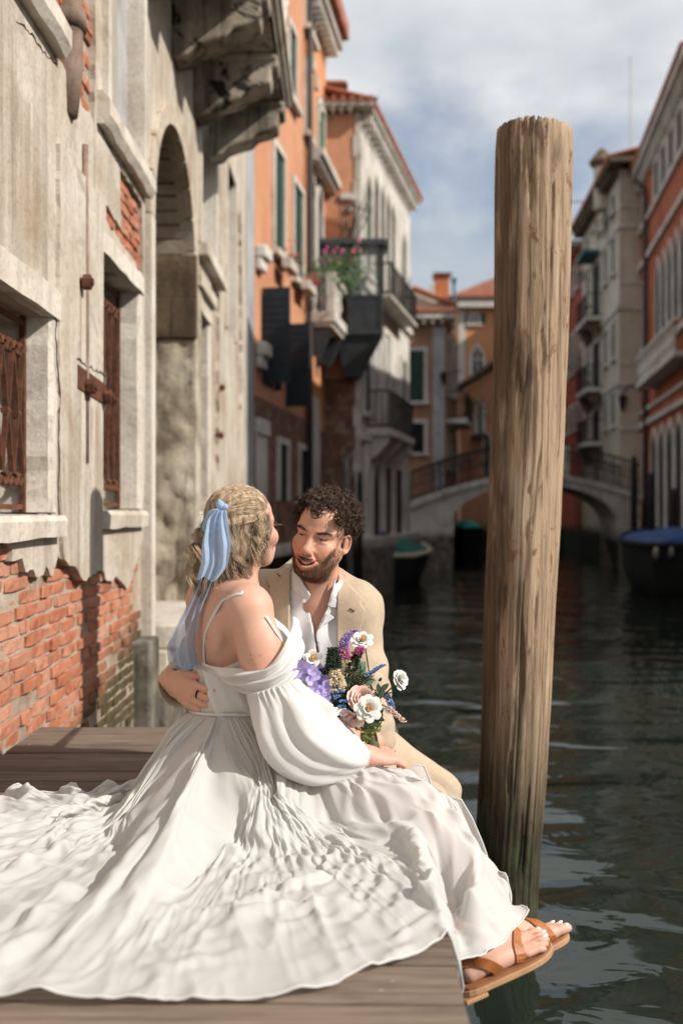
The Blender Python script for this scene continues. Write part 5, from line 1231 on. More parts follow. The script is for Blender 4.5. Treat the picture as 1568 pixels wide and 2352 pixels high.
# settled shape of the skirt and train: steps between neighbouring points of the cloth
SKIRT_GRID = (126, 38, 0.002)
SKIRT = [
-107,5,9,7,7,7,8,8,8,10,9,9,7,9,7,10,6,9,12,12,9,11,10,11,11,11,11,10,7,10,9,8,4,9,9,9,10,10,
-1,-1,0,1,1,0,0,-1,0,-1,0,-2,0,-1,2,-2,3,1,-2,-2,1,-3,2,3,11,-4,-3,-7,2,-1,-5,0,2,-2,1,1,-1,-1,
-1,4,-1,-4,-1,2,-1,0,2,-1,-1,-1,0,-1,-1,-1,1,0,0,0,0,2,-4,-6,-5,9,-1,6,-1,-4,2,-4,3,-2,1,-1,-1,0,
-2,-1,1,4,0,-3,0,1,-1,1,-1,1,-1,0,0,0,-2,-1,-1,0,0,1,2,-4,-10,0,8,0,0,1,1,-1,0,0,-1,2,-2,-1,
-1,4,-3,-3,1,1,-1,1,-1,1,-2,-4,2,0,1,2,-1,0,0,-1,-1,-2,0,6,-2,-12,2,7,4,-1,1,-1,-3,4,-2,-5,1,1,
-1,-1,3,-1,-4,0,2,-1,1,-3,-3,4,0,3,-2,0,0,-2,0,0,0,0,-1,-1,4,0,-14,0,9,-3,-1,5,-4,-2,1,3,0,-2,
-2,-1,0,4,0,-1,-2,0,0,-6,5,2,0,-3,2,0,-1,0,-2,-1,0,0,0,-1,0,5,1,-14,-15,20,0,-2,5,-2,-2,-2,0,1,
-1,3,-2,-2,3,0,0,-1,-3,3,-1,-2,0,1,0,0,0,0,-1,0,-1,-1,0,0,0,-2,4,3,-2,-16,17,2,-1,-1,-3,-1,0,0,
-2,1,2,-2,-2,0,2,2,-3,2,2,0,-3,-1,0,-1,2,-2,1,-2,0,1,-1,-1,0,1,-2,2,0,-1,-17,13,2,2,1,-3,-1,-1,
-1,-2,0,5,0,-1,1,-9,4,-1,0,1,3,0,-4,0,0,2,0,-1,0,0,0,-1,-1,-2,1,-1,2,-1,-2,-13,6,4,0,2,-1,-2,
-2,3,-1,-2,3,0,-5,4,0,1,-2,1,-2,-1,2,-1,-2,1,1,1,-2,-3,0,1,0,2,-1,-1,0,2,-1,-1,-8,3,6,-7,0,1,
-1,0,2,0,-2,-3,1,3,-1,1,3,-5,1,-1,1,2,1,-4,-1,3,0,-1,-1,1,0,-1,1,1,0,0,2,-2,-1,-3,-1,8,-2,-4,
-1,-1,-1,1,-1,7,-5,0,-1,1,0,4,-4,3,-1,0,-1,5,-4,-2,0,-1,2,-3,0,-2,2,2,2,1,-3,3,-2,-3,6,-9,2,3,
0,1,0,0,2,-3,1,-2,4,0,-4,-1,4,-1,1,-2,1,-1,2,-2,-1,3,-2,0,-1,1,-2,0,0,0,3,-2,-1,-6,-2,13,-6,1,
-1,-1,0,1,1,0,1,1,-2,0,2,-1,-2,2,-1,0,1,-2,1,1,1,-1,-2,1,-1,0,0,-1,-1,1,1,-4,-5,6,-3,8,-5,-3,
-1,2,0,-2,3,-5,1,2,-1,0,-1,3,1,-2,1,0,-1,1,-1,-1,0,0,0,1,0,1,-2,0,-1,-2,-2,2,7,-2,0,-1,2,-3,
-1,-1,2,0,6,-8,0,0,2,0,2,-5,2,1,0,0,-2,-2,1,-1,1,0,2,-1,0,-2,1,-1,-1,-4,1,2,4,3,-4,-10,18,7,
-2,2,-1,5,-7,5,1,-4,1,-2,0,3,-2,-2,-1,0,0,-1,0,2,-2,0,-1,0,-1,1,-2,0,0,3,-2,1,-1,-2,-1,0,-9,-1,
-1,-1,1,0,-1,0,3,1,-3,1,-3,0,1,1,-2,-1,-2,1,1,-1,-1,0,1,-1,-1,-1,1,-1,1,0,0,0,-1,0,-1,-1,0,0,
-2,1,0,1,-1,-1,0,0,1,-1,0,-2,1,0,0,-1,3,-2,-1,-1,0,0,-1,-1,0,0,0,0,0,0,0,-1,0,-1,-1,0,1,-1,
-1,0,2,-2,-1,1,0,-2,2,1,0,-1,-2,-1,1,-1,0,0,-1,-1,2,-1,-1,0,1,-1,0,-1,-1,0,1,0,-1,0,-1,-1,-1,2,
-2,0,0,2,-1,1,-2,4,-4,-1,1,1,-4,1,1,-1,0,2,-3,1,1,-3,-1,1,0,-1,-1,-1,0,-1,-1,0,0,0,0,0,0,-6,
-1,1,-1,0,-1,-1,0,-1,-1,2,-2,1,3,-4,-2,1,-2,1,0,-2,-2,-2,0,0,-1,0,0,0,-1,0,-1,-1,0,-1,2,1,0,0,
-2,-1,2,-2,0,4,0,-3,-2,-2,2,-1,0,-1,-1,-1,0,-3,-1,0,-2,0,0,-1,0,1,0,0,-1,0,1,-1,-1,1,-2,-1,2,3,
-2,1,-1,2,-1,-1,-2,1,3,-3,0,1,-2,0,-2,0,-1,-1,1,-1,-2,1,0,0,-1,-1,-1,0,1,-1,-1,1,0,-1,0,-1,-2,0,
-1,-2,6,-5,-2,1,0,-1,0,4,-2,-2,0,-1,-1,-1,-1,1,0,0,-1,1,-1,-1,-1,0,-1,0,-1,0,0,0,-1,-1,1,0,-1,0,
-2,1,-1,0,3,0,0,2,-4,-3,0,0,-1,-1,-1,0,0,-1,0,1,-2,0,-1,0,-1,0,0,-1,0,-1,0,0,0,0,-1,0,-1,0,
-1,-2,2,0,-1,3,-2,-2,1,-1,-1,-1,-1,1,0,-2,0,0,0,-1,2,-3,1,-2,0,-1,0,0,-1,1,-1,-1,0,0,0,-1,0,-1,
-2,2,-2,2,-3,-1,0,1,-1,-2,3,-1,-2,0,0,0,-2,1,-1,-1,0,1,-1,0,-1,-1,0,0,0,-2,1,-1,0,-1,0,-1,0,-1,
-2,0,3,-5,6,-6,1,0,-2,0,-4,0,0,-2,1,0,2,-1,0,1,0,-1,-3,0,0,-1,1,0,-2,0,0,1,-1,0,-1,0,-1,1,
-2,-1,1,3,-4,4,-2,-7,0,-2,3,-1,0,1,-2,0,-2,-1,0,-1,0,0,0,-2,0,0,-1,1,1,1,-1,-2,1,0,0,-1,0,-2,
-2,1,0,-2,-2,2,1,0,0,-1,-2,-1,0,-1,0,0,-1,-2,0,0,-1,1,1,-1,-1,1,-1,-2,0,0,0,0,-1,0,-1,0,-1,0,
-1,-1,-2,2,4,-5,0,1,-1,-1,-1,0,-1,1,-1,-1,1,-1,-1,-1,0,-1,-1,1,1,-1,-1,-1,1,-1,-1,0,-1,0,0,-1,0,-1,
-2,0,0,0,-1,6,-6,1,-2,0,-1,0,2,-2,-1,0,-2,1,-1,-1,-1,0,0,0,-1,-1,0,0,-2,0,1,-1,0,-1,0,0,-1,0,
-2,-1,-5,6,2,-4,2,-1,3,-1,-3,-3,1,-2,1,-1,0,0,-1,0,0,0,0,-1,1,-1,-1,0,0,-1,-1,0,0,0,-2,1,0,0,
-1,-3,-5,-2,5,1,1,1,-2,1,-2,0,-2,1,-1,0,1,-1,0,0,0,-1,0,0,0,0,0,-1,-1,0,-1,0,-1,0,-1,0,0,-1,
-2,-3,-4,-3,-4,5,6,3,-2,-1,1,-1,-1,-1,0,0,-1,0,-1,0,0,1,-1,1,-1,0,-1,0,0,-1,0,-1,-1,0,0,-2,0,1,
-1,-4,-3,-4,-3,-3,0,2,11,4,-3,0,-2,0,0,-1,0,-1,1,-1,0,-1,0,-1,0,0,0,0,-1,0,-1,0,0,-1,0,0,-1,0,
-2,-6,-4,-5,-4,-4,-3,-4,-5,1,8,5,4,4,3,4,0,0,0,0,-1,-1,0,0,0,0,-1,0,1,-1,-1,-1,0,-1,0,0,-1,-1,
-1,-1,-2,-2,-1,-4,-2,-2,-2,-2,-3,-2,0,-1,0,-1,2,2,2,4,3,2,1,-1,-1,0,1,1,-1,-1,-1,0,-1,-2,0,0,0,-1,
-2,1,-1,0,-1,2,-1,0,0,0,0,0,-1,1,-1,-1,0,0,-1,-2,-2,-1,-2,1,0,0,-1,-1,-1,1,0,-1,-1,0,0,-1,0,-1,
-2,-2,0,0,0,-1,-1,-1,0,-1,0,-1,0,-2,0,-1,-2,0,-1,-1,0,0,1,0,0,0,0,-1,0,-1,0,1,0,1,-1,-1,-1,1,
-1,2,1,-2,-1,0,1,1,-1,0,0,0,-1,0,-2,-1,-1,-2,-2,-1,-2,-1,-1,-2,-1,0,0,-1,0,1,0,0,0,0,0,0,0,-1,
-2,-1,-1,0,0,0,0,-1,-1,0,-1,1,0,-1,0,-1,0,-1,1,-1,1,0,-1,0,0,-1,1,-2,0,-1,0,-2,0,-2,0,0,0,-1,
-2,1,1,0,0,-1,-1,1,1,-1,-2,-4,-2,-2,-1,0,-2,0,-1,1,0,-2,1,0,-1,0,-1,1,0,0,-1,1,0,1,-1,0,-1,0,
-1,-3,-2,-1,-1,0,-2,-3,-4,-5,-2,-1,-1,1,2,0,1,0,1,-1,1,4,0,1,1,-2,-1,1,-1,0,0,0,-1,-1,0,1,1,1,
-2,-6,-6,-4,-6,-7,-6,-4,2,9,4,5,4,3,1,2,1,0,0,1,-2,-3,-1,0,-1,0,-1,0,1,-1,0,-1,0,0,0,-2,-1,-2,
-2,-8,-6,-9,-5,-2,4,8,8,3,4,0,-1,-1,-2,-1,-1,0,-1,-1,0,0,-1,-1,0,1,0,-1,-1,-1,0,-1,0,-1,-1,-1,0,0,
-2,-7,-7,-2,3,10,4,-1,-2,-2,-1,1,-1,-2,0,-1,0,-1,-1,-1,0,0,0,-1,-1,0,0,-1,-2,0,-1,0,-1,0,0,-1,-1,-1,
-2,-2,-5,1,6,-2,-1,1,-2,-1,-1,-1,-1,0,-1,-1,-2,0,0,0,-1,-1,1,-1,0,-1,-1,-1,1,-1,0,-1,-1,-1,-1,0,-1,1,
-1,-2,0,0,0,2,1,-4,-2,-1,-2,0,0,-1,-1,0,0,0,-1,0,-1,0,-1,0,-2,0,-1,0,-2,0,-1,0,-1,0,0,0,0,-1,
-2,-1,1,1,-1,-1,0,0,-3,0,-1,-2,0,0,0,0,-1,-1,0,-1,0,-1,-1,-1,1,-2,0,0,0,-1,-1,-1,0,-1,0,-1,-1,-1,
-2,-1,-1,1,2,0,-3,-1,0,-1,-1,0,-1,-1,0,-1,0,0,-2,0,-1,-1,0,0,-1,0,0,-2,0,-1,0,-1,0,-1,-1,0,0,-1,
-1,-3,1,3,-2,-1,1,0,-1,-3,0,-2,0,0,0,-2,0,0,1,-2,0,-1,-2,0,-1,0,-1,-1,-1,0,-1,0,-1,0,-1,-1,-2,0,
-2,3,-3,-1,1,0,-1,0,0,-2,-1,0,0,0,-1,0,-2,-2,-1,0,0,0,2,-2,0,-1,1,1,-1,-1,0,0,1,-2,0,0,1,0,
-1,0,0,1,-1,-1,1,-1,-1,-1,0,0,-2,0,0,0,0,-2,2,1,-1,-1,-1,2,0,0,-1,0,0,1,0,0,-1,2,-1,-1,-1,-1,
-1,2,-1,-2,0,0,0,1,-1,-1,-1,-1,1,0,0,1,0,0,-2,0,0,1,-1,-1,1,-1,1,-1,1,0,0,1,-1,-1,-1,1,-1,-1,
-1,-1,0,2,-2,0,-1,0,1,0,-2,0,0,0,2,-1,-1,1,1,-1,0,-1,0,0,-1,1,-1,0,0,-1,2,0,-1,-1,1,-2,2,0,
-1,3,-1,-3,2,2,-1,-1,0,-2,0,-2,-1,0,-1,2,1,0,-1,0,-1,1,-2,-1,2,0,-1,-1,-1,2,-1,-2,1,1,-1,1,-1,7,
-1,0,3,-2,-2,-3,2,1,-1,1,-1,0,0,-1,1,0,-1,1,1,-1,-1,-2,0,0,-1,0,0,1,-1,-2,-1,0,0,2,1,-1,0,-6,
-1,1,-1,1,-1,2,-3,-1,1,-1,1,0,0,-2,2,-1,1,0,-2,0,1,0,0,-1,-2,-1,1,1,1,-1,-2,0,0,-1,1,0,0,-1,
-1,3,2,-6,-1,0,2,-1,-1,1,0,0,-1,1,1,-2,2,-2,1,0,-1,1,-1,1,-1,-1,-1,-2,2,0,0,-1,1,-1,-2,1,-1,1,
-1,-3,4,2,1,-1,-4,0,-1,1,0,0,1,0,0,1,-1,-1,-1,0,2,0,2,-1,0,0,-2,0,-1,0,0,-1,-2,1,0,-1,0,-1,
-1,-2,1,0,-1,0,5,-1,0,-1,-1,0,1,0,0,1,-1,1,-1,0,-1,0,-1,1,1,0,0,0,0,0,0,0,1,-2,0,-1,0,0,
-1,2,-1,1,2,-2,-3,1,-1,1,0,0,-1,3,-1,0,0,0,1,0,-1,-1,1,-1,0,0,1,1,-2,1,0,2,-1,-1,0,0,0,0,
-1,-1,1,1,1,0,0,-1,0,-1,1,-2,0,1,2,-1,0,-1,-1,0,2,0,-1,0,-1,1,0,0,1,-1,1,-1,1,0,0,0,0,-1,
-2,-1,0,0,0,3,-1,1,0,-1,0,-1,-1,1,0,0,2,1,1,-2,-2,0,2,1,1,0,-1,-1,0,1,1,0,-1,1,-1,1,-1,1,
-1,2,2,-1,0,-4,1,0,1,1,0,3,-2,-5,-5,7,1,1,-1,2,0,0,-1,-1,1,1,1,0,-1,1,0,0,-1,-1,1,-1,1,0,
0,-2,0,3,-2,0,2,-1,0,0,0,0,0,1,-2,-3,3,1,1,0,0,1,0,1,-3,0,2,0,2,-1,-2,1,-1,0,0,1,0,-1,
-1,3,-2,-1,-1,3,0,0,-1,-1,-1,1,2,-3,1,2,-1,-1,2,0,1,0,-1,-1,4,-2,-3,2,-2,2,1,-1,1,0,0,0,-1,1,
-1,-2,3,-1,1,1,-2,0,0,2,1,-2,-1,5,5,-5,-4,2,0,1,-1,-1,0,2,-2,0,1,-1,0,-1,0,0,2,0,0,-1,0,3,
-1,2,0,0,1,-3,4,0,0,-1,-1,0,3,4,-1,-1,-1,-2,-1,-2,1,2,1,-2,1,0,0,0,1,-2,-1,1,-1,1,3,1,0,-3,
-1,0,1,0,2,0,-4,4,0,0,-1,4,5,-4,-4,1,-1,-1,-1,1,-1,0,3,2,-2,0,0,-1,-1,1,0,-1,0,2,-3,2,5,0,
-1,-1,1,1,-2,5,2,-5,1,1,3,1,-4,1,-2,2,2,1,0,-1,0,-2,-3,-1,0,1,3,1,1,-1,0,-1,0,1,0,-1,-1,5,
-1,0,3,3,0,-6,0,1,3,1,2,1,-2,-6,1,-3,1,1,1,0,0,0,0,0,0,2,-2,0,0,3,0,1,0,-3,0,0,-3,-7,
-1,4,0,-1,-2,4,-2,0,0,2,1,-4,-2,1,0,2,-1,0,0,1,0,0,-1,-1,0,-2,2,2,1,-1,1,0,0,3,0,-1,0,1,
0,-1,1,0,4,-2,-1,3,-1,1,-2,-2,2,3,1,-2,0,-1,-1,-1,1,0,0,0,0,1,-1,-1,0,1,0,2,0,-2,2,0,0,1,
-1,0,2,-1,4,-2,0,2,0,-2,-1,1,3,-2,-2,0,0,1,0,0,-1,1,0,0,1,-1,0,1,-1,0,0,-1,3,0,-1,2,1,4,
-1,4,1,2,-2,-3,2,-1,-2,1,-1,3,-1,0,-1,-1,-2,-2,0,5,0,0,0,1,-1,0,-1,-2,0,0,3,3,-2,1,1,-2,-1,5,
0,3,-7,5,1,0,0,-2,1,-1,4,-1,-3,-1,1,0,0,1,0,-4,3,0,0,0,1,0,0,-1,0,-3,-1,5,-1,-1,-3,0,1,-8,
0,1,2,-1,-2,2,1,-2,1,0,-2,0,-1,1,0,0,1,0,1,0,-3,0,1,0,2,0,-1,1,0,3,-1,-7,0,0,2,1,-1,-1,
0,-2,1,4,1,-2,-3,2,0,-1,-1,1,3,-1,1,1,-1,-1,0,0,4,0,0,0,-2,0,1,3,3,-1,-2,-1,1,0,0,0,1,0,
0,1,0,-1,3,0,0,-1,1,0,-2,2,1,1,-2,0,3,2,0,1,0,0,1,1,1,0,1,-2,2,0,1,0,1,0,1,1,0,0,
0,3,0,2,-2,-3,1,2,-1,-2,2,2,-1,0,2,0,0,2,0,0,-2,3,2,2,-1,1,-1,0,-5,3,3,3,0,1,0,0,1,1,
0,1,2,2,-1,-1,-2,-1,3,1,-1,-2,3,1,2,-1,1,0,0,0,2,0,-1,-1,1,1,2,1,1,-2,-2,0,3,4,2,0,0,2,
0,2,-1,2,0,0,-1,0,-1,2,2,-1,1,1,-2,3,1,-2,1,1,0,-1,0,1,1,0,-1,-1,1,-1,3,0,-1,-3,0,1,0,2,
0,3,3,-3,0,-1,0,2,1,-2,1,2,-3,2,0,0,-1,1,1,2,1,-1,1,-1,0,-1,1,1,0,1,-1,1,-1,-1,0,3,2,1,
0,-2,1,-1,2,4,-2,0,2,1,1,-1,-1,1,0,0,1,4,-1,-1,0,0,-1,1,-1,3,1,0,1,0,0,0,1,3,1,-2,0,-1,
0,3,1,-3,2,0,1,2,-2,2,1,-1,-1,-2,1,1,2,-3,2,3,-1,2,0,-1,2,0,-1,2,0,0,2,0,2,1,0,1,1,0,
1,1,1,-1,-1,0,0,3,-2,2,1,-1,1,1,2,1,-2,0,0,-2,3,1,1,1,1,-1,0,-1,0,3,0,1,1,1,1,1,1,0,
0,3,-2,0,1,0,1,0,0,0,-2,1,2,2,4,-1,0,3,0,0,-2,-2,2,0,-1,1,2,0,1,-1,-2,2,2,-3,-2,-1,0,1,
2,1,1,1,-3,0,2,1,0,-1,0,0,-1,0,-2,4,3,-3,0,3,1,3,-2,1,1,0,2,1,0,0,1,-2,-2,1,0,4,-2,1,
1,0,2,1,0,-1,0,1,-2,0,0,0,3,0,1,0,-2,3,2,-2,-1,1,2,2,1,0,-2,0,1,1,1,1,-2,-1,3,-3,3,0,
2,-1,-1,1,4,-4,3,0,-1,-1,3,0,2,1,0,0,-1,-1,0,0,3,-2,-1,1,0,1,2,1,1,0,3,-2,1,2,0,0,-2,2,
2,-1,2,4,-3,-1,3,0,-1,-3,4,1,-1,2,-2,-3,1,3,1,0,-2,1,3,-2,3,0,0,2,-1,2,-3,2,1,0,0,1,2,-2,
2,0,3,0,-5,6,-2,1,0,-1,1,2,-2,0,0,1,2,1,-3,2,2,0,1,0,0,0,2,1,0,-1,2,0,1,2,-1,2,-1,1,
7,1,3,-5,1,8,1,-5,0,-1,-3,6,3,-4,2,0,0,-3,3,1,-1,1,1,3,-1,4,-2,1,1,3,-2,3,0,1,0,0,2,-2,
19,2,-2,5,3,4,2,0,5,6,-13,-10,1,-1,-1,1,-1,6,2,-1,3,4,-2,4,0,-3,4,0,0,1,5,-2,0,-1,5,-1,-1,3,
21,2,3,1,4,-3,1,-1,3,1,7,-4,-2,-2,-5,0,5,-2,0,1,-2,-3,2,-4,1,1,0,-2,2,-1,-2,1,2,2,-4,2,4,-2,
19,1,0,7,0,3,-1,5,2,0,5,9,0,5,6,1,-8,-2,-3,-2,-1,1,-2,0,1,3,-4,2,3,-1,0,1,1,1,1,1,2,1,
13,-1,4,-3,0,4,5,-4,4,2,-1,1,3,3,0,2,9,0,4,4,3,2,3,3,1,1,3,-1,-4,4,-7,-5,4,1,5,2,-2,3,
4,1,-4,4,-2,0,1,3,-5,4,2,-1,0,0,0,1,-1,0,-1,1,-1,1,1,-3,2,-3,1,2,4,0,10,5,-4,-2,-4,-1,1,0,
2,-3,4,0,2,-2,-2,2,4,-3,1,3,-2,0,3,-2,1,4,1,0,3,-3,2,0,-2,4,-3,2,-1,-1,-1,1,0,3,1,1,0,-2,
2,1,-1,-1,4,-2,1,-1,-1,2,-1,-1,1,1,0,2,0,-1,0,0,1,1,-2,3,1,-3,4,-1,0,1,1,-1,2,-1,2,-2,1,3,
1,3,-3,1,-3,6,-1,-2,0,-1,1,-1,2,0,1,1,-2,1,0,-1,-2,3,-1,0,1,2,1,0,2,-1,1,3,-1,0,-1,1,0,-4,
2,-1,3,-2,1,-4,2,-1,0,0,1,2,-2,-3,-2,-1,1,-1,1,1,2,-2,0,1,1,-1,0,1,0,0,2,0,2,2,0,-1,-1,5,
1,-1,1,3,-3,0,0,4,-3,4,1,-2,2,3,1,1,-1,1,0,1,0,2,2,0,-1,1,0,-1,-2,2,-2,0,-1,-3,0,3,2,0,
2,1,-3,2,0,2,0,0,3,-2,-2,3,0,1,-2,-1,3,-1,1,1,1,0,-1,1,1,0,-3,3,-1,-1,2,0,-1,1,3,-1,-1,2,
0,0,2,1,2,1,-2,-1,3,0,0,-1,0,0,4,1,0,1,-1,0,1,0,1,-1,-1,1,3,-1,2,2,-1,1,1,2,1,1,-1,-1,
1,-2,1,-1,0,0,3,1,-2,0,1,-1,-1,0,0,1,0,0,3,-1,0,2,1,0,-4,2,1,2,1,-1,0,0,2,1,-3,1,3,1,
1,0,2,0,-2,0,-1,0,1,-1,2,2,-1,1,0,0,1,1,-1,2,-2,-2,1,1,5,-1,1,-2,2,1,1,0,0,1,1,-2,0,2,
0,1,0,1,2,0,-1,1,-1,1,-2,2,3,-1,2,0,1,-1,0,-2,1,1,1,1,2,-1,1,2,1,-2,2,1,-3,-1,3,1,-1,-1,
1,0,-1,-3,4,0,0,0,2,1,0,0,2,1,-1,1,-2,1,0,2,2,1,0,1,0,1,0,-2,1,2,-2,1,2,0,0,1,3,1,
0,1,2,-1,-2,1,1,-1,0,3,2,-1,-1,2,-2,1,-1,1,1,2,1,1,1,-1,0,1,-1,3,-1,1,1,0,2,0,-1,0,-3,-3,
1,-1,-2,4,0,0,1,-1,-1,-2,1,2,2,-2,1,-1,1,0,1,-1,-1,1,0,1,1,1,1,0,1,1,1,1,-1,2,4,2,3,2,
0,1,2,-4,2,0,0,4,0,2,-1,0,-2,1,1,1,2,1,1,1,0,0,1,1,-1,2,1,0,-1,1,1,2,3,1,-3,-1,-1,0,
1,0,-2,4,-1,-1,1,0,2,0,3,-2,1,0,1,0,0,1,1,0,1,1,0,2,2,0,0,1,1,-1,2,0,-1,2,4,1,2,2,
0,3,-1,-3,5,-1,-2,2,2,-2,-1,3,-2,2,1,3,-1,0,0,1,2,-1,1,0,0,1,2,1,3,2,-2,0,1,-3,0,-1,14,3,
0,-2,5,-2,-3,3,2,-3,0,4,-2,-1,3,-3,1,0,3,-1,0,1,0,2,-1,1,1,-1,-1,5,0,0,2,0,0,-2,-5,7,-9,-3,
0,-1,-2,6,-2,1,1,2,-3,-1,2,1,1,1,1,-2,1,3,1,0,0,0,0,-1,-1,-2,-1,10,2,-3,-2,-2,-7,2,4,1,4,-4,
0,1,2,-4,3,-1,1,1,2,-1,1,1,-1,2,-2,2,0,0,0,0,-1,1,0,-2,-1,4,14,-3,-2,-4,-3,1,5,-2,0,-3,-6,0,
0,0,-1,1,-1,2,-1,0,1,1,1,-2,1,0,2,0,0,0,0,0,2,-1,-1,0,3,6,5,-10,-1,4,-1,-5,4,5,-4,-5,-2,3,
0,-1,3,-2,1,-2,2,0,-2,1,-1,1,-1,1,1,0,0,1,-2,-1,0,0,1,3,0,-2,-10,3,8,6,-3,6,-5,-6,1,-1,-2,1,
-1,0,0,1,-1,3,-2,0,2,-1,0,0,1,0,-1,1,0,-3,2,1,-1,0,1,1,1,-2,-4,-3,-2,2,9,-6,2,4,-3,1,0,-3,
0,0,-1,2,1,-2,1,0,0,1,0,0,0,0,-1,-1,-1,1,0,0,1,1,1,0,0,-2,-2,0,-3,-3,2,7,-1,-2,2,2,-2,5,
-1,0,1,-2,2,-1,0,0,0,-1,1,1,1,-2,-1,-1,1,-1,0,1,1,1,0,0,-1,2,-1,0,0,-3,0,-1,-1,1,2,-1,3,1,
1370,-18,-6,-7,-6,-6,-6,-7,-6,-4,-7,-5,-6,-5,-9,-3,-11,-8,-4,-4,-6,-3,-2,-2,-2,-7,-3,-3,-2,-5,-6,-5,-3,-4,-3,-4,-3,-1,
-2,0,-1,2,-1,-1,1,1,-2,-2,2,-2,-2,0,2,-7,3,3,-1,-1,1,-3,1,-3,-13,4,-4,-3,-1,3,7,2,2,2,-2,0,2,1,
-2,0,0,0,1,1,-3,1,3,-2,0,0,-2,-6,-4,2,4,1,0,0,1,2,-4,0,9,-6,-3,2,-2,-4,-2,-1,-2,2,0,1,0,-2,
-3,1,0,0,0,-1,2,-3,0,3,-2,1,-4,-1,4,2,-3,-2,1,1,0,0,1,-1,-1,1,0,-2,1,4,-5,-5,-1,1,2,-2,0,0,
-2,0,0,-1,1,0,-2,3,-4,4,-5,-20,8,9,3,0,3,0,-1,-3,-1,0,-1,2,1,0,2,-3,-1,-1,1,1,0,-5,1,3,-2,-2,
-2,-1,0,1,-1,1,1,-3,3,-25,-11,24,7,0,0,2,-3,0,0,1,0,-2,0,-1,0,2,1,0,2,-3,-1,4,-5,-1,-3,-1,-1,1,
-2,2,-1,-2,-1,0,1,-1,-20,1,17,2,-2,1,0,0,1,-1,-1,0,-1,1,-1,-1,1,0,0,2,-4,1,2,1,6,-2,-1,-5,-1,-3,
-2,0,0,0,-1,0,-2,-5,-10,16,2,-1,0,-1,-1,0,1,1,-2,1,-1,0,0,0,-1,0,1,0,0,-2,1,0,-1,0,-1,2,-2,-1,
-2,0,-1,0,1,-1,-2,-27,25,3,1,-1,0,0,0,-1,1,-1,2,-2,2,-1,0,-1,0,0,-1,0,0,0,-4,1,5,0,0,-1,0,0,
-1,1,0,-2,0,-3,-14,11,5,3,-1,-2,-1,0,0,0,0,2,-1,-1,0,0,0,0,-1,0,0,0,0,0,0,-6,-4,7,3,-1,0,0,
-1,-1,0,1,-4,-2,-20,21,1,0,-1,2,-2,0,-1,1,-2,1,1,1,-2,0,1,-1,1,0,0,0,0,-1,0,2,-5,-4,2,5,-1,-1,
-1,-1,-1,0,-1,-23,19,3,2,-2,0,0,-1,0,0,-2,1,-4,0,2,-1,-1,-1,2,-1,0,0,0,0,0,0,-1,0,-2,2,-2,-2,0,
-1,2,0,-3,-4,-10,16,0,-2,0,-1,-2,1,0,-2,0,-2,2,-2,-1,1,-3,0,-1,2,-2,0,0,1,0,-1,-1,0,-1,-1,2,2,0,
-1,-1,-2,2,-2,3,-2,0,-1,0,2,0,-3,-1,1,-1,0,-1,1,-1,-2,2,-1,0,-3,0,-1,0,-1,0,-1,1,-1,-2,-5,4,3,0,
0,0,-1,-4,-21,22,2,0,1,-2,-1,0,3,-3,0,-1,-1,-1,0,-1,1,-1,0,-1,-1,0,0,-1,-2,-1,1,-1,1,0,-3,-4,5,0,
-1,-1,0,-1,-2,5,-1,-2,1,2,-2,-1,-2,-1,0,1,-1,1,-3,0,0,2,-2,-1,0,0,-2,-1,0,-1,-1,0,-2,-1,2,1,2,-1,
-1,2,-3,-7,3,3,0,2,-1,-2,0,1,0,-1,-2,0,0,-1,1,-2,2,-2,0,-1,0,0,0,-1,0,0,-1,-1,0,2,-3,-7,-1,19,
0,-2,-1,-16,21,-1,0,-3,-2,2,1,-4,2,-2,1,-2,1,-1,-1,2,-2,-1,1,-1,-1,0,-1,1,-1,0,-1,-1,1,-2,1,-1,-11,-21,
-1,1,-2,-4,2,3,2,1,-2,-3,1,1,-5,3,-2,-1,0,-1,0,-1,0,0,-1,1,1,-2,0,-1,0,-1,0,0,0,-1,0,0,-1,0,
-1,0,-2,3,-3,0,3,-2,-1,3,-3,-1,-1,0,-1,0,0,-1,0,0,-1,1,-1,0,-1,0,0,-1,-1,0,0,0,-1,0,0,-1,0,1,
-1,-1,-6,5,4,0,-4,0,3,-4,0,-2,3,-3,1,-1,-1,1,0,-1,-1,1,-1,-1,0,-1,1,-1,0,0,0,-1,-1,0,-1,1,-1,-2,
0,1,-1,-4,0,4,-3,0,-1,3,-3,0,-1,0,1,0,-3,-1,1,-1,1,-1,0,0,-1,0,-1,1,0,0,-1,-1,-1,-1,-1,-3,-1,2,
-1,-2,1,1,3,-4,2,-1,-2,-3,3,0,0,-1,-2,0,0,0,-3,0,0,1,0,-1,-1,-1,2,0,0,-1,0,-1,0,0,0,1,1,1,
0,1,-4,5,-4,-2,1,0,1,-2,-2,4,-1,0,0,-1,-1,-2,1,0,-1,-1,-1,1,0,2,-1,-1,-1,0,-1,1,0,-1,1,0,-1,-3,
-1,-2,1,0,1,-1,1,0,-2,0,0,-2,2,0,0,-1,1,1,-2,-1,0,-1,0,-1,0,0,-1,1,-1,0,0,0,-1,0,-1,0,0,0,
0,-3,5,-3,0,2,-2,-1,0,-1,2,3,-5,1,-2,0,-1,0,0,0,-1,-1,0,1,-1,-1,1,-1,0,-1,0,-1,0,1,-2,-1,0,0,
-1,5,-7,3,-2,0,-1,1,-1,2,2,-5,2,-1,0,0,0,-1,0,-1,0,0,1,-2,2,0,-3,0,-1,0,0,0,0,-1,-1,0,0,-1,
0,-4,0,1,2,-1,0,0,-1,1,2,-2,-1,0,0,0,0,-1,0,0,-2,1,-2,1,0,0,-1,-1,1,0,-1,0,-1,0,0,0,-1,0,
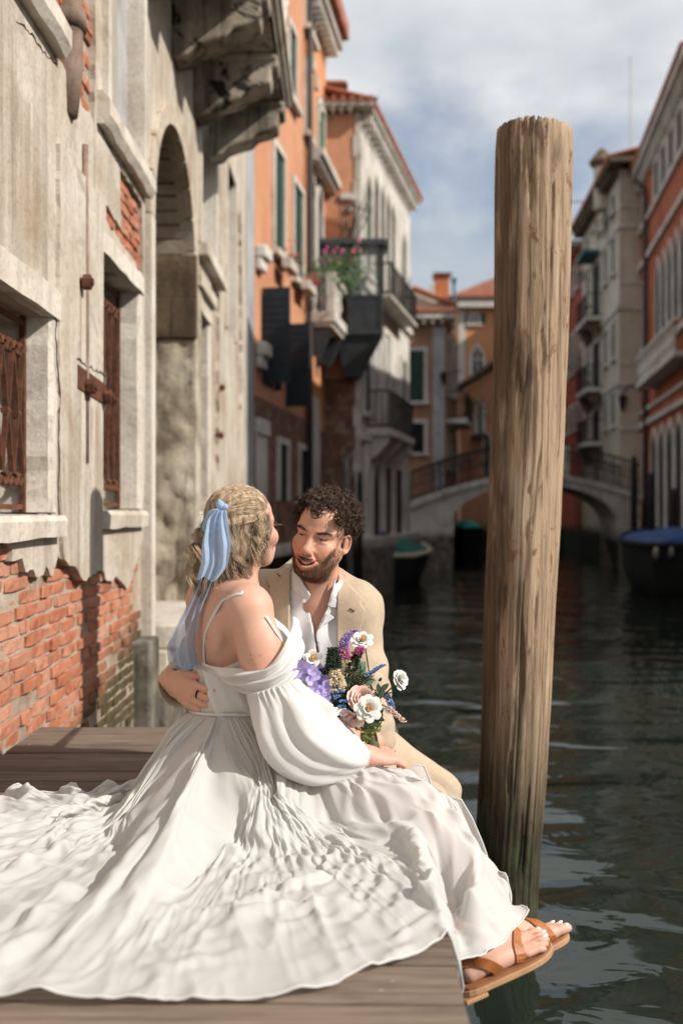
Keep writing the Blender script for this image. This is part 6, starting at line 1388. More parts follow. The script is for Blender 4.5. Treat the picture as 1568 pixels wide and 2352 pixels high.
0,3,-5,1,1,-1,1,0,2,-4,0,4,-2,0,0,-1,0,1,0,-1,1,-2,0,0,0,-1,1,-1,0,-1,1,-1,0,0,0,-1,0,0,
0,-1,5,-5,1,1,-3,-1,0,3,-5,7,-1,-1,0,0,0,-1,1,0,0,-2,1,0,0,-1,0,1,-1,1,-1,0,0,-1,1,0,0,-1,
0,0,0,4,-5,-1,1,1,1,0,4,-5,0,0,-1,1,0,1,-1,0,-2,1,-2,0,1,0,0,0,0,0,0,1,-1,0,0,0,0,0,
0,-3,1,1,0,2,2,0,0,0,-2,-2,1,0,1,0,-1,1,0,0,1,-1,-1,1,-2,0,-1,0,1,-1,1,-1,1,0,-1,0,0,1,
0,1,-2,-1,1,1,0,0,0,1,3,-3,0,0,0,-1,2,-1,0,0,0,0,1,-2,0,0,0,0,0,0,-1,0,1,-1,0,0,0,-1,
0,2,3,-3,-1,-2,2,2,-1,1,-1,0,-2,1,0,1,-1,0,0,0,0,0,0,0,-1,0,0,-1,0,0,0,0,0,1,0,0,0,0,
0,-2,3,2,-1,-2,-1,0,5,0,-3,-2,2,1,0,-1,0,-1,0,0,-1,1,0,-1,0,0,0,0,-1,0,0,0,0,0,1,0,0,0,
0,3,2,5,-5,-1,-1,0,-1,1,-3,1,1,0,-1,1,-1,0,-1,1,0,-1,0,1,0,-1,0,0,0,0,0,0,-1,0,-1,1,0,0,
0,4,5,3,1,-4,-7,2,-2,-1,1,0,-1,0,0,0,0,0,1,-1,0,0,0,-1,0,0,0,-1,0,1,0,0,0,0,0,-1,0,1,
1,2,4,5,4,2,2,-8,-4,-3,-1,-1,-1,-1,1,-1,1,0,-1,0,1,0,0,0,-1,1,-1,0,0,-1,0,0,0,0,0,0,0,-1,
0,0,2,4,4,3,0,0,-2,-4,-4,-1,0,-1,-1,0,0,0,0,0,-1,1,0,0,-1,-1,1,-1,0,0,0,0,0,0,0,0,0,0,
0,0,1,2,1,1,1,0,1,0,1,-1,-1,-1,-1,0,-1,0,-1,0,0,-1,0,0,0,0,-1,0,0,0,0,0,0,0,0,0,0,0,
1,2,0,-1,0,0,1,1,0,1,0,1,1,-1,1,0,0,-1,1,-1,0,-1,0,0,0,-1,0,0,0,-1,-1,-1,0,0,-1,0,0,0,
0,-1,1,1,-1,-1,-1,0,0,0,0,-1,0,1,-1,0,0,0,0,0,0,1,0,-1,1,1,0,1,0,0,0,1,-1,0,0,-1,0,0,
1,-4,0,-1,3,1,0,0,-1,0,-1,0,0,-1,1,0,-1,1,-1,1,-1,0,0,1,-1,0,1,0,0,0,1,0,0,0,0,1,-1,0,
0,2,-1,0,-1,0,0,1,1,0,1,1,0,1,-1,0,0,0,0,0,0,0,-1,0,0,-1,-1,1,-1,0,0,-1,0,0,0,0,0,0,
1,2,0,1,-1,-1,1,0,0,1,0,1,0,-1,1,0,0,0,1,-1,0,-1,0,-1,-1,0,0,-1,-1,1,-1,0,1,-1,1,-1,1,-1,
1,-3,-1,-3,0,2,-1,-1,-1,-1,-1,0,0,1,1,0,2,0,0,0,0,0,0,1,2,1,0,1,1,0,1,0,0,1,-1,1,0,0,
1,1,1,3,0,0,0,1,1,0,0,-1,0,-1,-1,-1,-2,0,0,0,1,1,1,-1,0,0,0,0,0,0,-1,1,0,0,1,0,-1,1,
1,-1,0,3,1,-2,1,-2,0,-1,2,-1,0,0,0,1,0,0,0,0,0,1,-1,1,0,0,0,-1,1,0,1,0,0,0,0,0,1,0,
1,-2,0,2,0,0,-1,0,0,0,-1,2,-1,1,0,0,1,0,-1,1,0,-2,2,0,0,-1,2,1,-1,0,0,1,-1,0,0,0,0,1,
1,-6,6,-2,2,-1,0,1,-1,2,-1,0,1,-1,0,0,0,0,2,0,0,0,0,0,0,0,0,1,1,-1,0,-1,1,0,1,0,0,-1,
1,2,0,-4,-1,3,0,0,1,1,1,-2,-1,2,-1,-1,1,1,-1,0,0,1,0,1,0,1,0,-1,0,2,0,0,0,0,-1,0,0,0,
1,-3,1,4,-1,-2,1,0,0,-1,0,0,1,-1,1,1,0,0,0,0,0,0,0,0,1,-1,1,0,0,0,0,0,0,1,0,0,0,0,
1,-2,0,-1,1,3,-1,0,0,-1,-1,1,-1,2,-1,1,0,0,0,0,0,0,0,1,-1,2,-1,0,1,-1,0,1,0,-1,0,0,1,0,
2,0,1,0,-1,-1,0,0,0,0,1,-1,1,-1,1,0,0,0,0,0,0,2,0,-1,1,0,0,1,-1,1,0,-1,0,1,0,1,-1,0,
1,1,-3,0,1,0,1,0,1,1,0,0,0,0,2,0,0,1,1,1,0,-2,2,1,0,0,0,0,0,0,1,0,1,0,1,-1,0,1,
1,2,0,0,-1,0,0,1,1,1,0,1,0,2,1,0,0,1,0,0,1,1,-1,1,0,0,1,1,1,1,0,1,-1,1,0,2,2,0,
1,2,-2,-1,2,1,1,0,1,0,0,1,0,1,-1,1,1,-1,1,1,1,1,0,0,1,1,0,0,1,0,1,0,2,0,1,0,1,2,
1,0,2,-2,1,1,0,2,0,0,1,0,2,-1,1,2,1,0,0,0,0,1,1,0,1,0,0,2,0,0,0,2,0,1,0,2,-1,1,
1,1,0,1,2,-1,1,-1,0,1,1,1,0,0,0,1,1,1,0,0,2,0,0,1,1,-1,1,0,2,1,0,0,0,1,1,-1,1,0,
1,2,-1,1,-2,3,0,1,0,0,0,1,1,0,0,1,0,0,1,1,0,2,1,0,1,1,0,-1,0,1,1,0,1,0,1,0,0,-1,
1,1,1,1,0,-1,2,-1,1,0,1,0,1,0,1,0,0,1,0,1,0,1,1,0,-1,2,0,1,-1,0,2,1,1,0,0,2,0,0,
1,1,-1,1,1,0,1,2,-2,1,1,1,-1,1,1,0,1,1,0,1,0,0,0,0,2,0,1,0,1,1,0,1,1,0,0,0,1,1,
2,-1,3,-1,-1,1,1,0,3,-1,0,1,1,1,1,-1,1,1,2,0,0,-1,-1,0,-2,2,2,2,2,0,1,1,-1,1,1,0,1,1,
1,-1,-1,3,1,0,0,1,0,2,1,0,0,1,1,1,-1,0,1,1,2,-1,2,2,1,-1,0,0,0,1,0,-1,3,0,1,0,1,0,
2,1,1,-1,-2,2,-1,3,0,1,1,0,1,0,1,0,1,1,0,0,1,1,1,0,1,1,0,-1,1,1,0,1,0,1,1,2,0,1,
1,1,0,1,1,-1,1,0,2,1,-1,1,1,1,1,0,2,0,0,0,-2,4,0,0,1,-1,1,1,1,1,0,1,0,1,1,0,1,1,
2,-1,-2,-1,4,1,2,0,1,1,1,0,0,3,0,0,-1,1,0,2,3,-2,-1,-1,0,2,2,2,0,-1,2,1,1,1,-1,1,2,1,
1,3,1,-1,0,-1,1,2,0,0,2,0,2,-2,-1,1,1,-1,2,-1,0,0,1,4,2,0,-1,1,1,1,1,-1,1,1,1,0,0,1,
2,0,-1,3,0,-1,0,1,2,1,-1,2,0,0,-2,1,2,0,-1,1,0,1,1,1,1,2,1,0,-1,1,1,1,0,0,2,1,1,0,
2,1,1,-1,-1,2,1,0,1,0,1,0,0,1,0,-1,2,1,-1,1,1,1,2,0,0,0,2,0,1,0,0,1,1,1,0,1,1,1,
1,0,1,2,1,0,-1,0,1,0,1,2,1,-3,-3,4,3,-2,2,1,1,1,1,-1,2,1,0,1,1,0,0,0,1,1,1,2,0,0,
2,2,-1,0,0,3,-1,-1,0,2,1,0,-2,-3,3,3,-5,3,3,2,0,-1,1,2,-3,5,0,1,0,2,1,1,0,-1,1,0,2,3,
2,-1,2,1,-1,-1,3,-1,1,0,2,-2,-3,3,2,-3,3,2,-2,-2,2,4,-4,-2,3,-3,3,2,2,4,1,1,-1,2,0,-1,2,1,
2,1,1,-2,1,-1,1,3,-1,2,-3,0,2,0,3,-2,-5,-1,2,4,3,-1,1,2,-1,1,-5,-1,4,-1,1,4,4,0,0,0,-1,2,
3,3,0,-3,-4,6,0,2,-1,-3,0,-3,3,5,0,-1,3,1,1,-2,-4,0,5,1,0,-2,1,0,-5,-3,1,-3,-1,2,5,5,0,-3,
2,0,1,0,2,-3,3,0,1,-1,-3,4,2,0,-2,0,1,4,-4,0,4,1,-1,1,1,2,1,-1,0,1,-1,2,0,0,-4,-2,-1,1,
3,-1,1,0,-2,3,0,0,1,-2,3,2,-2,-3,0,3,0,-2,5,-1,-4,1,2,2,3,0,2,1,0,1,1,-2,2,1,-2,0,2,1,
3,0,0,2,-1,1,0,-1,-1,2,2,-2,-2,2,1,3,-1,-3,-2,1,2,0,-1,1,3,4,2,-1,2,-2,0,1,-4,-1,7,0,0,-2,
2,2,-1,-2,3,1,-1,1,-1,2,-1,-2,-1,4,2,-2,1,2,1,-1,-1,2,0,-3,-2,0,2,7,0,-2,-2,3,3,-1,-7,-2,-3,6,
3,0,1,-1,2,0,0,0,1,-2,-2,1,5,-1,-3,0,0,-1,1,3,4,-4,-2,3,-2,1,0,0,2,5,4,0,-2,0,2,0,-1,-10,
3,1,-2,0,3,-2,-1,1,1,0,0,1,0,-1,1,0,-1,-2,5,1,-3,2,3,-2,-1,-1,0,-1,3,2,0,0,1,-1,-1,0,3,5,
2,0,1,-2,-1,2,0,1,1,0,2,-2,-1,2,-2,-2,1,5,-6,1,2,1,2,2,1,-7,-4,2,2,4,-1,-2,4,1,2,3,1,1,
2,1,1,3,-4,1,-1,-1,2,1,1,-1,1,-2,4,-1,0,-1,-1,1,-4,1,0,0,-2,3,2,-4,-2,-3,2,3,1,4,3,0,1,0,
1,2,0,-1,1,-2,1,0,-1,1,1,1,-1,0,-3,2,2,3,0,-7,5,0,-2,-3,3,2,1,2,-5,0,2,0,0,1,-1,2,1,2,
2,1,0,1,0,-1,-1,-1,1,2,0,1,-1,-3,0,2,1,0,2,1,-3,-2,2,2,-2,0,-1,1,3,-3,-3,1,0,1,2,1,1,1,
2,0,3,0,0,-1,-3,2,-3,2,0,0,0,-1,2,1,-1,-2,1,2,3,-1,-5,1,0,1,0,-3,0,1,2,0,0,-3,-3,-3,-1,1,
1,-1,2,3,1,-3,1,-2,1,1,-3,0,1,2,2,0,-2,1,-1,2,-2,1,1,-4,-1,-2,1,2,1,2,-1,-2,-2,-1,4,4,1,-3,
2,0,0,2,0,1,-3,1,0,-2,1,1,3,-1,1,-2,2,-6,3,3,2,-1,0,0,0,-2,-3,-2,0,0,1,2,2,1,-2,-1,0,3,
2,-1,0,3,-1,0,2,0,1,-4,-1,2,1,4,-1,1,-4,4,-4,-5,-4,1,0,2,5,1,2,0,-4,-2,0,0,1,0,1,1,0,-2,
3,0,0,3,0,-3,1,0,0,-1,3,1,0,1,-1,-1,1,2,0,0,-1,-1,0,-1,-2,2,0,1,1,-3,-5,-2,-2,3,0,-1,1,2,
4,2,-1,1,2,-4,1,0,-2,0,3,0,-3,0,-2,2,4,-4,0,2,2,2,-2,1,-2,-1,-3,-1,2,5,3,-5,-5,-3,-1,-2,-1,0,
4,0,1,-2,5,-2,-1,-2,-1,2,-1,3,1,-1,1,-4,1,1,2,0,1,-3,3,0,-1,0,1,-2,-3,-2,0,6,3,-2,-3,-1,-2,-2,
3,1,-1,1,-1,2,0,-3,1,1,0,0,2,0,0,0,-1,0,0,-1,1,1,0,2,1,-1,0,0,1,-3,-2,1,0,1,1,-2,0,-1,
4,-1,1,-2,0,3,2,-1,-3,2,0,0,-2,-1,1,3,-1,1,1,-2,0,1,-2,-1,0,2,3,-1,0,4,-4,-3,-1,1,2,2,-1,0,
3,2,-2,0,3,0,1,-1,0,0,-2,0,2,-2,3,-1,0,0,0,2,-2,0,2,-1,0,0,-1,2,0,-1,5,-1,0,-2,-2,0,0,1,
3,1,-4,3,0,2,0,0,2,-1,-2,-1,0,3,0,1,-1,1,-2,0,2,-1,0,1,1,1,-3,0,2,0,-1,-1,2,0,-1,0,0,-2,
8,-2,-2,-1,-1,3,3,3,3,-3,3,-5,1,1,0,2,1,-1,-2,1,-1,0,1,0,0,-4,3,2,-1,1,-1,3,-2,2,-1,0,1,-1,
9,-3,5,-1,-6,0,-1,5,0,3,7,6,-2,3,-7,0,2,0,4,0,1,3,-2,0,2,1,1,-1,-2,0,3,-1,-2,-1,1,-1,-1,-4,
0,4,-1,-4,4,3,0,0,1,4,-6,1,4,0,4,3,-2,1,0,1,-2,-1,2,-1,-1,3,-2,0,1,0,-4,-1,3,1,-1,1,1,6,
-8,-2,-3,5,0,-5,-3,1,-3,-3,-1,0,-2,-3,4,-2,2,8,0,-1,2,4,1,4,-1,-2,2,-2,0,1,2,2,0,-3,0,1,0,-2,
-10,-4,2,-5,-3,2,-1,-6,2,-1,-1,-2,-1,0,-3,-1,-2,-9,1,-3,1,-5,-1,-3,-1,1,1,2,-2,0,5,1,-1,1,0,-3,-3,-1,
-4,2,-2,2,-3,-1,-1,2,-2,1,1,-2,0,0,-1,-1,1,-2,0,1,-2,1,-1,-1,2,0,-3,0,3,-4,-4,-2,1,0,1,1,2,2,
-3,-2,0,-1,2,-2,0,-1,0,0,-1,0,0,-1,0,2,-4,3,0,-1,2,-2,-2,2,0,-4,0,0,-1,2,-4,1,0,-1,1,-1,1,-3,
-3,-1,0,-3,-1,2,1,-1,0,-1,2,0,0,1,0,-2,3,-3,-2,2,-5,1,1,-3,-1,0,-1,0,-2,0,2,-3,0,1,0,-1,-1,1,
-2,0,-3,0,0,-1,-1,0,0,-1,1,-1,-1,-1,2,-1,-1,2,-2,-2,2,-2,0,-1,-1,2,0,-1,1,-1,1,2,-2,0,-3,1,-1,-1,
-3,-1,1,-3,1,3,1,-1,-1,1,0,3,3,0,0,0,-2,2,1,-1,-1,2,1,1,0,-2,0,0,0,1,0,-2,1,-1,0,-1,-1,-1,
-3,-2,0,2,-2,-2,0,3,5,1,-2,0,-3,-1,-2,0,0,-2,-1,1,0,0,0,1,1,3,-1,0,0,-3,-1,-1,-2,0,-1,1,0,1,
-3,1,-2,0,-1,1,0,1,-5,0,0,-2,-1,1,-1,-1,1,0,1,-1,1,0,-1,-1,-1,-2,1,0,-2,-1,2,0,-2,-2,4,1,2,2,
-1,-3,0,-1,1,0,2,-3,0,-1,-1,0,0,-2,1,0,0,0,0,1,-2,-2,-1,-2,0,0,1,-1,0,1,0,1,0,5,-1,3,-1,0,
-2,-1,0,0,3,-1,0,-1,0,-2,1,-1,1,1,-1,1,-1,0,-1,0,2,1,0,0,-4,0,1,0,0,-1,-1,2,5,-5,2,-2,0,0,
-2,-1,0,1,0,0,-2,1,0,2,-3,1,-1,-1,1,0,-2,0,1,0,-1,-2,-1,1,4,0,-3,-2,4,1,0,0,1,2,-2,-1,2,-1,
-2,-1,0,0,-1,2,-1,-1,-1,0,1,-1,1,-2,1,0,4,-4,-1,-1,-2,1,1,-1,1,-1,1,3,-1,2,-1,-2,-1,3,0,0,-2,1,
-2,0,-1,1,1,-3,0,2,-3,-1,1,1,-1,1,0,-1,-3,1,-1,-1,3,0,-1,1,-1,3,1,0,-2,1,-1,2,0,-2,0,1,1,3,
-2,0,0,-1,1,0,-1,-1,2,0,-2,0,-2,2,-2,-1,-1,2,0,1,-1,0,1,0,1,1,-3,0,1,0,2,0,1,0,3,0,0,-3,
-2,-2,1,2,-1,0,-1,-1,1,-1,2,-1,0,-2,0,0,1,-2,1,-1,2,1,0,1,-1,-5,1,1,0,1,2,-1,1,0,-2,-1,0,1,
-3,1,-1,0,-1,-2,0,0,1,0,-1,-1,0,0,-1,-1,1,2,-1,2,-2,1,1,-1,-3,6,3,0,1,-2,-2,2,-3,1,-2,-1,-1,-1,
-2,-2,1,0,-1,-1,1,-1,-1,0,1,-2,0,0,0,0,1,0,0,-1,2,-2,-2,2,3,-2,-1,0,0,1,0,-1,-1,-2,0,0,-1,-1,
-3,0,1,0,1,-1,-3,2,0,-2,0,1,-2,0,0,3,-2,-3,2,-1,0,4,2,-2,2,-1,-2,-2,0,0,0,0,-3,0,-1,1,9,-2,
-3,0,0,0,-1,2,0,-2,-1,3,-3,2,2,-3,1,-1,-2,2,-2,2,-2,-2,2,3,-2,-1,3,4,1,-2,-4,-7,1,1,3,-3,-2,-1,
-3,0,0,1,-3,0,1,0,-1,-3,2,-1,-1,2,1,-3,2,1,1,1,0,-1,-3,-4,-3,-3,-2,9,0,-3,0,4,2,-2,-3,3,-7,-2,
-2,-1,1,-2,1,-2,0,-1,0,1,-1,-1,0,3,-2,1,1,-4,2,-2,-1,-2,-2,-2,1,2,10,-7,-4,1,1,0,-1,-1,0,-3,-3,0,
-3,0,-1,0,1,0,0,0,0,-2,1,0,1,-3,1,0,0,3,-4,0,-1,1,-2,2,3,3,-4,-7,-2,1,1,2,-1,0,-2,-1,-1,8,
-3,0,1,0,1,-2,0,1,-3,2,-1,2,-3,0,2,-1,-1,1,0,-2,0,0,-1,2,-1,2,-8,0,5,-1,-6,2,2,-2,1,1,3,-8,
-3,0,-1,0,-1,3,-2,0,2,-1,-1,-1,1,4,-4,1,-1,-6,1,1,2,-3,4,-4,1,-1,-2,0,-7,0,11,-5,-5,2,0,0,-2,3,
-3,0,0,-1,0,0,2,-2,0,-1,2,-3,3,-4,1,-2,-1,0,1,0,-4,1,-1,4,1,-5,1,0,1,-2,-9,3,5,0,-2,-1,0,1,
-3,0,1,0,-1,1,-1,0,0,1,-2,2,-3,2,-4,1,1,0,-4,-2,1,3,4,-1,-5,0,-1,-1,1,3,-1,-4,0,1,1,-1,0,1,
425,-20,-11,-5,-6,-4,-2,-1,-6,-3,1,-1,-7,-3,0,-5,1,-5,-18,-14,5,-3,3,7,-2,-2,-11,-7,-6,-7,-7,-10,-14,-9,-13,-7,-4,1,
0,0,-1,0,2,2,-5,-2,6,1,-4,-2,4,-4,-4,-3,-21,-3,17,16,-4,8,-3,-14,-26,-32,8,10,7,9,25,11,4,0,2,-4,-2,-6,
0,2,1,-4,-2,-1,5,-4,-3,2,-1,0,-2,-6,-12,-2,19,7,0,-3,0,-5,4,11,22,-14,-32,-3,-2,4,-10,16,14,-1,-1,0,0,-1,
0,-2,1,4,0,-4,-1,6,-3,-6,1,-6,-13,-5,13,8,0,1,-1,-1,-2,1,-2,3,12,48,-16,-35,-2,-1,0,2,-1,3,-4,1,-1,-1,
0,2,-1,-3,0,1,0,-3,3,-3,-8,-14,12,10,1,1,-5,-2,2,3,2,-3,-1,-5,2,6,51,-12,-31,-6,-7,-3,8,4,-2,-4,0,2,
0,1,1,-2,-2,-1,-2,1,-1,-5,-9,16,-1,3,-1,-3,8,-2,-2,-1,-1,2,-1,-3,-6,2,7,44,-4,-36,-1,-21,-11,4,15,11,3,-2,
0,-1,-1,5,0,-1,-3,-4,-5,-5,13,1,-1,1,0,3,-7,7,-1,-2,0,1,0,1,-2,-8,-1,11,43,16,-53,-6,-6,-5,0,4,3,5,
0,2,-1,-2,1,0,1,-3,-5,7,0,-2,0,1,1,0,2,-6,6,1,-2,-2,1,0,1,0,-7,-3,2,26,23,-34,-4,-1,-4,-2,1,1,
0,0,2,-3,-1,0,0,-6,5,5,1,0,-1,-4,3,-2,6,-3,-6,5,3,1,-3,-2,-2,1,2,-6,-2,1,33,12,-34,0,2,-7,-2,2,
0,-2,-1,6,0,0,-4,-5,4,-2,0,4,3,0,-6,7,-5,7,0,-9,-1,1,4,3,0,-5,2,0,-6,-1,3,34,32,-40,-20,4,-3,-3,
0,3,-1,-5,6,-1,-9,9,-1,1,-2,2,0,0,1,-7,9,0,3,3,-5,-7,1,-2,0,7,-6,3,1,-7,-1,2,13,40,-20,-28,-1,0,
0,-1,1,1,-3,-7,3,5,-2,3,4,-7,-1,-1,2,2,-4,3,0,-2,7,0,0,2,0,-6,5,-7,3,5,-7,2,-1,9,7,-13,0,1,
0,-1,-1,0,1,-12,8,1,1,-1,0,3,-3,5,1,1,-8,-2,5,3,-7,6,-3,4,-4,5,-3,2,-5,0,7,-7,7,0,-2,0,-3,4,
0,1,1,-3,-9,7,2,0,4,-1,-5,-1,4,-2,3,-6,9,-1,-8,5,2,0,2,-10,3,3,-3,3,2,-5,-1,4,-1,0,27,-11,-16,-5,
0,-2,0,1,-13,8,4,2,-3,2,1,-2,-3,8,-8,7,-4,1,2,-3,-3,4,-1,1,2,-6,7,-1,-1,2,-5,6,2,-3,9,24,-34,-5,
0,1,-1,-7,2,4,0,1,-3,-2,1,4,1,-4,4,1,1,-8,4,-1,1,3,-6,2,3,2,-6,3,4,-2,-3,0,-5,0,2,-2,8,-3,
0,-3,5,-6,-2,6,1,-5,2,3,1,-6,7,0,0,-8,4,1,-4,3,6,-6,6,-2,-6,5,3,-5,-4,3,1,-6,-5,-1,6,35,22,-40,
0,3,-6,-6,5,0,0,2,4,-6,0,5,-7,3,0,2,0,0,1,-1,-2,3,-5,5,2,-6,4,0,-2,2,5,-3,2,-3,0,-3,30,46,
0,-3,4,1,0,-3,-2,-1,0,4,-3,-1,3,-5,6,1,-1,1,0,0,0,-3,3,-4,6,-4,-2,2,2,-3,1,1,-1,1,0,-1,-1,2,
0,0,-4,0,4,2,-4,1,2,-4,1,0,2,1,-4,5,-5,7,-5,1,1,-4,3,0,-1,2,-3,1,3,-1,-3,1,1,-1,0,1,-1,2,
0,0,-1,-5,4,-2,4,0,-4,5,1,0,-5,3,-1,2,-4,3,1,1,-1,2,-3,3,-5,4,-3,3,-2,-2,3,-1,-2,2,1,-3,3,-1,
0,-1,-3,7,-1,-4,4,2,-4,-3,3,1,-1,-2,6,-8,3,-3,6,-6,4,-2,2,1,1,-5,7,-1,-5,6,-6,-1,2,1,-2,5,2,-5,
0,2,-3,-1,1,3,-5,-1,5,3,-4,1,3,0,-5,5,1,-4,-2,8,2,-8,0,-3,2,3,5,-7,1,-6,7,0,-1,-1,-2,0,-1,3,
-1,-1,2,-1,5,1,-2,-2,-4,3,4,-6,1,1,-4,-1,2,2,1,-5,3,3,-3,2,-3,8,-11,-1,6,1,-3,0,2,0,1,-1,-4,7,
0,1,-2,3,-5,4,-2,0,5,-6,0,4,-6,4,3,-1,-2,2,0,-4,0,-2,4,2,-1,-1,-4,6,-1,-1,-1,1,0,0,-1,1,1,-2,
1,-2,-4,5,0,-3,1,1,-2,6,-4,-4,9,-7,2,-1,1,-1,-2,5,-2,4,-2,-3,5,-5,0,3,-2,2,-1,1,-2,2,-1,-1,2,-4,
0,-3,-1,1,7,-1,1,1,-1,-4,-3,4,-4,6,-4,2,0,0,-2,0,-3,2,1,1,4,-7,3,0,-1,1,0,-1,1,0,-1,1,-1,1,
0,2,-2,-1,-1,5,-1,-1,0,-2,0,1,-1,1,1,-2,2,-3,4,0,-6,7,-3,1,-1,-3,4,-1,-1,0,1,0,0,0,0,0,0,4,
-1,-1,3,2,-3,1,-1,-1,-1,1,1,-4,4,-1,1,2,-2,2,-2,0,-1,5,-4,-2,2,1,0,-2,3,-2,0,0,0,-1,1,1,-1,0,
1,-4,-1,6,3,-4,2,2,-1,-2,0,-1,3,0,-3,-3,2,-1,2,-5,9,-8,7,-4,0,3,-4,0,0,1,0,0,0,0,0,-1,0,-2,
0,0,-4,1,7,1,0,-3,-1,0,-2,-1,0,-4,5,3,-3,5,-2,0,-4,1,3,2,-5,6,-1,-2,0,0,-1,1,-2,0,0,0,0,-1,
0,1,2,-4,-1,0,-1,0,0,0,2,3,-2,1,-3,3,1,-5,1,1,0,-3,-3,7,-3,-2,7,3,-6,1,-1,2,-1,1,-1,0,0,0,
0,-2,1,2,2,-1,-1,1,0,-2,-2,3,-2,3,0,-1,-3,3,-3,2,-1,3,-3,-1,2,-4,-1,1,2,2,0,-2,6,-4,1,-1,0,0,
-1,-2,0,2,2,2,-3,-2,1,1,-1,1,4,-8,5,-2,4,-6,3,1,-2,0,2,-3,3,-1,-2,-2,6,-4,3,0,1,-2,1,-1,0,0,
1,1,3,4,-8,0,1,-1,-3,-2,2,3,5,-3,-2,-1,-3,4,1,-2,1,0,-2,1,-2,4,-2,1,-3,2,0,-1,-1,8,-6,1,-1,1,
0,3,4,-6,2,-3,1,-1,-1,1,2,0,2,-1,-3,-1,2,-3,0,2,0,-1,1,0,1,0,-1,-1,2,0,-1,0,-2,1,2,-1,3,-2,
0,4,4,3,-7,-4,0,-2,2,1,-1,2,-3,0,-2,2,1,2,-2,-1,1,0,1,0,0,0,-1,1,-1,1,-2,0,-1,2,-2,1,0,3,
-1,5,3,1,1,-2,-2,0,-5,-3,3,1,-2,2,-1,1,-3,0,2,0,-1,1,0,1,1,-3,3,-1,0,-3,3,0,1,-6,4,1,-2,1,
1,1,2,-2,-2,2,4,4,8,5,0,-7,-6,-2,-2,-5,-1,0,-1,1,2,-1,0,1,0,2,0,2,-1,0,-4,-1,-1,0,1,0,1,0,
0,4,1,2,2,1,2,3,1,3,2,2,-1,5,2,-1,-1,-5,-4,-4,-5,-1,0,-1,-6,0,0,-5,0,2,2,1,-2,0,1,0,1,0,
-1,1,0,2,2,2,0,1,1,1,1,0,2,0,2,2,0,2,1,0,1,-1,-3,-5,-3,0,-1,-1,-1,-3,-1,-1,1,0,-1,0,1,1,
1,0,-1,-3,3,2,0,-1,1,0,0,0,0,0,-1,-1,1,-1,0,0,-1,-1,0,0,1,-2,1,3,1,1,1,0,0,-1,1,-2,0,1,
0,2,0,2,-7,-2,-1,0,-1,0,-1,0,-1,-1,-1,1,-1,0,0,0,2,0,1,1,1,2,1,0,0,1,0,0,1,1,-1,4,-1,-5,
0,0,1,0,2,0,0,-1,-1,-1,-1,-1,-1,0,3,0,2,1,1,0,0,1,0,0,0,0,0,-1,0,0,-1,0,-2,-1,-1,-1,0,1,
-1,-1,0,-1,1,-1,0,0,0,-2,0,0,1,3,0,0,0,1,-1,1,-1,0,-2,-1,1,1,-1,-1,-2,-2,1,1,2,2,3,4,1,1,
2,-4,-1,1,-3,-5,-2,-1,1,2,1,0,-2,-4,-2,-5,-7,-2,2,2,6,3,1,6,4,0,5,0,3,5,3,3,0,-4,-2,-6,-5,-3,
-1,-3,-3,-8,-3,-1,-3,-2,-2,2,0,1,3,4,5,6,5,3,0,1,-3,5,-1,-3,-1,5,0,-3,-3,-4,-4,-4,1,1,0,1,2,2,
-1,-4,-10,-7,-7,4,8,8,4,0,-2,1,0,1,5,0,1,0,1,-2,1,0,5,-3,-3,-4,-3,-1,2,3,3,1,-3,2,0,0,0,-1,
1,-6,-9,-7,7,5,4,0,1,0,2,-3,2,4,-2,2,-2,-1,-1,2,0,-4,4,0,2,3,-4,2,0,-2,0,-2,2,0,0,0,0,1,
0,-1,-7,2,4,3,-1,-2,-1,-3,2,1,5,-6,-3,3,-1,6,-3,-1,-1,-2,1,-1,0,3,-2,2,1,1,-1,2,2,0,0,1,0,-4,
-1,0,-2,6,1,-7,-2,4,-2,-2,0,6,0,-3,-1,0,3,-2,2,0,1,-1,-1,-1,1,-3,1,5,-1,0,-1,0,-2,0,0,-1,0,3,
1,-1,0,-3,0,4,-2,-4,4,0,2,-1,-1,2,1,-2,1,-1,0,0,0,1,-1,0,1,-2,2,-2,0,1,1,-1,0,1,-1,0,0,0,
0,2,0,1,0,-6,2,0,-3,2,4,-3,-2,4,1,-3,3,0,0,1,0,-2,0,-1,0,0,0,-1,2,-2,0,1,0,-1,1,0,0,0,
-1,1,-1,-2,1,1,-3,0,1,4,-2,1,-1,3,-4,0,6,-8,2,-1,0,9,-5,2,2,-1,-1,0,-1,1,2,2,-1,-1,0,0,1,1,
0,-3,6,0,-1,2,-1,-1,-3,3,-4,4,-3,5,-5,3,-2,6,-2,2,0,-3,2,-1,-3,3,-4,-1,-1,0,-2,0,-2,1,0,1,-2,-1,
1,0,-2,-1,2,-1,1,-1,1,-1,1,0,0,2,2,-1,-4,7,-5,-6,-1,-3,6,-2,-4,2,6,-1,2,0,0,-2,2,2,-1,-1,1,1,
0,-1,3,-2,0,1,-1,0,-1,-1,2,-1,4,-3,5,-8,-3,-5,11,-1,3,-3,-2,5,-1,-5,7,-1,0,-1,-1,1,0,-1,1,1,-3,1,
-1,3,-2,2,2,-2,1,-2,1,1,-1,-4,4,-9,4,2,3,-2,-3,7,-6,4,-6,6,-2,3,-7,7,-6,3,3,-4,1,-2,0,6,5,-8,
0,-3,3,2,-7,0,1,1,-1,0,2,4,-2,-2,3,-1,0,-1,1,-1,4,-5,2,0,-1,-3,3,-1,9,-8,-1,1,2,6,-3,-5,1,-2,
1,0,-3,2,3,-1,-2,1,-1,2,-1,1,-3,1,1,1,-3,4,-4,-1,1,4,-2,1,1,-1,-2,1,1,5,-7,1,-2,2,-3,-4,-3,9,
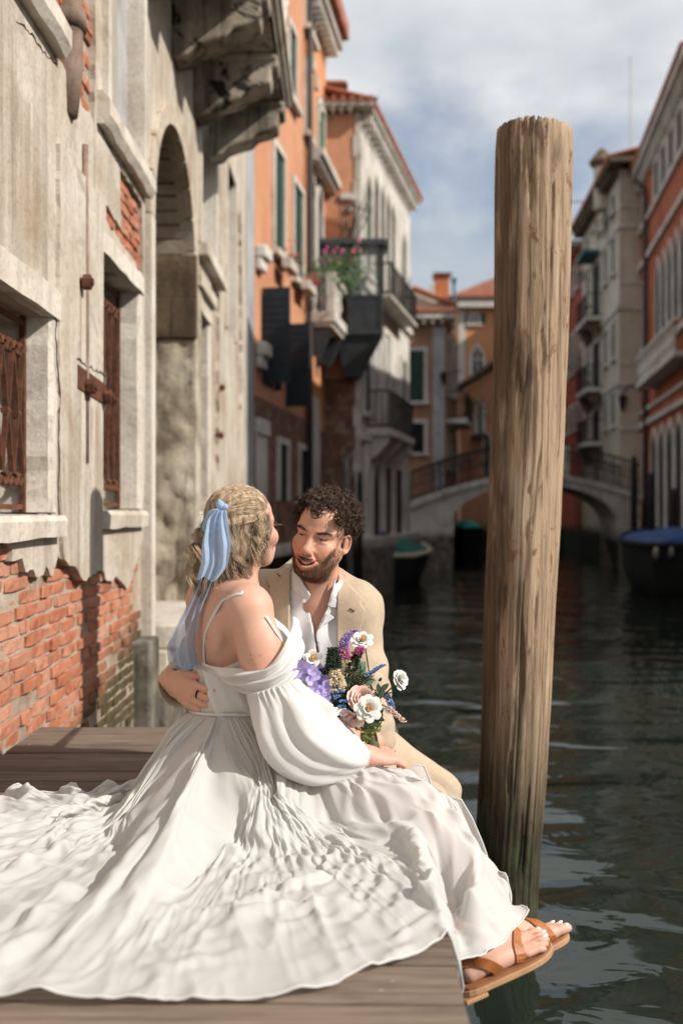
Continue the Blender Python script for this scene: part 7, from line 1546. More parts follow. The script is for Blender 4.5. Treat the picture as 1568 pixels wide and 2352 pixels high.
0,0,2,-1,-4,0,1,1,2,-2,0,3,-4,1,2,3,-1,-5,2,0,0,0,6,-5,5,-4,-1,-2,-6,1,8,-1,-2,-3,4,0,1,-2,
0,-3,1,1,1,1,-3,0,4,-2,2,-2,2,0,0,1,-5,3,0,2,-2,-4,-3,3,-2,3,0,-1,5,-1,-4,1,5,-5,0,4,-3,1,
-1,4,-3,-3,0,0,4,1,-1,1,0,-1,-4,5,-2,-3,3,-1,3,-5,2,0,-1,-2,4,2,0,0,-3,5,-1,-2,-3,0,3,-3,3,-1,
1,2,1,-3,0,1,-4,-1,0,2,3,-4,1,2,-2,-1,0,4,-1,1,-2,2,-1,-2,-3,1,2,0,0,-5,4,4,2,0,-3,-1,-1,1,
0,-1,2,0,-3,2,2,0,0,-1,-3,1,2,-1,0,-1,2,-1,-3,0,1,0,2,0,0,1,1,0,-3,3,-2,-2,-2,1,5,1,-1,-2,
0,2,0,-1,-2,0,-1,0,0,2,0,1,-2,2,-2,4,0,-3,1,3,1,-1,-3,0,0,-2,-2,3,2,-2,-1,1,0,2,-5,0,1,3,
-1,3,3,0,-2,-3,1,-1,0,0,3,1,1,-6,1,1,1,0,-2,-2,-1,3,0,1,3,0,2,-6,2,1,-3,1,-1,-3,5,1,-3,-1,
0,-1,-1,2,-1,4,0,-2,0,1,-5,-5,5,3,1,-5,-1,3,2,1,-1,0,1,-1,-3,1,-3,4,-1,4,0,-2,2,0,-4,1,5,-4,
1,1,0,-1,-1,2,-1,2,-4,1,-3,5,-2,-1,-5,8,-1,-2,-1,1,0,2,4,-2,-3,1,1,-1,-1,-5,8,-3,-2,2,2,-3,-2,6,
0,-2,4,2,0,-5,0,0,3,-3,0,2,-3,0,3,2,-4,1,5,-1,1,1,-4,-2,3,-4,2,-4,2,2,-1,6,-2,-6,1,0,1,-1,
0,3,-1,1,1,-3,1,2,0,-5,1,-2,4,2,-1,1,1,2,-6,2,0,-4,-3,-1,3,3,-4,6,-3,1,-5,1,11,6,-6,-1,-2,-7,
-1,0,1,-1,-2,3,-2,0,-1,0,4,-2,4,0,2,-3,6,-4,-3,-5,-3,-1,4,8,-1,-3,3,-3,0,-3,2,-3,-8,3,5,-1,0,6,
0,1,0,-1,-3,1,3,-1,-1,3,-3,6,-1,1,1,0,1,-3,2,1,0,-2,2,1,4,2,-2,0,-1,-6,-1,0,1,-9,3,5,-4,2,
0,2,0,0,1,-4,-3,4,1,-3,5,1,1,-2,-6,-7,-1,0,-1,1,2,3,-3,-3,-1,6,2,1,7,9,1,-2,-5,1,-2,4,3,-9,
1,-1,0,-1,0,2,2,-3,-2,5,2,-2,2,-2,-6,5,-4,-1,2,0,1,1,4,1,-4,-11,0,1,-1,-9,0,3,6,6,1,-1,5,10,
0,-1,1,1,-1,-2,3,0,-1,4,0,0,-3,-3,1,-3,1,4,6,1,-4,-3,-5,-2,0,8,-3,2,-5,7,2,-1,-2,-4,-2,-5,-5,-3,
0,0,0,-1,0,1,2,-4,5,1,-1,-1,-5,-2,0,1,5,4,-2,-1,2,2,1,0,-1,-5,4,-4,-2,3,-2,-1,-1,3,-2,2,2,1,
-1,2,-1,1,-1,1,-2,1,4,-1,0,-6,-2,0,1,4,1,-6,-4,0,1,0,0,1,2,4,-1,-1,5,-7,3,4,5,-2,-1,-5,0,-2,
1,-2,0,2,1,0,-3,2,0,2,-7,-2,0,-1,4,-2,-2,4,4,7,2,-2,1,2,-1,-3,-1,1,-2,7,-8,-2,-8,4,5,5,0,-1,
0,-2,4,-4,-1,4,0,0,2,-6,-4,0,6,3,2,4,2,1,-4,-7,-5,4,1,0,-1,2,1,1,0,-5,3,-7,4,-3,-3,-1,3,4,
0,-1,0,1,0,-2,0,3,1,-7,1,3,0,7,-2,-4,-4,-3,5,2,2,-3,-4,-4,3,-5,0,1,2,5,11,8,-5,-2,-2,-2,-3,-2,
-1,4,-2,-1,-2,0,6,-4,-2,2,1,3,1,-7,-3,-2,2,2,-4,1,-1,2,2,4,3,8,-2,-1,1,-5,-10,-1,4,-4,-2,2,0,-1,
1,-1,2,1,2,-5,-1,4,-5,0,3,2,-3,-2,3,2,-1,-4,6,-6,5,2,-3,2,-1,0,7,-6,-12,-3,0,-2,2,8,7,-4,0,-1,
1,-3,2,4,-1,1,-1,-4,2,3,0,-2,1,3,-1,1,-3,-2,-3,10,-6,-8,7,2,0,-2,-4,5,10,0,-6,-4,-2,-1,-4,5,1,0,
-2,3,1,1,-1,-2,2,2,-7,1,3,2,0,2,1,0,-1,-1,-3,-5,6,3,-9,-5,-2,2,4,5,1,8,8,0,-7,-6,-1,-2,-1,2,
0,1,3,-1,1,-1,0,0,1,-1,0,-1,2,0,1,-3,0,5,0,-2,-7,5,6,-4,-2,-5,-6,-5,0,-1,3,11,16,2,-2,-1,-2,-1,
1,-2,1,2,2,0,-5,1,0,2,1,-2,0,2,0,-1,4,-3,0,-3,5,-1,2,3,0,1,1,0,-4,-4,-5,-10,-10,4,9,6,3,6,
0,2,1,0,1,1,1,-3,-1,1,0,0,-1,1,-2,0,-3,-1,3,4,-5,-2,-4,-1,0,0,-1,1,2,1,1,6,2,-5,-5,-6,0,-1,
-1,-1,2,5,0,1,-1,-2,2,0,0,3,0,-4,-2,-1,0,2,-6,-2,2,-3,0,0,1,-2,1,3,0,0,-2,-1,2,1,1,1,1,0,
1,0,0,4,1,-1,-2,-2,3,-2,0,1,-3,-3,0,3,1,0,0,-2,-2,0,2,3,-2,0,1,-3,1,3,7,-2,-4,0,0,1,-4,-1,
1,1,2,2,1,2,-4,-2,3,0,-5,-3,2,-1,-1,-2,0,-2,2,3,0,3,1,-2,0,4,3,1,-1,-4,-7,5,8,5,-1,-3,0,-4,
-2,2,0,2,3,3,0,-3,-2,2,0,-1,0,-1,-1,1,-1,5,1,-4,1,1,-2,-1,0,2,-2,-5,-4,0,1,-3,-1,-1,0,8,4,6,
1,0,-1,2,7,-1,-1,0,-2,-3,3,-1,-4,1,1,-1,4,-4,-2,3,3,-4,-4,1,-2,-5,-2,5,6,1,2,-3,-4,-1,-1,-2,-3,-4,
0,3,1,1,4,-1,-2,1,-1,-2,-4,2,-1,0,0,0,-2,4,-1,3,-2,2,3,-2,1,-1,-4,1,-2,-1,4,4,0,1,0,-1,1,-6,
0,2,1,-2,5,3,-2,1,-1,-3,-2,-3,2,1,0,6,1,-6,1,-2,2,3,-4,4,-2,2,1,-5,3,-3,-4,1,-5,-2,4,0,5,9,
-1,2,-1,2,4,3,-2,-1,0,0,-1,-1,1,-2,2,-2,-1,2,4,0,-4,-1,1,0,-1,1,0,-1,-3,4,-3,0,3,-2,1,-6,-2,-8,
1,1,3,7,-1,-1,14,-6,-4,4,-5,-5,-5,6,-1,-1,1,5,0,-2,3,0,0,-4,3,-4,4,0,-1,-2,5,-6,3,1,-1,3,-5,7,
0,2,5,-2,-3,0,5,20,11,0,7,-11,-5,-7,7,1,1,-3,-4,5,-1,-2,5,0,0,6,-3,2,3,0,-4,3,0,1,-4,2,3,-3,
0,4,1,-1,-4,10,0,0,0,0,-4,8,6,9,0,-2,-5,-1,2,-1,2,3,-3,-1,1,-2,4,1,0,1,4,2,-2,1,3,-1,-1,2,
0,1,0,1,4,-5,-2,0,-5,2,5,12,4,-7,-1,-1,13,7,-3,-6,-5,-2,6,7,-2,-5,-1,4,-3,0,0,-1,-2,-3,-2,1,-2,-2,
-1,-1,-1,-1,1,-4,2,-3,3,-2,1,-3,1,6,-5,3,-6,-5,3,8,3,2,-5,-3,2,4,0,-6,-1,2,-5,-5,4,2,-1,0,4,-1,
0,-1,0,1,-2,-1,0,3,-3,3,0,-1,2,-1,0,0,-2,0,-1,-2,-1,-2,-1,-3,3,-4,0,1,2,2,4,2,-2,1,-3,-2,0,0,
1,-1,-2,-1,1,-2,0,-2,5,-3,2,4,-5,-1,1,-3,2,0,-1,1,1,-3,4,-1,-3,6,-4,2,-2,-3,1,0,-1,2,1,3,-2,-2,
0,-1,1,-3,1,1,-2,-1,-3,5,-2,-1,2,-1,0,1,-3,0,-1,-2,4,-2,-3,4,0,-1,5,-2,4,0,-3,5,1,-1,2,-4,2,0,
0,-1,-2,1,-3,3,2,2,1,-2,2,-2,-1,1,-2,0,-2,2,2,-3,-2,5,-2,0,2,-3,-2,1,-1,1,1,-5,1,-1,4,1,1,5,
-1,1,-1,-2,1,-3,0,0,0,-2,0,3,1,-2,1,-1,2,-3,0,4,1,-4,2,-2,-1,1,2,0,0,-3,-1,3,0,1,0,2,-3,-2,
1,-1,0,-1,-2,4,2,0,-2,2,-1,-4,0,-1,1,1,-1,2,0,-1,-2,5,0,3,0,-2,-2,3,2,3,2,0,-1,3,0,0,2,0,
0,-1,-3,4,0,-3,-1,-2,6,-3,-3,2,3,2,-3,-2,2,2,1,1,1,-5,-2,-3,1,7,4,-2,-1,0,-3,1,2,-2,-3,-5,-5,0,
0,0,-1,-1,1,1,-4,6,-4,0,0,2,-3,0,1,3,-1,-2,-5,-1,2,5,3,2,2,0,-2,-4,-2,1,1,-5,0,-1,-1,2,-1,-4,
0,-1,0,-2,-1,1,1,0,3,-2,1,1,-3,-1,1,-1,-1,1,4,-2,-4,1,4,3,-2,-1,-6,2,3,-2,0,-1,0,0,-4,1,4,3,
0,-1,1,0,-1,-2,7,-2,-7,0,5,-1,-2,2,2,0,0,-3,4,-2,7,-1,-4,-3,0,-4,5,-2,-5,2,3,-1,-4,3,0,-5,-2,1,
0,0,-2,1,2,0,-3,2,-1,0,-1,-2,4,-3,2,3,1,-2,0,7,-7,2,1,0,-2,-4,-1,4,-1,-4,-3,3,-2,-7,2,2,2,-3,
0,-1,-1,-3,1,6,-2,-5,4,2,-4,0,4,2,-1,-2,-4,4,1,-1,2,-6,0,-1,0,-1,0,-3,1,1,-4,2,0,1,2,6,1,3,
0,-1,1,1,-4,3,1,-4,-1,4,2,-1,0,2,-6,1,2,5,-2,-6,4,1,-3,-5,0,0,-2,3,-1,2,1,0,4,2,2,-2,0,0,
0,0,-3,3,2,-6,3,2,2,-4,-2,1,-3,2,0,5,3,-8,1,4,-8,0,-1,2,-1,7,-3,-2,1,-3,6,-1,-1,4,-1,2,1,1,
0,0,0,-3,4,-1,-2,3,-4,4,1,-2,1,-1,5,-6,5,1,-3,-1,2,-1,0,0,-1,-1,5,1,0,4,-4,0,-5,-13,-8,-9,-9,-8,
0,-2,1,2,-3,2,-4,3,0,-2,4,-1,1,-1,3,0,-10,1,1,1,-2,3,3,2,1,-3,-3,1,-1,-6,0,-4,-1,5,5,3,4,4,
0,0,0,-1,4,-2,-1,-3,6,-4,0,6,-5,-1,0,1,0,-3,-2,0,2,-5,-2,-1,0,1,3,-2,1,2,-3,2,0,-7,-3,-10,-31,-10,
0,0,1,-1,-1,4,0,-4,2,2,-5,4,4,-3,-6,-1,5,2,0,-4,-1,1,-2,-1,0,1,-3,-6,0,1,1,-1,-2,-1,-6,3,6,3,
0,-2,-1,4,-3,-2,6,2,-10,3,3,-5,1,3,2,2,0,0,0,1,0,1,0,2,3,1,-3,-5,-8,-10,-2,-3,-2,1,1,-1,15,1,
0,0,1,-3,6,-4,-5,2,4,-4,3,-3,-2,3,-3,-3,-1,1,-2,1,0,3,5,3,-1,-2,-3,-10,-3,1,-2,2,1,0,0,0,6,12,
0,0,-1,0,-1,5,-3,-3,4,0,-3,5,-1,-5,6,-3,-4,-2,6,1,3,1,-5,-4,-4,5,-12,-9,4,8,1,-5,2,3,0,4,4,-10,
0,-2,4,-1,-6,1,7,1,-6,4,-2,-2,3,-2,-4,5,4,-1,-6,4,1,-5,3,-1,-1,-3,15,22,-53,-15,24,8,-1,-2,4,-1,-5,3,
0,-1,1,1,0,-4,0,1,5,-6,2,-4,-1,-1,0,-1,0,7,0,-5,-3,2,3,2,1,-9,4,0,57,-3,-50,-11,7,3,-4,2,2,-4,
0,-1,0,3,0,-1,-5,3,-4,5,-5,4,-5,6,-4,2,-2,-2,0,1,3,3,-4,-6,-4,7,-3,0,-1,13,24,-9,-17,-8,4,2,-2,8,
0,0,1,-3,4,-2,1,-4,3,-3,3,-5,5,-5,4,-2,-2,-2,3,-1,-6,-6,-1,4,6,1,-1,1,0,-1,2,11,3,0,-2,-5,4,0]
# ================================================================== implicit modelling for the figures
class Sdf:
    """a list of rounded solids blended into one surface"""
    def __init__(s): s.ops = []
    def frame(s, M): s.M = np.array(M, float); return s
    def _pt(s, p, M):
        p = np.array(p, float); return p if M is None else M[:3, :3]@p+M[:3, 3]
    def cap(s, a, b, ra, rb=None, k=0.02, M=None, sub=False):
        rb = ra if rb is None else rb; sc = 1 if M is None else np.cbrt(np.linalg.det(M[:3, :3]))
        s.ops.append(('c', s._pt(a, M), s._pt(b, M), ra*sc, rb*sc, k, sub)); return s
    def chain(s, pts, r, k=0.02, M=None, sub=False):
        rr = r if hasattr(r, '__len__') else [r]*len(pts)
        for i in range(len(pts)-1): s.cap(pts[i], pts[i+1], rr[i], rr[i+1], k, M, sub)
        return s
    def ell(s, c, r, k=0.02, M=None, rot=None, sub=False):
        A = np.eye(3) if rot is None else np.array(rot, float)
        sc = 1
        if M is not None:
            sc = np.cbrt(np.linalg.det(M[:3, :3])); A = (M[:3, :3]/sc)@A
        s.ops.append(('e', s._pt(c, M), np.array(r, float)*sc, A, k, sub)); return s
    @staticmethod
    def _d(op, X, Y, Z):
        if op[0] == 'c':
            a, b, ra, rb = op[1:5]; ab = b-a; L2 = max(ab@ab, 1e-12)
            px, py, pz = X-a[0], Y-a[1], Z-a[2]
            t = np.clip((px*ab[0]+py*ab[1]+pz*ab[2])/L2, 0, 1)
            return np.sqrt((px-t*ab[0])**2+(py-t*ab[1])**2+(pz-t*ab[2])**2)-(ra+(rb-ra)*t)
        c, r, A = op[1:4]; px, py, pz = X-c[0], Y-c[1], Z-c[2]
        u = (px*A[0, 0]+py*A[1, 0]+pz*A[2, 0]); v = (px*A[0, 1]+py*A[1, 1]+pz*A[2, 1]); w = (px*A[0, 2]+py*A[1, 2]+pz*A[2, 2])
        k0 = np.sqrt((u/r[0])**2+(v/r[1])**2+(w/r[2])**2); k1 = np.sqrt((u/r[0]**2)**2+(v/r[1]**2)**2+(w/r[2]**2)**2)
        return k0*(k0-1)/np.maximum(k1, 1e-6)
    @staticmethod
    def _comb(F, d, k, sub):
        if sub:
            h = np.maximum(k-np.abs(-d-F), 0)/k; return np.maximum(F, -d)+h*h*k*0.25
        h = np.maximum(k-np.abs(d-F), 0)/k; return np.minimum(F, d)-h*h*k*0.25
    def grid(s, xs, ys, zs):
        F = np.full((len(xs), len(ys), len(zs)), 0.25, np.float32)
        for op in s.ops:
            k, sub = op[-2], op[-1]; pad = k+0.03
            if op[0] == 'c': lo = np.minimum(op[1]-op[3], op[2]-op[4])-pad; hi = np.maximum(op[1]+op[3], op[2]+op[4])+pad
            else:
                e = np.sqrt(((op[3]*op[2])**2).sum(1)); lo = op[1]-e-pad; hi = op[1]+e+pad
            i0, i1 = np.searchsorted(xs, lo[0]), np.searchsorted(xs, hi[0]); j0, j1 = np.searchsorted(ys, lo[1]), np.searchsorted(ys, hi[1]); k0, k1 = np.searchsorted(zs, lo[2]), np.searchsorted(zs, hi[2])
            if i0 == i1 or j0 == j1 or k0 == k1: continue
            X = xs[i0:i1, None, None].astype(np.float32); Y = ys[None, j0:j1, None].astype(np.float32); Z = zs[None, None, k0:k1].astype(np.float32)
            F[i0:i1, j0:j1, k0:k1] = s._comb(F[i0:i1, j0:j1, k0:k1], s._d(op, X, Y, Z).astype(np.float32), k, sub)
        return F
    def at(s, P):
        P = np.asarray(P, float).reshape(-1, 3); F = np.full(len(P), 0.25)
        for op in s.ops: F = s._comb(F, s._d(op, P[:, 0], P[:, 1], P[:, 2]), op[-2], op[-1])
        return F
    def normal(s, P, e=0.002):
        P = np.asarray(P, float).reshape(-1, 3)
        g = np.stack([s.at(P+np.eye(3)[i]*e)-s.at(P-np.eye(3)[i]*e) for i in range(3)], 1)
        return g/np.maximum(np.linalg.norm(g, axis=1, keepdims=True), 1e-9)
    def project(s, P, it=8, off=0.0):
        """walk points onto the surface (plus an offset)"""
        P = np.array(P, float).reshape(-1, 3)
        for _ in range(it): P = P-s.normal(P)*((s.at(P)-off)[:, None])*0.9   # off: number or one per point
        return P
    def cast(s, O, D, off=0.0, n=60, tmax=0.6):
        """march points O along unit direction D until the surface"""
        O = np.array(O, float).reshape(-1, 3); D = np.array(D, float); t = np.zeros(len(O))
        for _ in range(n): t += np.clip(s.at(O+t[:, None]*D)-off, -0.02, 0.03)*0.8
        return O+t[:, None]*D

def surface_nets(F, xs, ys, zs):
    sg = F < 0; nx, ny, nz = F.shape
    c = np.zeros((nx-1, ny-1, nz-1), np.int8)
    for i in (0, 1):
        for j in (0, 1):
            for k in (0, 1): c += sg[i:nx-1+i, j:ny-1+j, k:nz-1+k]
    act = (c > 0) & (c < 8); idx = np.full(act.shape, -1, np.int64); I, J, K = np.nonzero(act); idx[I, J, K] = np.arange(len(I))
    acc = np.zeros((len(I), 3)); cnt = np.zeros(len(I))
    cor = [(i, j, k) for i in (0, 1) for j in (0, 1) for k in (0, 1)]
    for a in range(8):
        for b in range(a+1, 8):
            d = [abs(cor[a][q]-cor[b][q]) for q in range(3)]
            if sum(d) != 1: continue
            fa = F[I+cor[a][0], J+cor[a][1], K+cor[a][2]]; fb = F[I+cor[b][0], J+cor[b][1], K+cor[b][2]]
            m = (fa < 0) != (fb < 0)
            t = np.where(m, fa/np.where(m, fa-fb, 1), 0)
            A = np.stack([xs[I+cor[a][0]], ys[J+cor[a][1]], zs[K+cor[a][2]]], 1); B = np.stack([xs[I+cor[b][0]], ys[J+cor[b][1]], zs[K+cor[b][2]]], 1)
            acc[m] += (A+(B-A)*t[:, None])[m]; cnt[m] += 1
    V = acc/cnt[:, None]; Q = []
    def quads(m, o, flipm):
        i, j, k = np.nonzero(m)
        return i, j, k
    # x edges
    m = sg[:-1, 1:-1, 1:-1] != sg[1:, 1:-1, 1:-1]; i, j, k = np.nonzero(m); j = j+1; k = k+1
    q = np.stack([idx[i, j-1, k-1], idx[i, j, k-1], idx[i, j, k], idx[i, j-1, k]], 1); f = ~sg[i, j, k]; q[f] = q[f][:, ::-1]; Q.append(q)
    m = sg[1:-1, :-1, 1:-1] != sg[1:-1, 1:, 1:-1]; i, j, k = np.nonzero(m); i = i+1; k = k+1
    q = np.stack([idx[i-1, j, k-1], idx[i-1, j, k], idx[i, j, k], idx[i, j, k-1]], 1); f = ~sg[i, j, k]; q[f] = q[f][:, ::-1]; Q.append(q)
    m = sg[1:-1, 1:-1, :-1] != sg[1:-1, 1:-1, 1:]; i, j, k = np.nonzero(m); i = i+1; j = j+1
    q = np.stack([idx[i-1, j-1, k], idx[i, j-1, k], idx[i, j, k], idx[i-1, j, k]], 1); f = ~sg[i, j, k]; q[f] = q[f][:, ::-1]; Q.append(q)
    return V, np.concatenate(Q)
def axis(lo, hi, coarse, fine=()):
    """grid line positions, finer inside the given spans (a, b, step)"""
    out = [lo]
    while out[-1] < hi:
        x = out[-1]; st = coarse
        for a, b, s in fine:
            if a-coarse <= x <= b: st = min(st, s)
        out.append(x+st)
    return np.array(out)
def attr_color(o, name, C):
    a = o.data.color_attributes.new(name, 'FLOAT_COLOR', 'POINT')
    C = np.concatenate([C, np.ones((len(C), 1))], 1).astype(np.float32); a.data.foreach_set('color', C.ravel())
def frame(origin, facing, yaw_right=None, roll=0.0, pitch=0.0, scale=1.0):
    """local x = the viewer-right of the face, y = backwards, z = up; facing is horizontal"""
    f = Vector(facing); f.z = 0; f.normalize(); y = -f; z = Vector((0, 0, 1)); x = y.cross(z)
    B = Matrix((x, y, z)).transposed()
    Rm = B@Matrix.Rotation(roll, 3, 'Y')@Matrix.Rotation(pitch, 3, 'X')
    M = np.eye(4); M[:3, :3] = np.array(Rm)*scale; M[:3, 3] = origin; return M
def strands(P, r0, r1=None, sides=3):
    """many hair tubes at once: P is (n, m, 3); returns vertices and quads"""
    P = np.asarray(P, float); n, m, _ = P.shape; r1 = r0*0.35 if r1 is None else r1
    T = np.gradient(P, axis=1); T /= np.maximum(np.linalg.norm(T, axis=2, keepdims=True), 1e-9)
    ref = np.where(np.abs(T[:, :, 2:3]) < 0.9, np.array([0, 0, 1.0]), np.array([1.0, 0, 0]))
    A = np.cross(T, ref); A /= np.maximum(np.linalg.norm(A, axis=2, keepdims=True), 1e-9); B = np.cross(T, A)
    u = np.linspace(0, 1, m); rad = (np.asarray(r0).reshape(-1, 1)*(1-u**2)+np.asarray(r1).reshape(-1, 1)*u**2)[:, :, None]
    V = np.stack([P+(A*math.cos(2*math.pi*k/sides)+B*math.sin(2*math.pi*k/sides))*rad for k in range(sides)], 2)  # n,m,s,3
    base = np.arange(n)[:, None, None]*(m*sides)+np.arange(m-1)[None, :, None]*sides
    k = np.arange(sides)[None, None, :]; k2 = (np.arange(sides)+1)[None, None, :] % sides
    F = np.stack([base+k, base+k2, base+sides+k2, base+sides+k], 3).reshape(-1, 4)
    return V.reshape(-1, 3), F
def skin_mat(name, base, red, rough=0.5):
    t = NT(name, rough); a = t.n('ShaderNodeVertexColor'); a.layer_name = 'tint'
    v = t.coord(); n = t.noise(v, 55, 5, 0.6); n2 = t.noise(v, 14, 4, 0.5)
    c = t.mix(t.ramp(n2, [(0.4, 0.0), (0.75, 0.45)]), base, red)
    c = t.mix(t.ramp(n, [(0.35, 0.25), (0.6, 0.0)]), c, tuple(q*0.78 for q in base))
    fk = t.vor(v, 60); c = t.mix(t.ramp(fk, [(0.05, 0.28), (0.13, 0.0)]), c, (0.26, 0.10, 0.055))
    c = t.mix(1.0, c, a.outputs['Color'], 'MULTIPLY')
    t.color(c); t.p.inputs['Subsurface Weight'].default_value = 0.12; t.p.inputs['Subsurface Radius'].default_value = (0.6, 0.25, 0.15); t.p.inputs['Subsurface Scale'].default_value = 0.02
    t.p.inputs['Specular IOR Level'].default_value = 0.3
    t.bump(t.noise(v, 260, 4, 0.6), 0.22, 0.002); return t.m
def head_sdf(S_, M, male=True, smile=1.0):
    """skull, face, ears and neck in the head frame (eyes at z 0, face towards -y)"""
    E = lambda c, r, k=0.018, **q: S_.ell(c, r, k, M, **q); Cp = lambda a, b, ra, rb=None, k=0.015, **q: S_.cap(a, b, ra, rb, k, M, **q)
    E((0, .018, .036), (.074, .096, .080)); E((0, -.030, -.028), (.059, .062, .084), .03); E((0, -.042, .048), (.058, .049, .048), .03)
    E((0, -.036, -.078), (.046 if male else .041, .049, .042), .03); E((0, -.075, -.104), (.019, .016, .016), .025)
    for s in (-1, 1):
        Cp((s*.056, .004, -.052), (s*.021, -.066, -.101), .017, .014, .03)
        E((s*.044, -.060, -.026), (.022, .019, .016), .022); E((s*.037, -.072, -.043), (.019, .016, .019), .022)
        Cp((s*.050, -.066, .019), (s*.013, -.084, .015), .0095, .0085, .018)
    E((0, -.083, -.070), (.033, .025, .028), .022)
    for s in (-1, 1): E((s*.032, -.096, .000), (.019, .016, .0115), .012, sub=True)
    Cp((0, -.086, .004), (0, -.108, -.038), .0085, .0125, .012); E((0, -.111, -.042), (.0135, .012, .0105), .010)
    for s in (-1, 1):
        E((s*.0145, -.098, -.046), (.0095, .011, .0085), .008); E((s*.0075, -.1065, -.0545), (.004, .006, .004), .004, sub=True)
        E((s*.032, -.0752, .0062), (.0172, .0130, .0085), .006); E((s*.032, -.0742, -.0102), (.0168, .0132, .0072), .006)
        Cp((s*.015, -.080, .010), (s*.046, -.070, .009), .0035, .003, .006)
        Cp((s*.018, -.101, -.043), (s*.039, -.086, -.072), .0025, .003, .009, sub=True)
    if smile:
        L = [(x, -.1020+.0225*(x/.030)**2, -.0815+.0155*(x/.030)**2) for x in np.linspace(-.035, .035, 9)]
        up = [(x, y-.001, z+.0072-.0040*abs(x)/.03) for x, y, z in L]; lo = [(x*.88, y-.001, z-.0095+.005*abs(x)/.03) for x, y, z in L]
        S_.chain(up, [.003, .0045, .005, .0052, .005, .0052, .005, .0045, .003], .008, M); S_.chain(lo, [.003, .005, .006, .0068, .007, .0068, .006, .005, .003], .008, M)
        S_.chain([(x, y+.002, z-.0005) for x, y, z in L], [.0016, .0036, .0048, .0053, .0054, .0053, .0048, .0036, .0016], .003, M, sub=True)
        S_.chain([(x, y-.008, z-.0005) for x, y, z in L], [.0016, .0036, .0048, .0054, .0056, .0054, .0048, .0036, .0016], .003, M, sub=True)
    for s in (-1, 1):   # ears
        rim = [(s*(.073+.011*abs(math.sin(t))), .020+.017*math.cos(t)*1.0+.004, -.010+.031*math.sin(t)) for t in np.linspace(-2.2, 2.2, 11)]
        rim = [(s*(.072+.012*(0.5+0.5*math.cos(t))), .012+.0155*math.cos(t), -.012+.027*math.sin(t)) for t in np.linspace(-2.0, 2.3, 12)]
        E((s*.074, .016, -.013), (.006, .013, .023), .008); S_.chain(rim, .0034, .004, M); E((s*.0745, .005, -.037), (.0055, .0075, .009), .006)
        E((s*.0835, .008, -.013), (.0065, .0075, .0135), .004, sub=True)
    if male: Cp((0, .012, -.07), (0, .035, -.20), .054, .060, .03)
    else: Cp((0, .014, -.06), (0, .030, -.20), .044, .050, .03)
def hand_sdf(S_, M, side=1, curl=0.5, spread=0.10, thumb=(0.9, 0.35), scale=1.0, rmul=1.0):
    """hand in its own frame: x along the fingers, y across towards the thumb, z = back of the hand"""
    k = .008; lens = [.042, .047, .044, .034]; ys = [.031, .010, -.011, -.030]; xs_ = [.090, .094, .090, .082]
    for i in range(4): S_.cap((0.012, ys[i]*.62*side, 0), (xs_[i], ys[i]*side, .002), .0145*rmul, .0115*rmul, .012, M)
    S_.ell((.048, 0, -.002), (.050, .038, .0145), .012, M)
    S_.cap((-.03, 0, 0), (.02, 0, 0), .026*rmul, .024*rmul, .02, M)
    for i in range(4):
        a = spread*(1.2-i*.8); p = np.array([xs_[i], ys[i]*side, .002]); ang = 0.15+curl*(0.25+0.05*i)
        for j, (l, r) in enumerate(((lens[i], .0098), (lens[i]*.62, .0088), (lens[i]*.50, .0076))):
            d = np.array([math.cos(ang)*math.cos(a*side), math.sin(a)*side*math.cos(ang), -math.sin(ang)]); q = p+d*l
            S_.cap(p, q, r*rmul*(1.05 if j == 0 else 1), r*rmul*.92, .0035, M); p = q; ang += curl*(0.75 if j == 0 else 0.55)
    p = np.array([.022, .030*side, -.004]); d1 = np.array([math.cos(thumb[0]), math.sin(thumb[0])*side, -.25]); q = p+d1*.042
    S_.cap((.012, .018*side, -.004), p, .017*rmul, .0145*rmul, .012, M); S_.cap(p, q, .0135*rmul, .0108*rmul, .006, M)
    d2 = np.array([math.cos(thumb[1]), math.sin(thumb[1])*side, -.35]); S_.cap(q, q+d2*.034, .0105*rmul, .0085*rmul, .004, M)
def basis(o, x, z, scale=1.0):
    x = Vector(x).normalized(); z = Vector(z); z = (z-x*z.dot(x)).normalized(); y = z.cross(x)
    M = np.eye(4); M[:3, :3] = np.array(Matrix((x, y, z)).transposed())*scale; M[:3, 3] = o; return M
def tf(M, p): p = np.asarray(p, float); return p@M[:3, :3].T+M[:3, 3]
def itf(M, p): p = np.asarray(p, float); return (p-M[:3, 3])@np.linalg.inv(M[:3, :3]).T
def A3(x, y, Y): return np.array(at(x, y, Y))
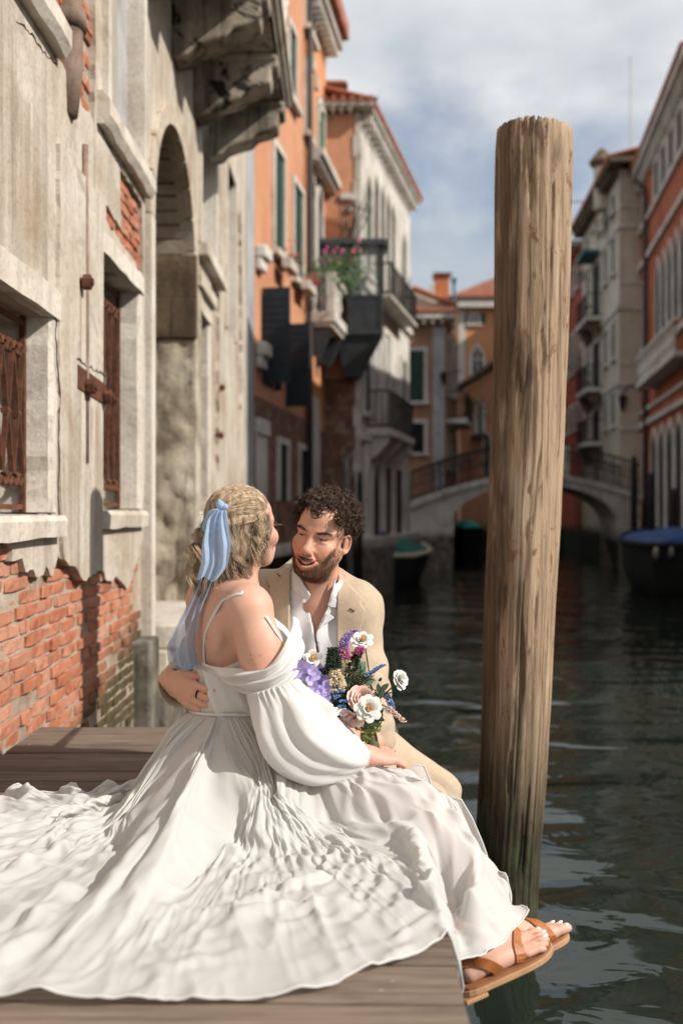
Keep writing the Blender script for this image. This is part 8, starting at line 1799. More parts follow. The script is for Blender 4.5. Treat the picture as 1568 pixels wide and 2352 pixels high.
# ================================================================== groom
M_SKIN_M = skin_mat('groom_skin', (0.60, 0.345, 0.245), (0.62, 0.27, 0.185))
def hairmat(name, a, b, rough=0.42):
    t = NT(name, rough); v = t.coord(); n = t.noise(v, 90, 3, 0.6); n2 = t.noise(v, 22, 3, 0.5)
    c = t.mix(n2, t.ramp(n, [(0.3, a), (0.7, b)]), a); t.color(c); t.p.inputs['Specular IOR Level'].default_value = 0.45
    t.p.inputs['Anisotropic'].default_value = 0.5; return t.m
M_CURL = hairmat('dark_curly_hair', (0.034, 0.018, 0.011), (0.165, 0.090, 0.050))
M_BROW = hairmat('brown_brow', (0.05, 0.026, 0.016), (0.13, 0.07, 0.042)); M_BEARD = hairmat('reddish_beard', (0.13, 0.060, 0.030), (0.34, 0.18, 0.10), 0.5)
def fabric(name, c, var=0.08, weave=900, rough=0.85, bump=0.25, sheen=0.2, transl=0.0):
    t = NT(name, rough); v = t.coord((1, 1, 1))
    n = t.noise(v, 60, 5, 0.7); n2 = t.noise(t.coord((700, 700, 60)), 1.0, 2, 0.5); n3 = t.noise(t.coord((70, 70, 700)), 1.0, 2, 0.5)
    f = t.math('ADD', t.math('MULTIPLY', n, 0.5), t.math('ADD', t.math('MULTIPLY', n2, 0.25), t.math('MULTIPLY', n3, 0.25)))
    t.color(t.ramp(f, [(0.3, tuple(q*(1-var) for q in c)), (0.7, tuple(min(1, q*(1+var)) for q in c))]))
    t.p.inputs['Sheen Weight'].default_value = sheen; t.p.inputs['Specular IOR Level'].default_value = 0.15
    t.bump(f, bump, 0.002)
    if transl:
        tr = t.n('ShaderNodeBsdfTranslucent'); tr.inputs[0].default_value = (*c, 1); mx = t.n('ShaderNodeMixShader'); mx.inputs[0].default_value = transl
        t.l(t.p.outputs[0], mx.inputs[1]); t.l(tr.outputs[0], mx.inputs[2]); t.l(mx.outputs[0], t.o.inputs[0])
    return t.m
M_LINEN = fabric('beige_linen', (0.47, 0.37, 0.265), 0.16, bump=0.4)
M_SHIRT = fabric('white_shirt', (0.80, 0.79, 0.80), 0.03, bump=0.1, transl=0.15)
M_GOLD = simple('gold', (0.65, 0.38, 0.12), 0.25, 0.1, 20, metal=1.0)

groom = thing('person', 'smiling bearded man with dark curly hair in a beige linen suit beside the bride', 'man', (-0.02, 3.03, DZ))
GM = frame(A3(741, 1228, 2.93), (-math.sin(R(20)), -math.cos(R(20)), 0), roll=R(14), pitch=R(3), scale=0.96)
gb_ = Sdf(); head_sdf(gb_, GM, True)
SHL, SHR = A3(604, 1368, 3.07), A3(818, 1400, 3.00)
NB = A3(733, 1352, 3.03)
gb_.cap(tf(GM, (0, .03, -.12)), NB, .055, .062, .03)
T_OPS = len(gb_.ops)
gb_.ell(A3(737, 1480, 3.03), (.165, .108, .165), .05); gb_.ell(A3(755, 1630, 3.05), (.150, .108, .16), .05); gb_.ell(A3(768, 1755, 3.06), (.165, .125, .115), .05)
gb_.cap(NB, SHL, .060, .050, .05); gb_.cap(NB, SHR, .060, .050, .05)
gb_.cap(SHL, SHR, .055, .055, .05)
ELR, WRR = A3(838, 1590, 2.97), A3(834, 1712, 2.74); ELL, WRL = A3(455, 1500, 3.10), A3(408, 1580, 2.83)
ARM_OPS = len(gb_.ops)
gb_.cap(SHR, ELR, .054, .043, .03); gb_.cap(ELR, WRR, .043, .029, .02); gb_.cap(SHL, ELL, .052, .043, .03); gb_.cap(ELL, WRL, .043, .030, .02)
LEG_OPS = len(gb_.ops)
HIP1, KN1, AN1 = A3(800, 1685, 3.10), A3(1006, 1828, 3.06), A3(1020, 2130, 3.05)
HIP2, KN2, AN2 = A3(745, 1790, 2.94), A3(972, 1850, 2.88), A3(985, 2140, 2.90)
for h, k_, a in ((HIP1, KN1, AN1), (HIP2, KN2, AN2)):
    gb_.cap(h, k_, .080, .056, .03); gb_.cap(k_, a, .054, .036, .02); gb_.cap(a, a+np.array([.16, -.04, -.03]), .036, .028, .02)
LEG_END = len(gb_.ops)
HL = basis(A3(402, 1568, 2.800), (.66, -.70, -.26), (-.70, -.70, .02)); hand_sdf(gb_, HL, 1, 0.42, 0.06, (0.35, 0.1), 1.0, 1.10)
HR = basis(A3(848, 1712, 2.735), (-.55, -.75, -.10), (.75, -.6, .25)); hand_sdf(gb_, HR, -1, 0.9, 0.05, (0.8, 0.3), 0.95)
hx, hy, hz = GM[:3, 3]
xs = axis(-0.62, 0.46, 0.0095, ((hx-.13, hx+.13, .0028), (HL[0, 3]-.03, HL[0, 3]+.16, .0042)))
ys = axis(2.55, 3.36, 0.0095, ((hy-.15, hy+.15, .0030), (HL[1, 3]-.20, HL[1, 3]+.04, .0042)))
zs = axis(0.14, 1.62, 0.0095, ((hz-.24, hz+.14, .0028), (HL[2, 3]-.10, HL[2, 3]+.08, .0042)))
F = gb_.grid(xs, ys, zs); V, Q = surface_nets(F, xs, ys, zs)
body = np_mesh('body', V, Q, M_SKIN_M, True, groom)
# natural colour of the skin: lips, ruddy nose and cheeks, beard shadow
L = itf(GM, V); tint = np.ones((len(V), 3))
def blend(mask, c):
    global tint
    m_ = np.clip(mask, 0, 1)[:, None]; tint = tint*(1-m_)+np.array(c)*m_
def blob(c, r): return np.exp(-(((L-np.array(c))/np.array(r))**2).sum(1))
blend(0.55*blob((0, -.112, -.040), (.020, .02, .018)), (1.0, .62, .55))
for s in (-1, 1): blend(0.5*blob((s*.040, -.080, -.035), (.022, .03, .018)), (1.02, .62, .55))
near = (np.abs(L[:, 0]) < .09) & (L[:, 1] < .03)
lipc = np.abs(L[:, 2]-(-.0815+.0155*(L[:, 0]/.030)**2-.001))
blend(near*(np.abs(L[:, 0]) < .032)*(L[:, 1] < -.070)*np.clip(1.35-lipc/.0095, 0, 1), (.84, .42, .40))
mouthin = near*(np.abs(L[:, 0]) < .030)*(lipc < .0056)*(L[:, 1] > -.1015+.0205*(L[:, 0]/.030)**2)*(L[:, 1] < -.06)
def beard_mask(L):
    x, y, z = np.abs(L[:, 0]), L[:, 1], L[:, 2]
    top = np.interp(x, [0, .012, .024, .036, .047, .056, .063, .07], [-.055, -.055, -.058, -.070, -.064, -.047, -.028, -.004])
    m_ = np.clip((top-z)/.008, 0, 1)*(1-(x < .021)*(y < -.1005)*(z > -.0615))*np.clip((z+.150)/.02, 0, 1)*np.clip((.012-y)/.02, 0, 1)
    lip = z-(-.0815+.0155*(x/.030)**2-.001); lip = np.where(lip > 0, lip*1.15, -lip*.92); m_ = m_*np.clip((lip-.0085)/.003+(x > .035)*2, 0, 1)
    return m_
bmask = beard_mask(L)*near; blend(0.55*bmask, (.52, .42, .37))
blend(mouthin*1.0, (.30, .11, .10))
for s in (-1, 1): blend(0.35*blob((s*.032, -.09, -.003), (.016, .03, .007)), (.55, .45, .42)); blend(0.5*blob((s*.085, .010, -.010), (.012, .012, .018)), (.9, .5, .42))
for s in (-1, 1): blend(0.6*np.clip(1.2-np.abs(L[:, 2]-(-.0012-.10*(np.abs(L[:, 0])-.032)))/.0022, 0, 1)*np.clip((.0155-np.abs(np.abs(L[:, 0])-.033))/.003, 0, 1)*(L[:, 1] < -.05)*(L[:, 1] > -.095), (.22, .14, .11))
attr_color(body, 'tint', tint)
# eyes, teeth
M_EYEW = simple('eye_white', (0.42, 0.37, 0.34), 0.15, 0.05, 10, spec=0.5); M_IRIS = simple('dark_iris', (0.02, 0.013, 0.010), 0.1, 0.2, 10, spec=0.6); M_TOOTH = simple('teeth', (0.82, 0.78, 0.70), 0.25, 0.06, 30, spec=0.5)
def sphere(c, r, n=12, M=None):
    m = MB(); rows = []
    for i in range(n+1):
        a = math.pi*i/n; rows.append([np.array(c)+np.array([r*math.sin(a)*math.cos(2*math.pi*k/(2*n)), -r*math.cos(a), r*math.sin(a)*math.sin(2*math.pi*k/(2*n))]) for k in range(2*n)])
    rows = [[tf(M, p) for p in r_] if M is not None else r_ for r_ in rows]; m.grid(rows, close_u=True); return m
for s in (-1, 1):
    e = sphere((s*.032, -.0725, -.0025), .0118, 10, GM).build('eye', M_EYEW, groom, smooth=True)
    sphere((s*.032-.0012, -.0752, -.0026), .0098, 8, GM).build('iris', M_IRIS, e, smooth=True)
for k in range(10):
    x = -.0225+.005*k; y = -.0975+.0225*(x/.030)**2; z = -.0765+.0155*(x/.030)**2; h = .0078-.0030*abs(x)/.02
    q = [tf(GM, (x+dx, y+dy, z+dz)) for dz in (-h, .003) for dx, dy in ((-.0023, -.001), (.0023, -.001), (.0023, .004), (-.0023, .004))]
    MB().hexa(q).build('tooth', M_TOOTH, groom, bevel=0.0008)
# hair: a dark cap under many small curls
def on_head(n, test, lo=(-.1, -.1, -.12), hi=(.1, .13, .13), sd=gb_, M=GM):
    P = []; c0 = np.array((0, .012, .02))
    while sum(len(p) for p in P) < n:
        D = rng.normal(size=(n*2, 3)); D /= np.linalg.norm(D, axis=1, keepdims=True)
        p = tf(M, c0+D*.14); p = sd.project(p, 7); l = itf(M, p); P.append(p[test(l)])
    return np.concatenate(P)[:n]
def hairline(l):
    x, y, z = np.abs(l[:, 0]), l[:, 1], l[:, 2]
    front = np.interp(x, [0, .012, .026, .042, .055, .064, .075], [.074, .070, .088, .083, .055, .040, .020])   # receding temples
    zmin = np.where(y < -.015, front, np.where(y < .012, .012, np.interp(y, [.012, .05, .11], [-.012, -.055, -.075])))
    ok = z > zmin; ok &= ~((y > -.012) & (y < .034) & (z < .024) & (x > .060)); return ok
cap_ = Sdf(); E_ = lambda c, r, k=.02: cap_.ell(c, r, k, GM)
E_((0, .020, .040), (.079, .101, .087)); E_((0, .035, .0), (.075, .084, .075))
xs2 = axis(hx-.15, hx+.15, .004); ys2 = axis(hy-.15, hy+.18, .004); zs2 = axis(hz-.13, hz+.17, .004)
F2 = cap_.grid(xs2, ys2, zs2); G = np.stack(np.meshgrid(xs2, ys2, zs2, indexing='ij'), -1).reshape(-1, 3); l2 = itf(GM, G)
x_, y_, z_ = np.abs(l2[:, 0]), l2[:, 1], l2[:, 2]
fr_ = np.interp(x_, [0, .012, .026, .042, .055, .064, .075], [.078, .074, .092, .087, .059, .044, .026])
zm = np.where(y_ < -.010, fr_, np.where(y_ < .034, .016, np.interp(y_, [.034, .06, .11], [-.02, -.05, -.065])))
F2 = np.maximum(F2, ((zm-z_)*.96).reshape(F2.shape).astype(np.float32))
V2, Q2 = surface_nets(F2, xs2, ys2, zs2)
hair = np_mesh('hair', V2, Q2, M_CURL, True, groom)
roots = on_head(820, hairline); nr = gb_.normal(roots); CP = []
ax = GM[:3, :3]/0.96
for p, n_ in zip(roots, nr):
    lp = itf(GM, p[None])[0]
    d = Vector(n_)*0.9+Vector(rng.normal(0, .35, 3)); d += Vector(ax@np.array((0, -0.15 if lp[1] < -.03 else .1, .05))); d.normalize()
    a = d.orthogonal().normalized(); b = d.cross(a); ln = rng.uniform(.022, .042)*(0.62 if lp[2] < .03 else 1.0); cr = rng.uniform(.0050, .0098); tw = rng.choice((-1, 1))*rng.uniform(1.1, 1.9)*2*math.pi; ph = rng.uniform(0, 6.28)
    for k in range(6):
        off = Vector(rng.normal(0, .0016, 3)); pts = []
        for i in range(13):
            u = i/12; r = cr*(0.35+0.65*min(1, u*2.2)); w = ph+tw*u+k*.10
            pts.append(tuple(Vector(p)+d*ln*(u**0.85)+a*r*math.cos(w)+b*r*math.sin(w)-a*r*math.cos(ph)*(1-u)+off*(0.4+u)))
        CP.append(pts)
Vh, Fh = strands(np.array(CP), .00062, .00035); np_mesh('curls', Vh, Fh, M_CURL, True, hair)
# beard and brows: short fine hairs
bp = []
while len(bp) < 4200:
    D = rng.normal(size=(9000, 3)); D[:, 1] = -np.abs(D[:, 1])*1.2; D[:, 2] -= .6; D /= np.linalg.norm(D, axis=1, keepdims=True)
    p = gb_.project(tf(GM, np.array((0, -.015, -.055))+D*.085), 7); l = itf(GM, p); k = rng.random(len(p)) < beard_mask(l)*(0.35+0.65*np.clip((-l[:, 1]-.0)/.05, 0, 1))
    bp.extend(p[k & (np.abs(l[:, 0]) < .09)])
for _ in range(6):   # moustache
    x = rng.uniform(-.037, .037, 400); z = -.0815+.0155*(x/.030)**2+rng.uniform(.0115, .0200, 400)
    p = gb_.project(tf(GM, np.stack([x, np.full(400, -.105), z], 1)), 7); l = itf(GM, p); bp.extend(p[(beard_mask(l) > .3) & (l[:, 2] < -.055)])
bp = np.array(bp); bn = gb_.normal(bp); dn = ax@np.array((0, -.1, -1.0))
dirs = bn*0.55+dn*0.75+rng.normal(0, .30, bp.shape); dirs /= np.linalg.norm(dirs, axis=1, keepdims=True)
lb_ = rng.uniform(.0035, .0080, (len(bp), 1)); cur = rng.normal(0, .25, bp.shape); lq = itf(GM, bp); lb_ = lb_*np.where((np.abs(lq[:, 0]) < .034) & (lq[:, 2] > -.074), .55, 1.0)[:, None]
BP = np.stack([bp-bn*.001, bp+dirs*lb_*.5+bn*.001, bp+(dirs+cur*.6)*lb_], 1)
Vb, Fb = strands(BP, .00042, .00022); np_mesh('beard', Vb, Fb, M_BEARD, True, groom)
br_ = []
for s in (-1, 1):
    n = 110; u = rng.random(n); x = s*(.012+.040*u); z = .0150+.0085*np.sin(u*2.2)-.004*u+rng.normal(0, .0016, n); y = -.095+.02*u
    p = gb_.project(tf(GM, np.stack([x, y, z], 1)), 6); n_ = gb_.normal(p); d = n_*.35+(ax@np.array((s*1.0, .1, .08)))+rng.normal(0, .2, p.shape); d /= np.linalg.norm(d, axis=1, keepdims=True)
    br_.append(np.stack([p-n_*.001, p+d*.004+n_*.0008, p+d*.0085], 1))
Vb, Fb = strands(np.concatenate(br_), .00040, .00022); np_mesh('eyebrows', Vb, Fb, M_BROW, True, groom)

# ---- suit
jk = Sdf(); jk.ops = [op for op in gb_.ops[T_OPS:LEG_OPS]]
jk.cap(A3(768, 1700, 3.06), A3(778, 1775, 3.05), .165, .170, .05)
# the jacket front falls forward over the lap
jk.cap(A3(838, 1560, 2.94), A3(852, 1690, 2.92), .05, .055, .05)
xs3 = axis(-0.62, 0.30, .0075); ys3 = axis(2.60, 3.36, .0075); zs3 = axis(0.58, 1.33, .0075)
OFFJ = 0.017
def jacket_fold(P):
    """creases of the sleeves and small pulls of the cloth"""
    o = np.zeros(len(P))
    for i, p in enumerate(P):
        v = Vector(p); o[i] = 0.006*mnoise.noise(v*9.0)+0.003*mnoise.noise(v*22)
    for e, w in ((ELR, .13), (ELL, .12)):
        d = P-e; r = np.linalg.norm(d, axis=1); g = np.exp(-(r/w)**2); o += g*0.006*np.array([math.sin(q[2]*105+q[0]*60+5*mnoise.noise(Vector(q)*9+Vector((3,1,0)))) for q in P])
    return o
F3 = jk.grid(xs3, ys3, zs3)-OFFJ
G3 = np.stack(np.meshgrid(xs3, ys3, zs3, indexing='ij'), -1)
# cut off at wrists and neck, open the front
def plane(p, n): n = np.array(n)/np.linalg.norm(n); return ((G3-np.array(p))@n).astype(np.float32)
def near_(p, r): return (np.linalg.norm(G3-np.array(p), axis=3)-r).astype(np.float32)
F3 = np.maximum(F3, np.minimum(-np.maximum(-plane(WRR-0.1*(WRR-ELR), WRR-ELR), near_(WRR, .10)), 1))
F3 = np.maximum(F3, -np.maximum(-plane(WRL-0.12*(WRL-ELL), WRL-ELL), near_(WRL, .12)))
F3 = np.maximum(F3, -np.maximum(-plane(NB+np.array((0, 0, .062)), (0, -.45, 1)), near_(NB+np.array((0, 0, .08)), .12)))
xl, xr = A3(669, 1300, 2.9)[0], A3(774, 1300, 2.9)[0]
wedge = np.maximum(np.maximum(xl-G3[..., 0], G3[..., 0]-xr), G3[..., 1]-(2.99)).astype(np.float32)
F3 = np.maximum(F3, -wedge); F3 = np.maximum(F3, (0.60-G3[..., 2]).astype(np.float32))
V3, Q3 = surface_nets(F3, xs3, ys3, zs3)
nj = jk.normal(V3); V3 = V3+nj*jacket_fold(V3)[:, None]
jacket = np_mesh('jacket', V3, Q3, M_LINEN, True, groom)
sm = jacket.modifiers.new('smooth', 'SMOOTH'); sm.factor = 0.5; sm.iterations = 4

def sheet(poly, sd, off, name, mat, parent, Y0=2.5, step=7.0, thick=0.004, fold=None, holes=(), D=(0, 1, 0)):
    """cloth panel with an exact outline laid on a body surface; outline in photo measure at the depth of the chest"""
    YS = 2.95
    pts = [Vector(p) for p in poly]; es = [(i, (i+1) % len(pts)) for i in range(len(pts))]; fcs = [list(range(len(pts)))]
    xs_ = [p[0] for p in poly]; ys_ = [p[1] for p in poly]
    gx_ = np.arange(min(xs_)+step/2, max(xs_), step); gy_ = np.arange(min(ys_)+step/2, max(ys_), step)
    for a in gx_:
        for b in gy_:
            if in_poly((a, b), poly): pts.append(Vector((a, b)))
    # densify the rim
    base = len(poly); v2, e2, f2, _, _, _ = delaunay_2d_cdt(pts, es, fcs, 1, 1e-4)
    P = np.array([np.array(at(p.x, p.y, YS)) for p in v2]); P[:, 1] = Y0
    W_ = sd.cast(P, np.array(D, float), off)
    if fold is not None: W_ = W_-np.array(D)*np.array([fold(p.x, p.y) for p in v2])[:, None]
    m = MB(); m.add(W_, [tuple(f) for f in f2]); o = m.build(name, mat, parent, smooth=True)
    q = o.modifiers.new('smooth', 'SMOOTH'); q.factor = .5; q.iterations = 16 if 'collar' in name else 5
    s = o.modifiers.new('solid', 'SOLIDIFY'); s.thickness = thick; s.offset = 0
    return o
def densify(poly, step=8):
    o = []
    for i in range(len(poly)):
        a, b = Vector(poly[i]), Vector(poly[(i+1) % len(poly)]); k = max(1, int((b-a).length/step))
        o += [tuple(a.lerp(b, j/k)) for j in range(k)]
    return o
def shirt_fold(x, y):
    return 0.006*math.sin((x-724)*0.10+0.02*(y-1440)+1.4*math.sin(y*0.018))+0.004*math.sin(y*0.05+x*0.06)+0.003*mnoise.noise(Vector((x*.02, y*.012, 1)))*2
torso = Sdf(); torso.ops = gb_.ops[T_OPS-1:ARM_OPS]
# shirt in two fronts, open at the throat
sheet(densify([(655, 1290), (690, 1330), (709, 1388), (724, 1446), (731, 1500), (742, 1560), (752, 1740), (650, 1740)]), torso, .012, 'shirt', M_SHIRT, groom, fold=shirt_fold)
sheet(densify([(788, 1326), (768, 1338), (752, 1390), (724, 1448), (730, 1500), (741, 1560), (750, 1740), (800, 1740)]), torso, .015, 'shirt', M_SHIRT, groom, fold=shirt_fold)
sheet(densify([(668, 1277), (679, 1284), (697, 1322), (721, 1364), (708, 1389), (688, 1368), (668, 1362)]), torso, .022, 'shirt_collar', M_SHIRT, groom, thick=.005)
sheet(densify([(772, 1316), (763, 1334), (754, 1364), (746, 1396), (762, 1399), (778, 1398), (778, 1350)]), torso, .022, 'shirt_collar', M_SHIRT, groom, thick=.005)
sheet(densify([(748, 1398), (764, 1402), (780, 1412), (758, 1430), (724, 1450), (736, 1424)]), torso, .026, 'shirt_collar', M_SHIRT, groom, thick=.005)
# lapels
LAP = fabric('beige_linen_lapel', (0.49, 0.385, 0.275), 0.16, bump=0.4)
sheet(densify([(669, 1282), (652, 1298), (604, 1328), (612, 1338), (628, 1420), (645, 1520), (668, 1620), (669, 1450)]), jk, OFFJ+.008, 'lapel', LAP, groom, thick=.006)
sheet(densify([(775, 1312), (790, 1326), (816, 1352), (836, 1372), (826, 1384), (842, 1398), (812, 1500), (774, 1620), (772, 1450)]), jk, OFFJ+.008, 'lapel', LAP, groom, thick=.006)
pn = jk.cast(np.array([[A3(808, 1397, 2.95)[0], 2.5, A3(808, 1397, 2.95)[2]]]), np.array((0, 1.0, 0)), OFFJ+.0115)[0]
MB().tube([pn+np.array((-.007, 0, .004)), pn+np.array((.007, -.002, -.004))], .0016, 6).build('lapel_pin', M_IRON, groom)
bh = jk.cast(np.array([[A3(641, 1324, 2.95)[0], 2.5, A3(641, 1324, 2.95)[2]]]), np.array((0, 1.0, 0)), OFFJ+.0115)[0]
MB().tube([bh+np.array((-.010, 0, .007)), bh+np.array((.010, 0, -.008))], .0014, 6).build('buttonhole', M_IRON, groom)
for x, y in ((700, 1378), (728, 1500), (737, 1552)):
    q = torso.cast(np.array([[A3(x, y, 2.95)[0], 2.5, A3(x, y, 2.95)[2]]]), np.array((0, 1.0, 0)), .027)[0]; MB().tube([q, q+np.array((0, -.002, 0))], .0055, 10).build('shirt_button', M_SHIRT, groom)
# chain round the neck
cp = [A3(x, y, 2.9) for x, y in ((707, 1378), (715, 1386), (726, 1389), (738, 1386), (748, 1379), (757, 1366), (762, 1352))]
cp = [torso.cast(np.array([[p[0], 2.5, p[2]]]), np.array((0, 1.0, 0)), .003)[0] for p in cp]
m = MB(); cpv = [Vector(p) for p in cp]
for i in range(len(cpv)-1):
    for k in range(7):
        q = cpv[i].lerp(cpv[i+1], k/7); t = (cpv[i+1]-cpv[i]).normalized(); w = Vector((0.3, -.5, 0.5)) if k % 2 else Vector((-.3, -.5, -.5))
        m.tube([q-t*.0022+w*.0008, q+t*.0022-w*.0008], .0019, 6)
m.build('neck_chain', M_GOLD, groom, smooth=True)
# trousers
tr_ = Sdf(); tr_.ops = list(gb_.ops[LEG_OPS:LEG_END]); tr_.ell(A3(768, 1755, 3.06), (.165, .125, .115), .05)
xs4 = axis(-0.30, 0.46, .008); ys4 = axis(2.66, 3.34, .008); zs4 = axis(0.16, 0.95, .008)
F4 = tr_.grid(xs4, ys4, zs4)-.014; G4 = np.stack(np.meshgrid(xs4, ys4, zs4, indexing='ij'), -1)
F4 = np.maximum(F4, (0.24-G4[..., 2]).astype(np.float32))
V4, Q4 = surface_nets(F4, xs4, ys4, zs4); n4 = tr_.normal(V4)
f4 = np.array([0.006*mnoise.noise(Vector(p)*10) for p in V4])
for k_ in (KN1, KN2):
    d = V4-k_; r = np.linalg.norm(d, axis=1); f4 += np.exp(-(r/.11)**2)*.007*np.sin(d[:, 2]*95+d[:, 0]*70)
tz = V4+n4*f4[:, None]; keepz = tz[:, 2] < DZ+.004; inside_dock = keepz & (tz[:, 0] < .20); tz[inside_dock, 2] = DZ+.004
trou = np_mesh('trousers', tz, Q4, M_LINEN, True, groom); sm = trou.modifiers.new('smooth', 'SMOOTH'); sm.factor = .5; sm.iterations = 3
M_SHOE = simple('brown_shoe', (0.10, 0.045, 0.02), 0.4, 0.2, 10)
for a in (AN1, AN2):
    sh = Sdf(); sh.cap(a+np.array((-.04, .01, -.04)), a+np.array((.16, -.04, -.055)), .042, .036, .02); sh.cap(a, a+np.array((0, 0, -.03)), .045, .042, .02)
    xa = axis(a[0]-.12, a[0]+.25, .008); ya = axis(a[1]-.15, a[1]+.1, .008); za = axis(a[2]-.12, a[2]+.06, .008); Va, Qa = surface_nets(sh.grid(xa, ya, za), xa, ya, za); np_mesh('shoe', Va, Qa, M_SHOE, True, groom)
# cuff of the sleeve round the wrist behind the bride, black ring
cd = Vector(WRL-ELL).normalized(); cc = Vector(WRL)-cd*.035; a_ = cd.orthogonal().normalized(); b_ = cd.cross(a_); rows = []
for u, r in ((-.05, .056), (0, .058), (.028, .061), (.030, .056), (.0, .052)):
    rows.append([tuple(cc+cd*u+(a_*math.cos(t)+b_*math.sin(t))*r*(1+.04*math.sin(3*t))) for t in np.linspace(0, 2*math.pi, 25)[:-1]])
m = MB(); m.grid(rows, close_u=True); m.build('cuff', M_LINEN, groom, smooth=True)
M_BLACKRING = simple('black_ring', (0.012, 0.012, 0.014), 0.25, 0.1, 10, metal=0.8)
rp = tf(HL, (.110, .0125, -.003)); rx = HL[:3, :3]@np.array((.93, .05, -.33)); rx = Vector(rx).normalized(); a_ = rx.orthogonal().normalized(); b_ = rx.cross(a_)
m = MB(); m.tube([Vector(rp)+(a_*math.cos(t)+b_*math.sin(t))*.0118 for t in np.linspace(0, 2*math.pi, 20)], .0026, 8); m.build('ring', M_BLACKRING, groom, smooth=True)
# ================================================================== bride
M_SKIN_F = skin_mat('bride_skin', (0.60, 0.355, 0.265), (0.60, 0.30, 0.215))
bride = thing('person', 'blonde woman in a white off-shoulder wedding dress seen from behind on the landing stage', 'woman', (-0.25, 2.8, DZ))
AF = R(30)
TM = frame(A3(530, 1450, 2.80), (math.cos(AF), math.sin(AF), 0))
BH = frame(A3(560, 1211, 2.80), (math.cos(R(44)), math.sin(R(44)), 0), roll=R(2), pitch=R(-2), scale=0.90)
bb = Sdf(); head_sdf(bb, BH, False, smile=0)
for s in (-1, 1): bb.ell((s*.046, -.066, -.034), (.021, .022, .022), .02, BH)
T = lambda p: tf(TM, p)
bb.cap(tf(BH, (0, .026, -.10)), T((0, .022, .100)), .046, .056, .04)
BT = len(bb.ops)
bb.ell((0, 0, .0), (.132, .098, .150), .05, TM); bb.cap((-.138, .012, .078), (.138, .012, .078), .050, .050, .05, TM)
bb.cap((0, .022, .115), (-.135, .012, .085), .050, .046, .05, TM); bb.cap((0, .022, .115), (.135, .012, .085), .050, .046, .05, TM)
for s in (-1, 1):
    bb.ell((s*.068, -.082, -.035), (.058, .056, .058), .03, TM); bb.ell((s*.072, .078, .020), (.046, .024, .062), .03, TM)
bb.cap((0, .118, .09), (0, .110, -.20), .008, .008, .03, TM, sub=True)
bb.ell((0, .006, -.185), (.108, .088, .11), .05, TM)
bb.ell((0, .012, -.365), (.165, .135, .125), .05, TM)
BS, BE, BW = T((-.150, .010, .070)), A3(640, 1645, 2.60), A3(838, 1737, 2.60)
BS2, BE2, BW2 = T((.155, .010, .070)), T((.19, -.10, -.16)), T((.10, -.26, -.30))
bb.cap(BS, BE, .057, .044, .035); bb.cap(BE, BW, .042, .027, .02); bb.ell(BS*.62+BE*.38, (.058, .058, .075), .03)
bb.cap(BS2, BE2, .052, .042, .03); bb.cap(BE2, BW2, .040, .027, .02)
BL0 = len(bb.ops)
BK1, BA1 = A3(962, 1872, 2.55), A3(1150, 2150, 2.335); BK2, BA2 = A3(975, 1862, 2.68), A3(1168, 2136, 2.44)
H1, H2 = T((-.09, -.02, -.385)), T((.09, -.02, -.385))
bb.cap(H1, BK1, .086, .056, .03); bb.cap(BK1, BA1, .053, .033, .02); bb.cap(H2, BK2, .084, .056, .03); bb.cap(BK2, BA2, .053, .033, .02)
cal = np.array((-.03, .0, -.02)); bb.ell(BK1*.62+BA1*.38+cal, (.045, .045, .085), .03); bb.ell(BK2*.62+BA2*.38+cal, (.045, .045, .085), .03)
# feet: heel, arch, ball and five toes each
def foot_sdf(S_, M, side):
    C_ = lambda a, b, ra, rb=None, k=.012: S_.cap(a, b, ra, rb, k, M)
    C_((-.012, 0, .030), (-.004, 0, .075), .026, .029); C_((-.034, 0, .022), (.02, 0, .026), .0225, .023); C_((.0, .0, .055), (.10, .006*side, .028), .029, .021, .02)
    C_((.02, -.012*side, .022), (.115, -.022*side, .016), .020, .015); C_((.02, .012*side, .026), (.128, .022*side, .017), .022, .017)
    for i, (y, x, r, l) in enumerate(((.026, .138, .0115, .034), (.007, .142, .0085, .030), (-.008, .136, .0080, .026), (-.021, .127, .0076, .022), (-.033, .115, .0072, .018))):
        C_((x-.022, y*side, .016), (x+l*.45, (y*1.08)*side, .015), r*1.05, r, .005); C_((x+l*.45, y*1.08*side, .015), (x+l, y*1.1*side, .011), r, r*.9, .004)
FT1 = basis(A3(1112, 2238, 2.285), (.87, .45, .21), (-.22, -.03, 1), 1.10); FT2 = basis(A3(1152, 2204, 2.405), (.86, .46, .20), (-.2, .02, 1), 1.08)
bb.cap(BA1, tf(FT1, (-.004, 0, .06)), .031, .029, .02); bb.cap(BA2, tf(FT2, (-.004, 0, .06)), .031, .029, .02)
BL1 = len(bb.ops)
foot_sdf(bb, FT1, 1); foot_sdf(bb, FT2, -1)
HB = basis(A3(838, 1735, 2.60), (.80, .58, -.16), (.12, -.25, 1)); hand_sdf(bb, HB, 1, 0.62, 0.04, (0.7, 0.3), 0.90, 0.92)
HB2 = basis(BW2, (.6, .4, -.5), (.3, .2, .9)); hand_sdf(bb, HB2, -1, 0.7, 0.05, (0.7, 0.3), 0.90, 0.92)
bx_, by_, bz_ = BH[:3, 3]
fx1, fy1, fz1 = FT1[:3, 3]
xs = axis(-0.62, 0.66, 0.009, ((bx_-.11, bx_+.12, .0035), (HB[0, 3]-.03, HB[0, 3]+.19, .0035), (fx1-.07, fx1+.20, .0035)))
ys = axis(2.15, 3.12, 0.009, ((by_-.13, by_+.13, .0035), (HB[1, 3]-.05, HB[1, 3]+.05, .0035), (fy1-.05, fy1+.32, .0040)))
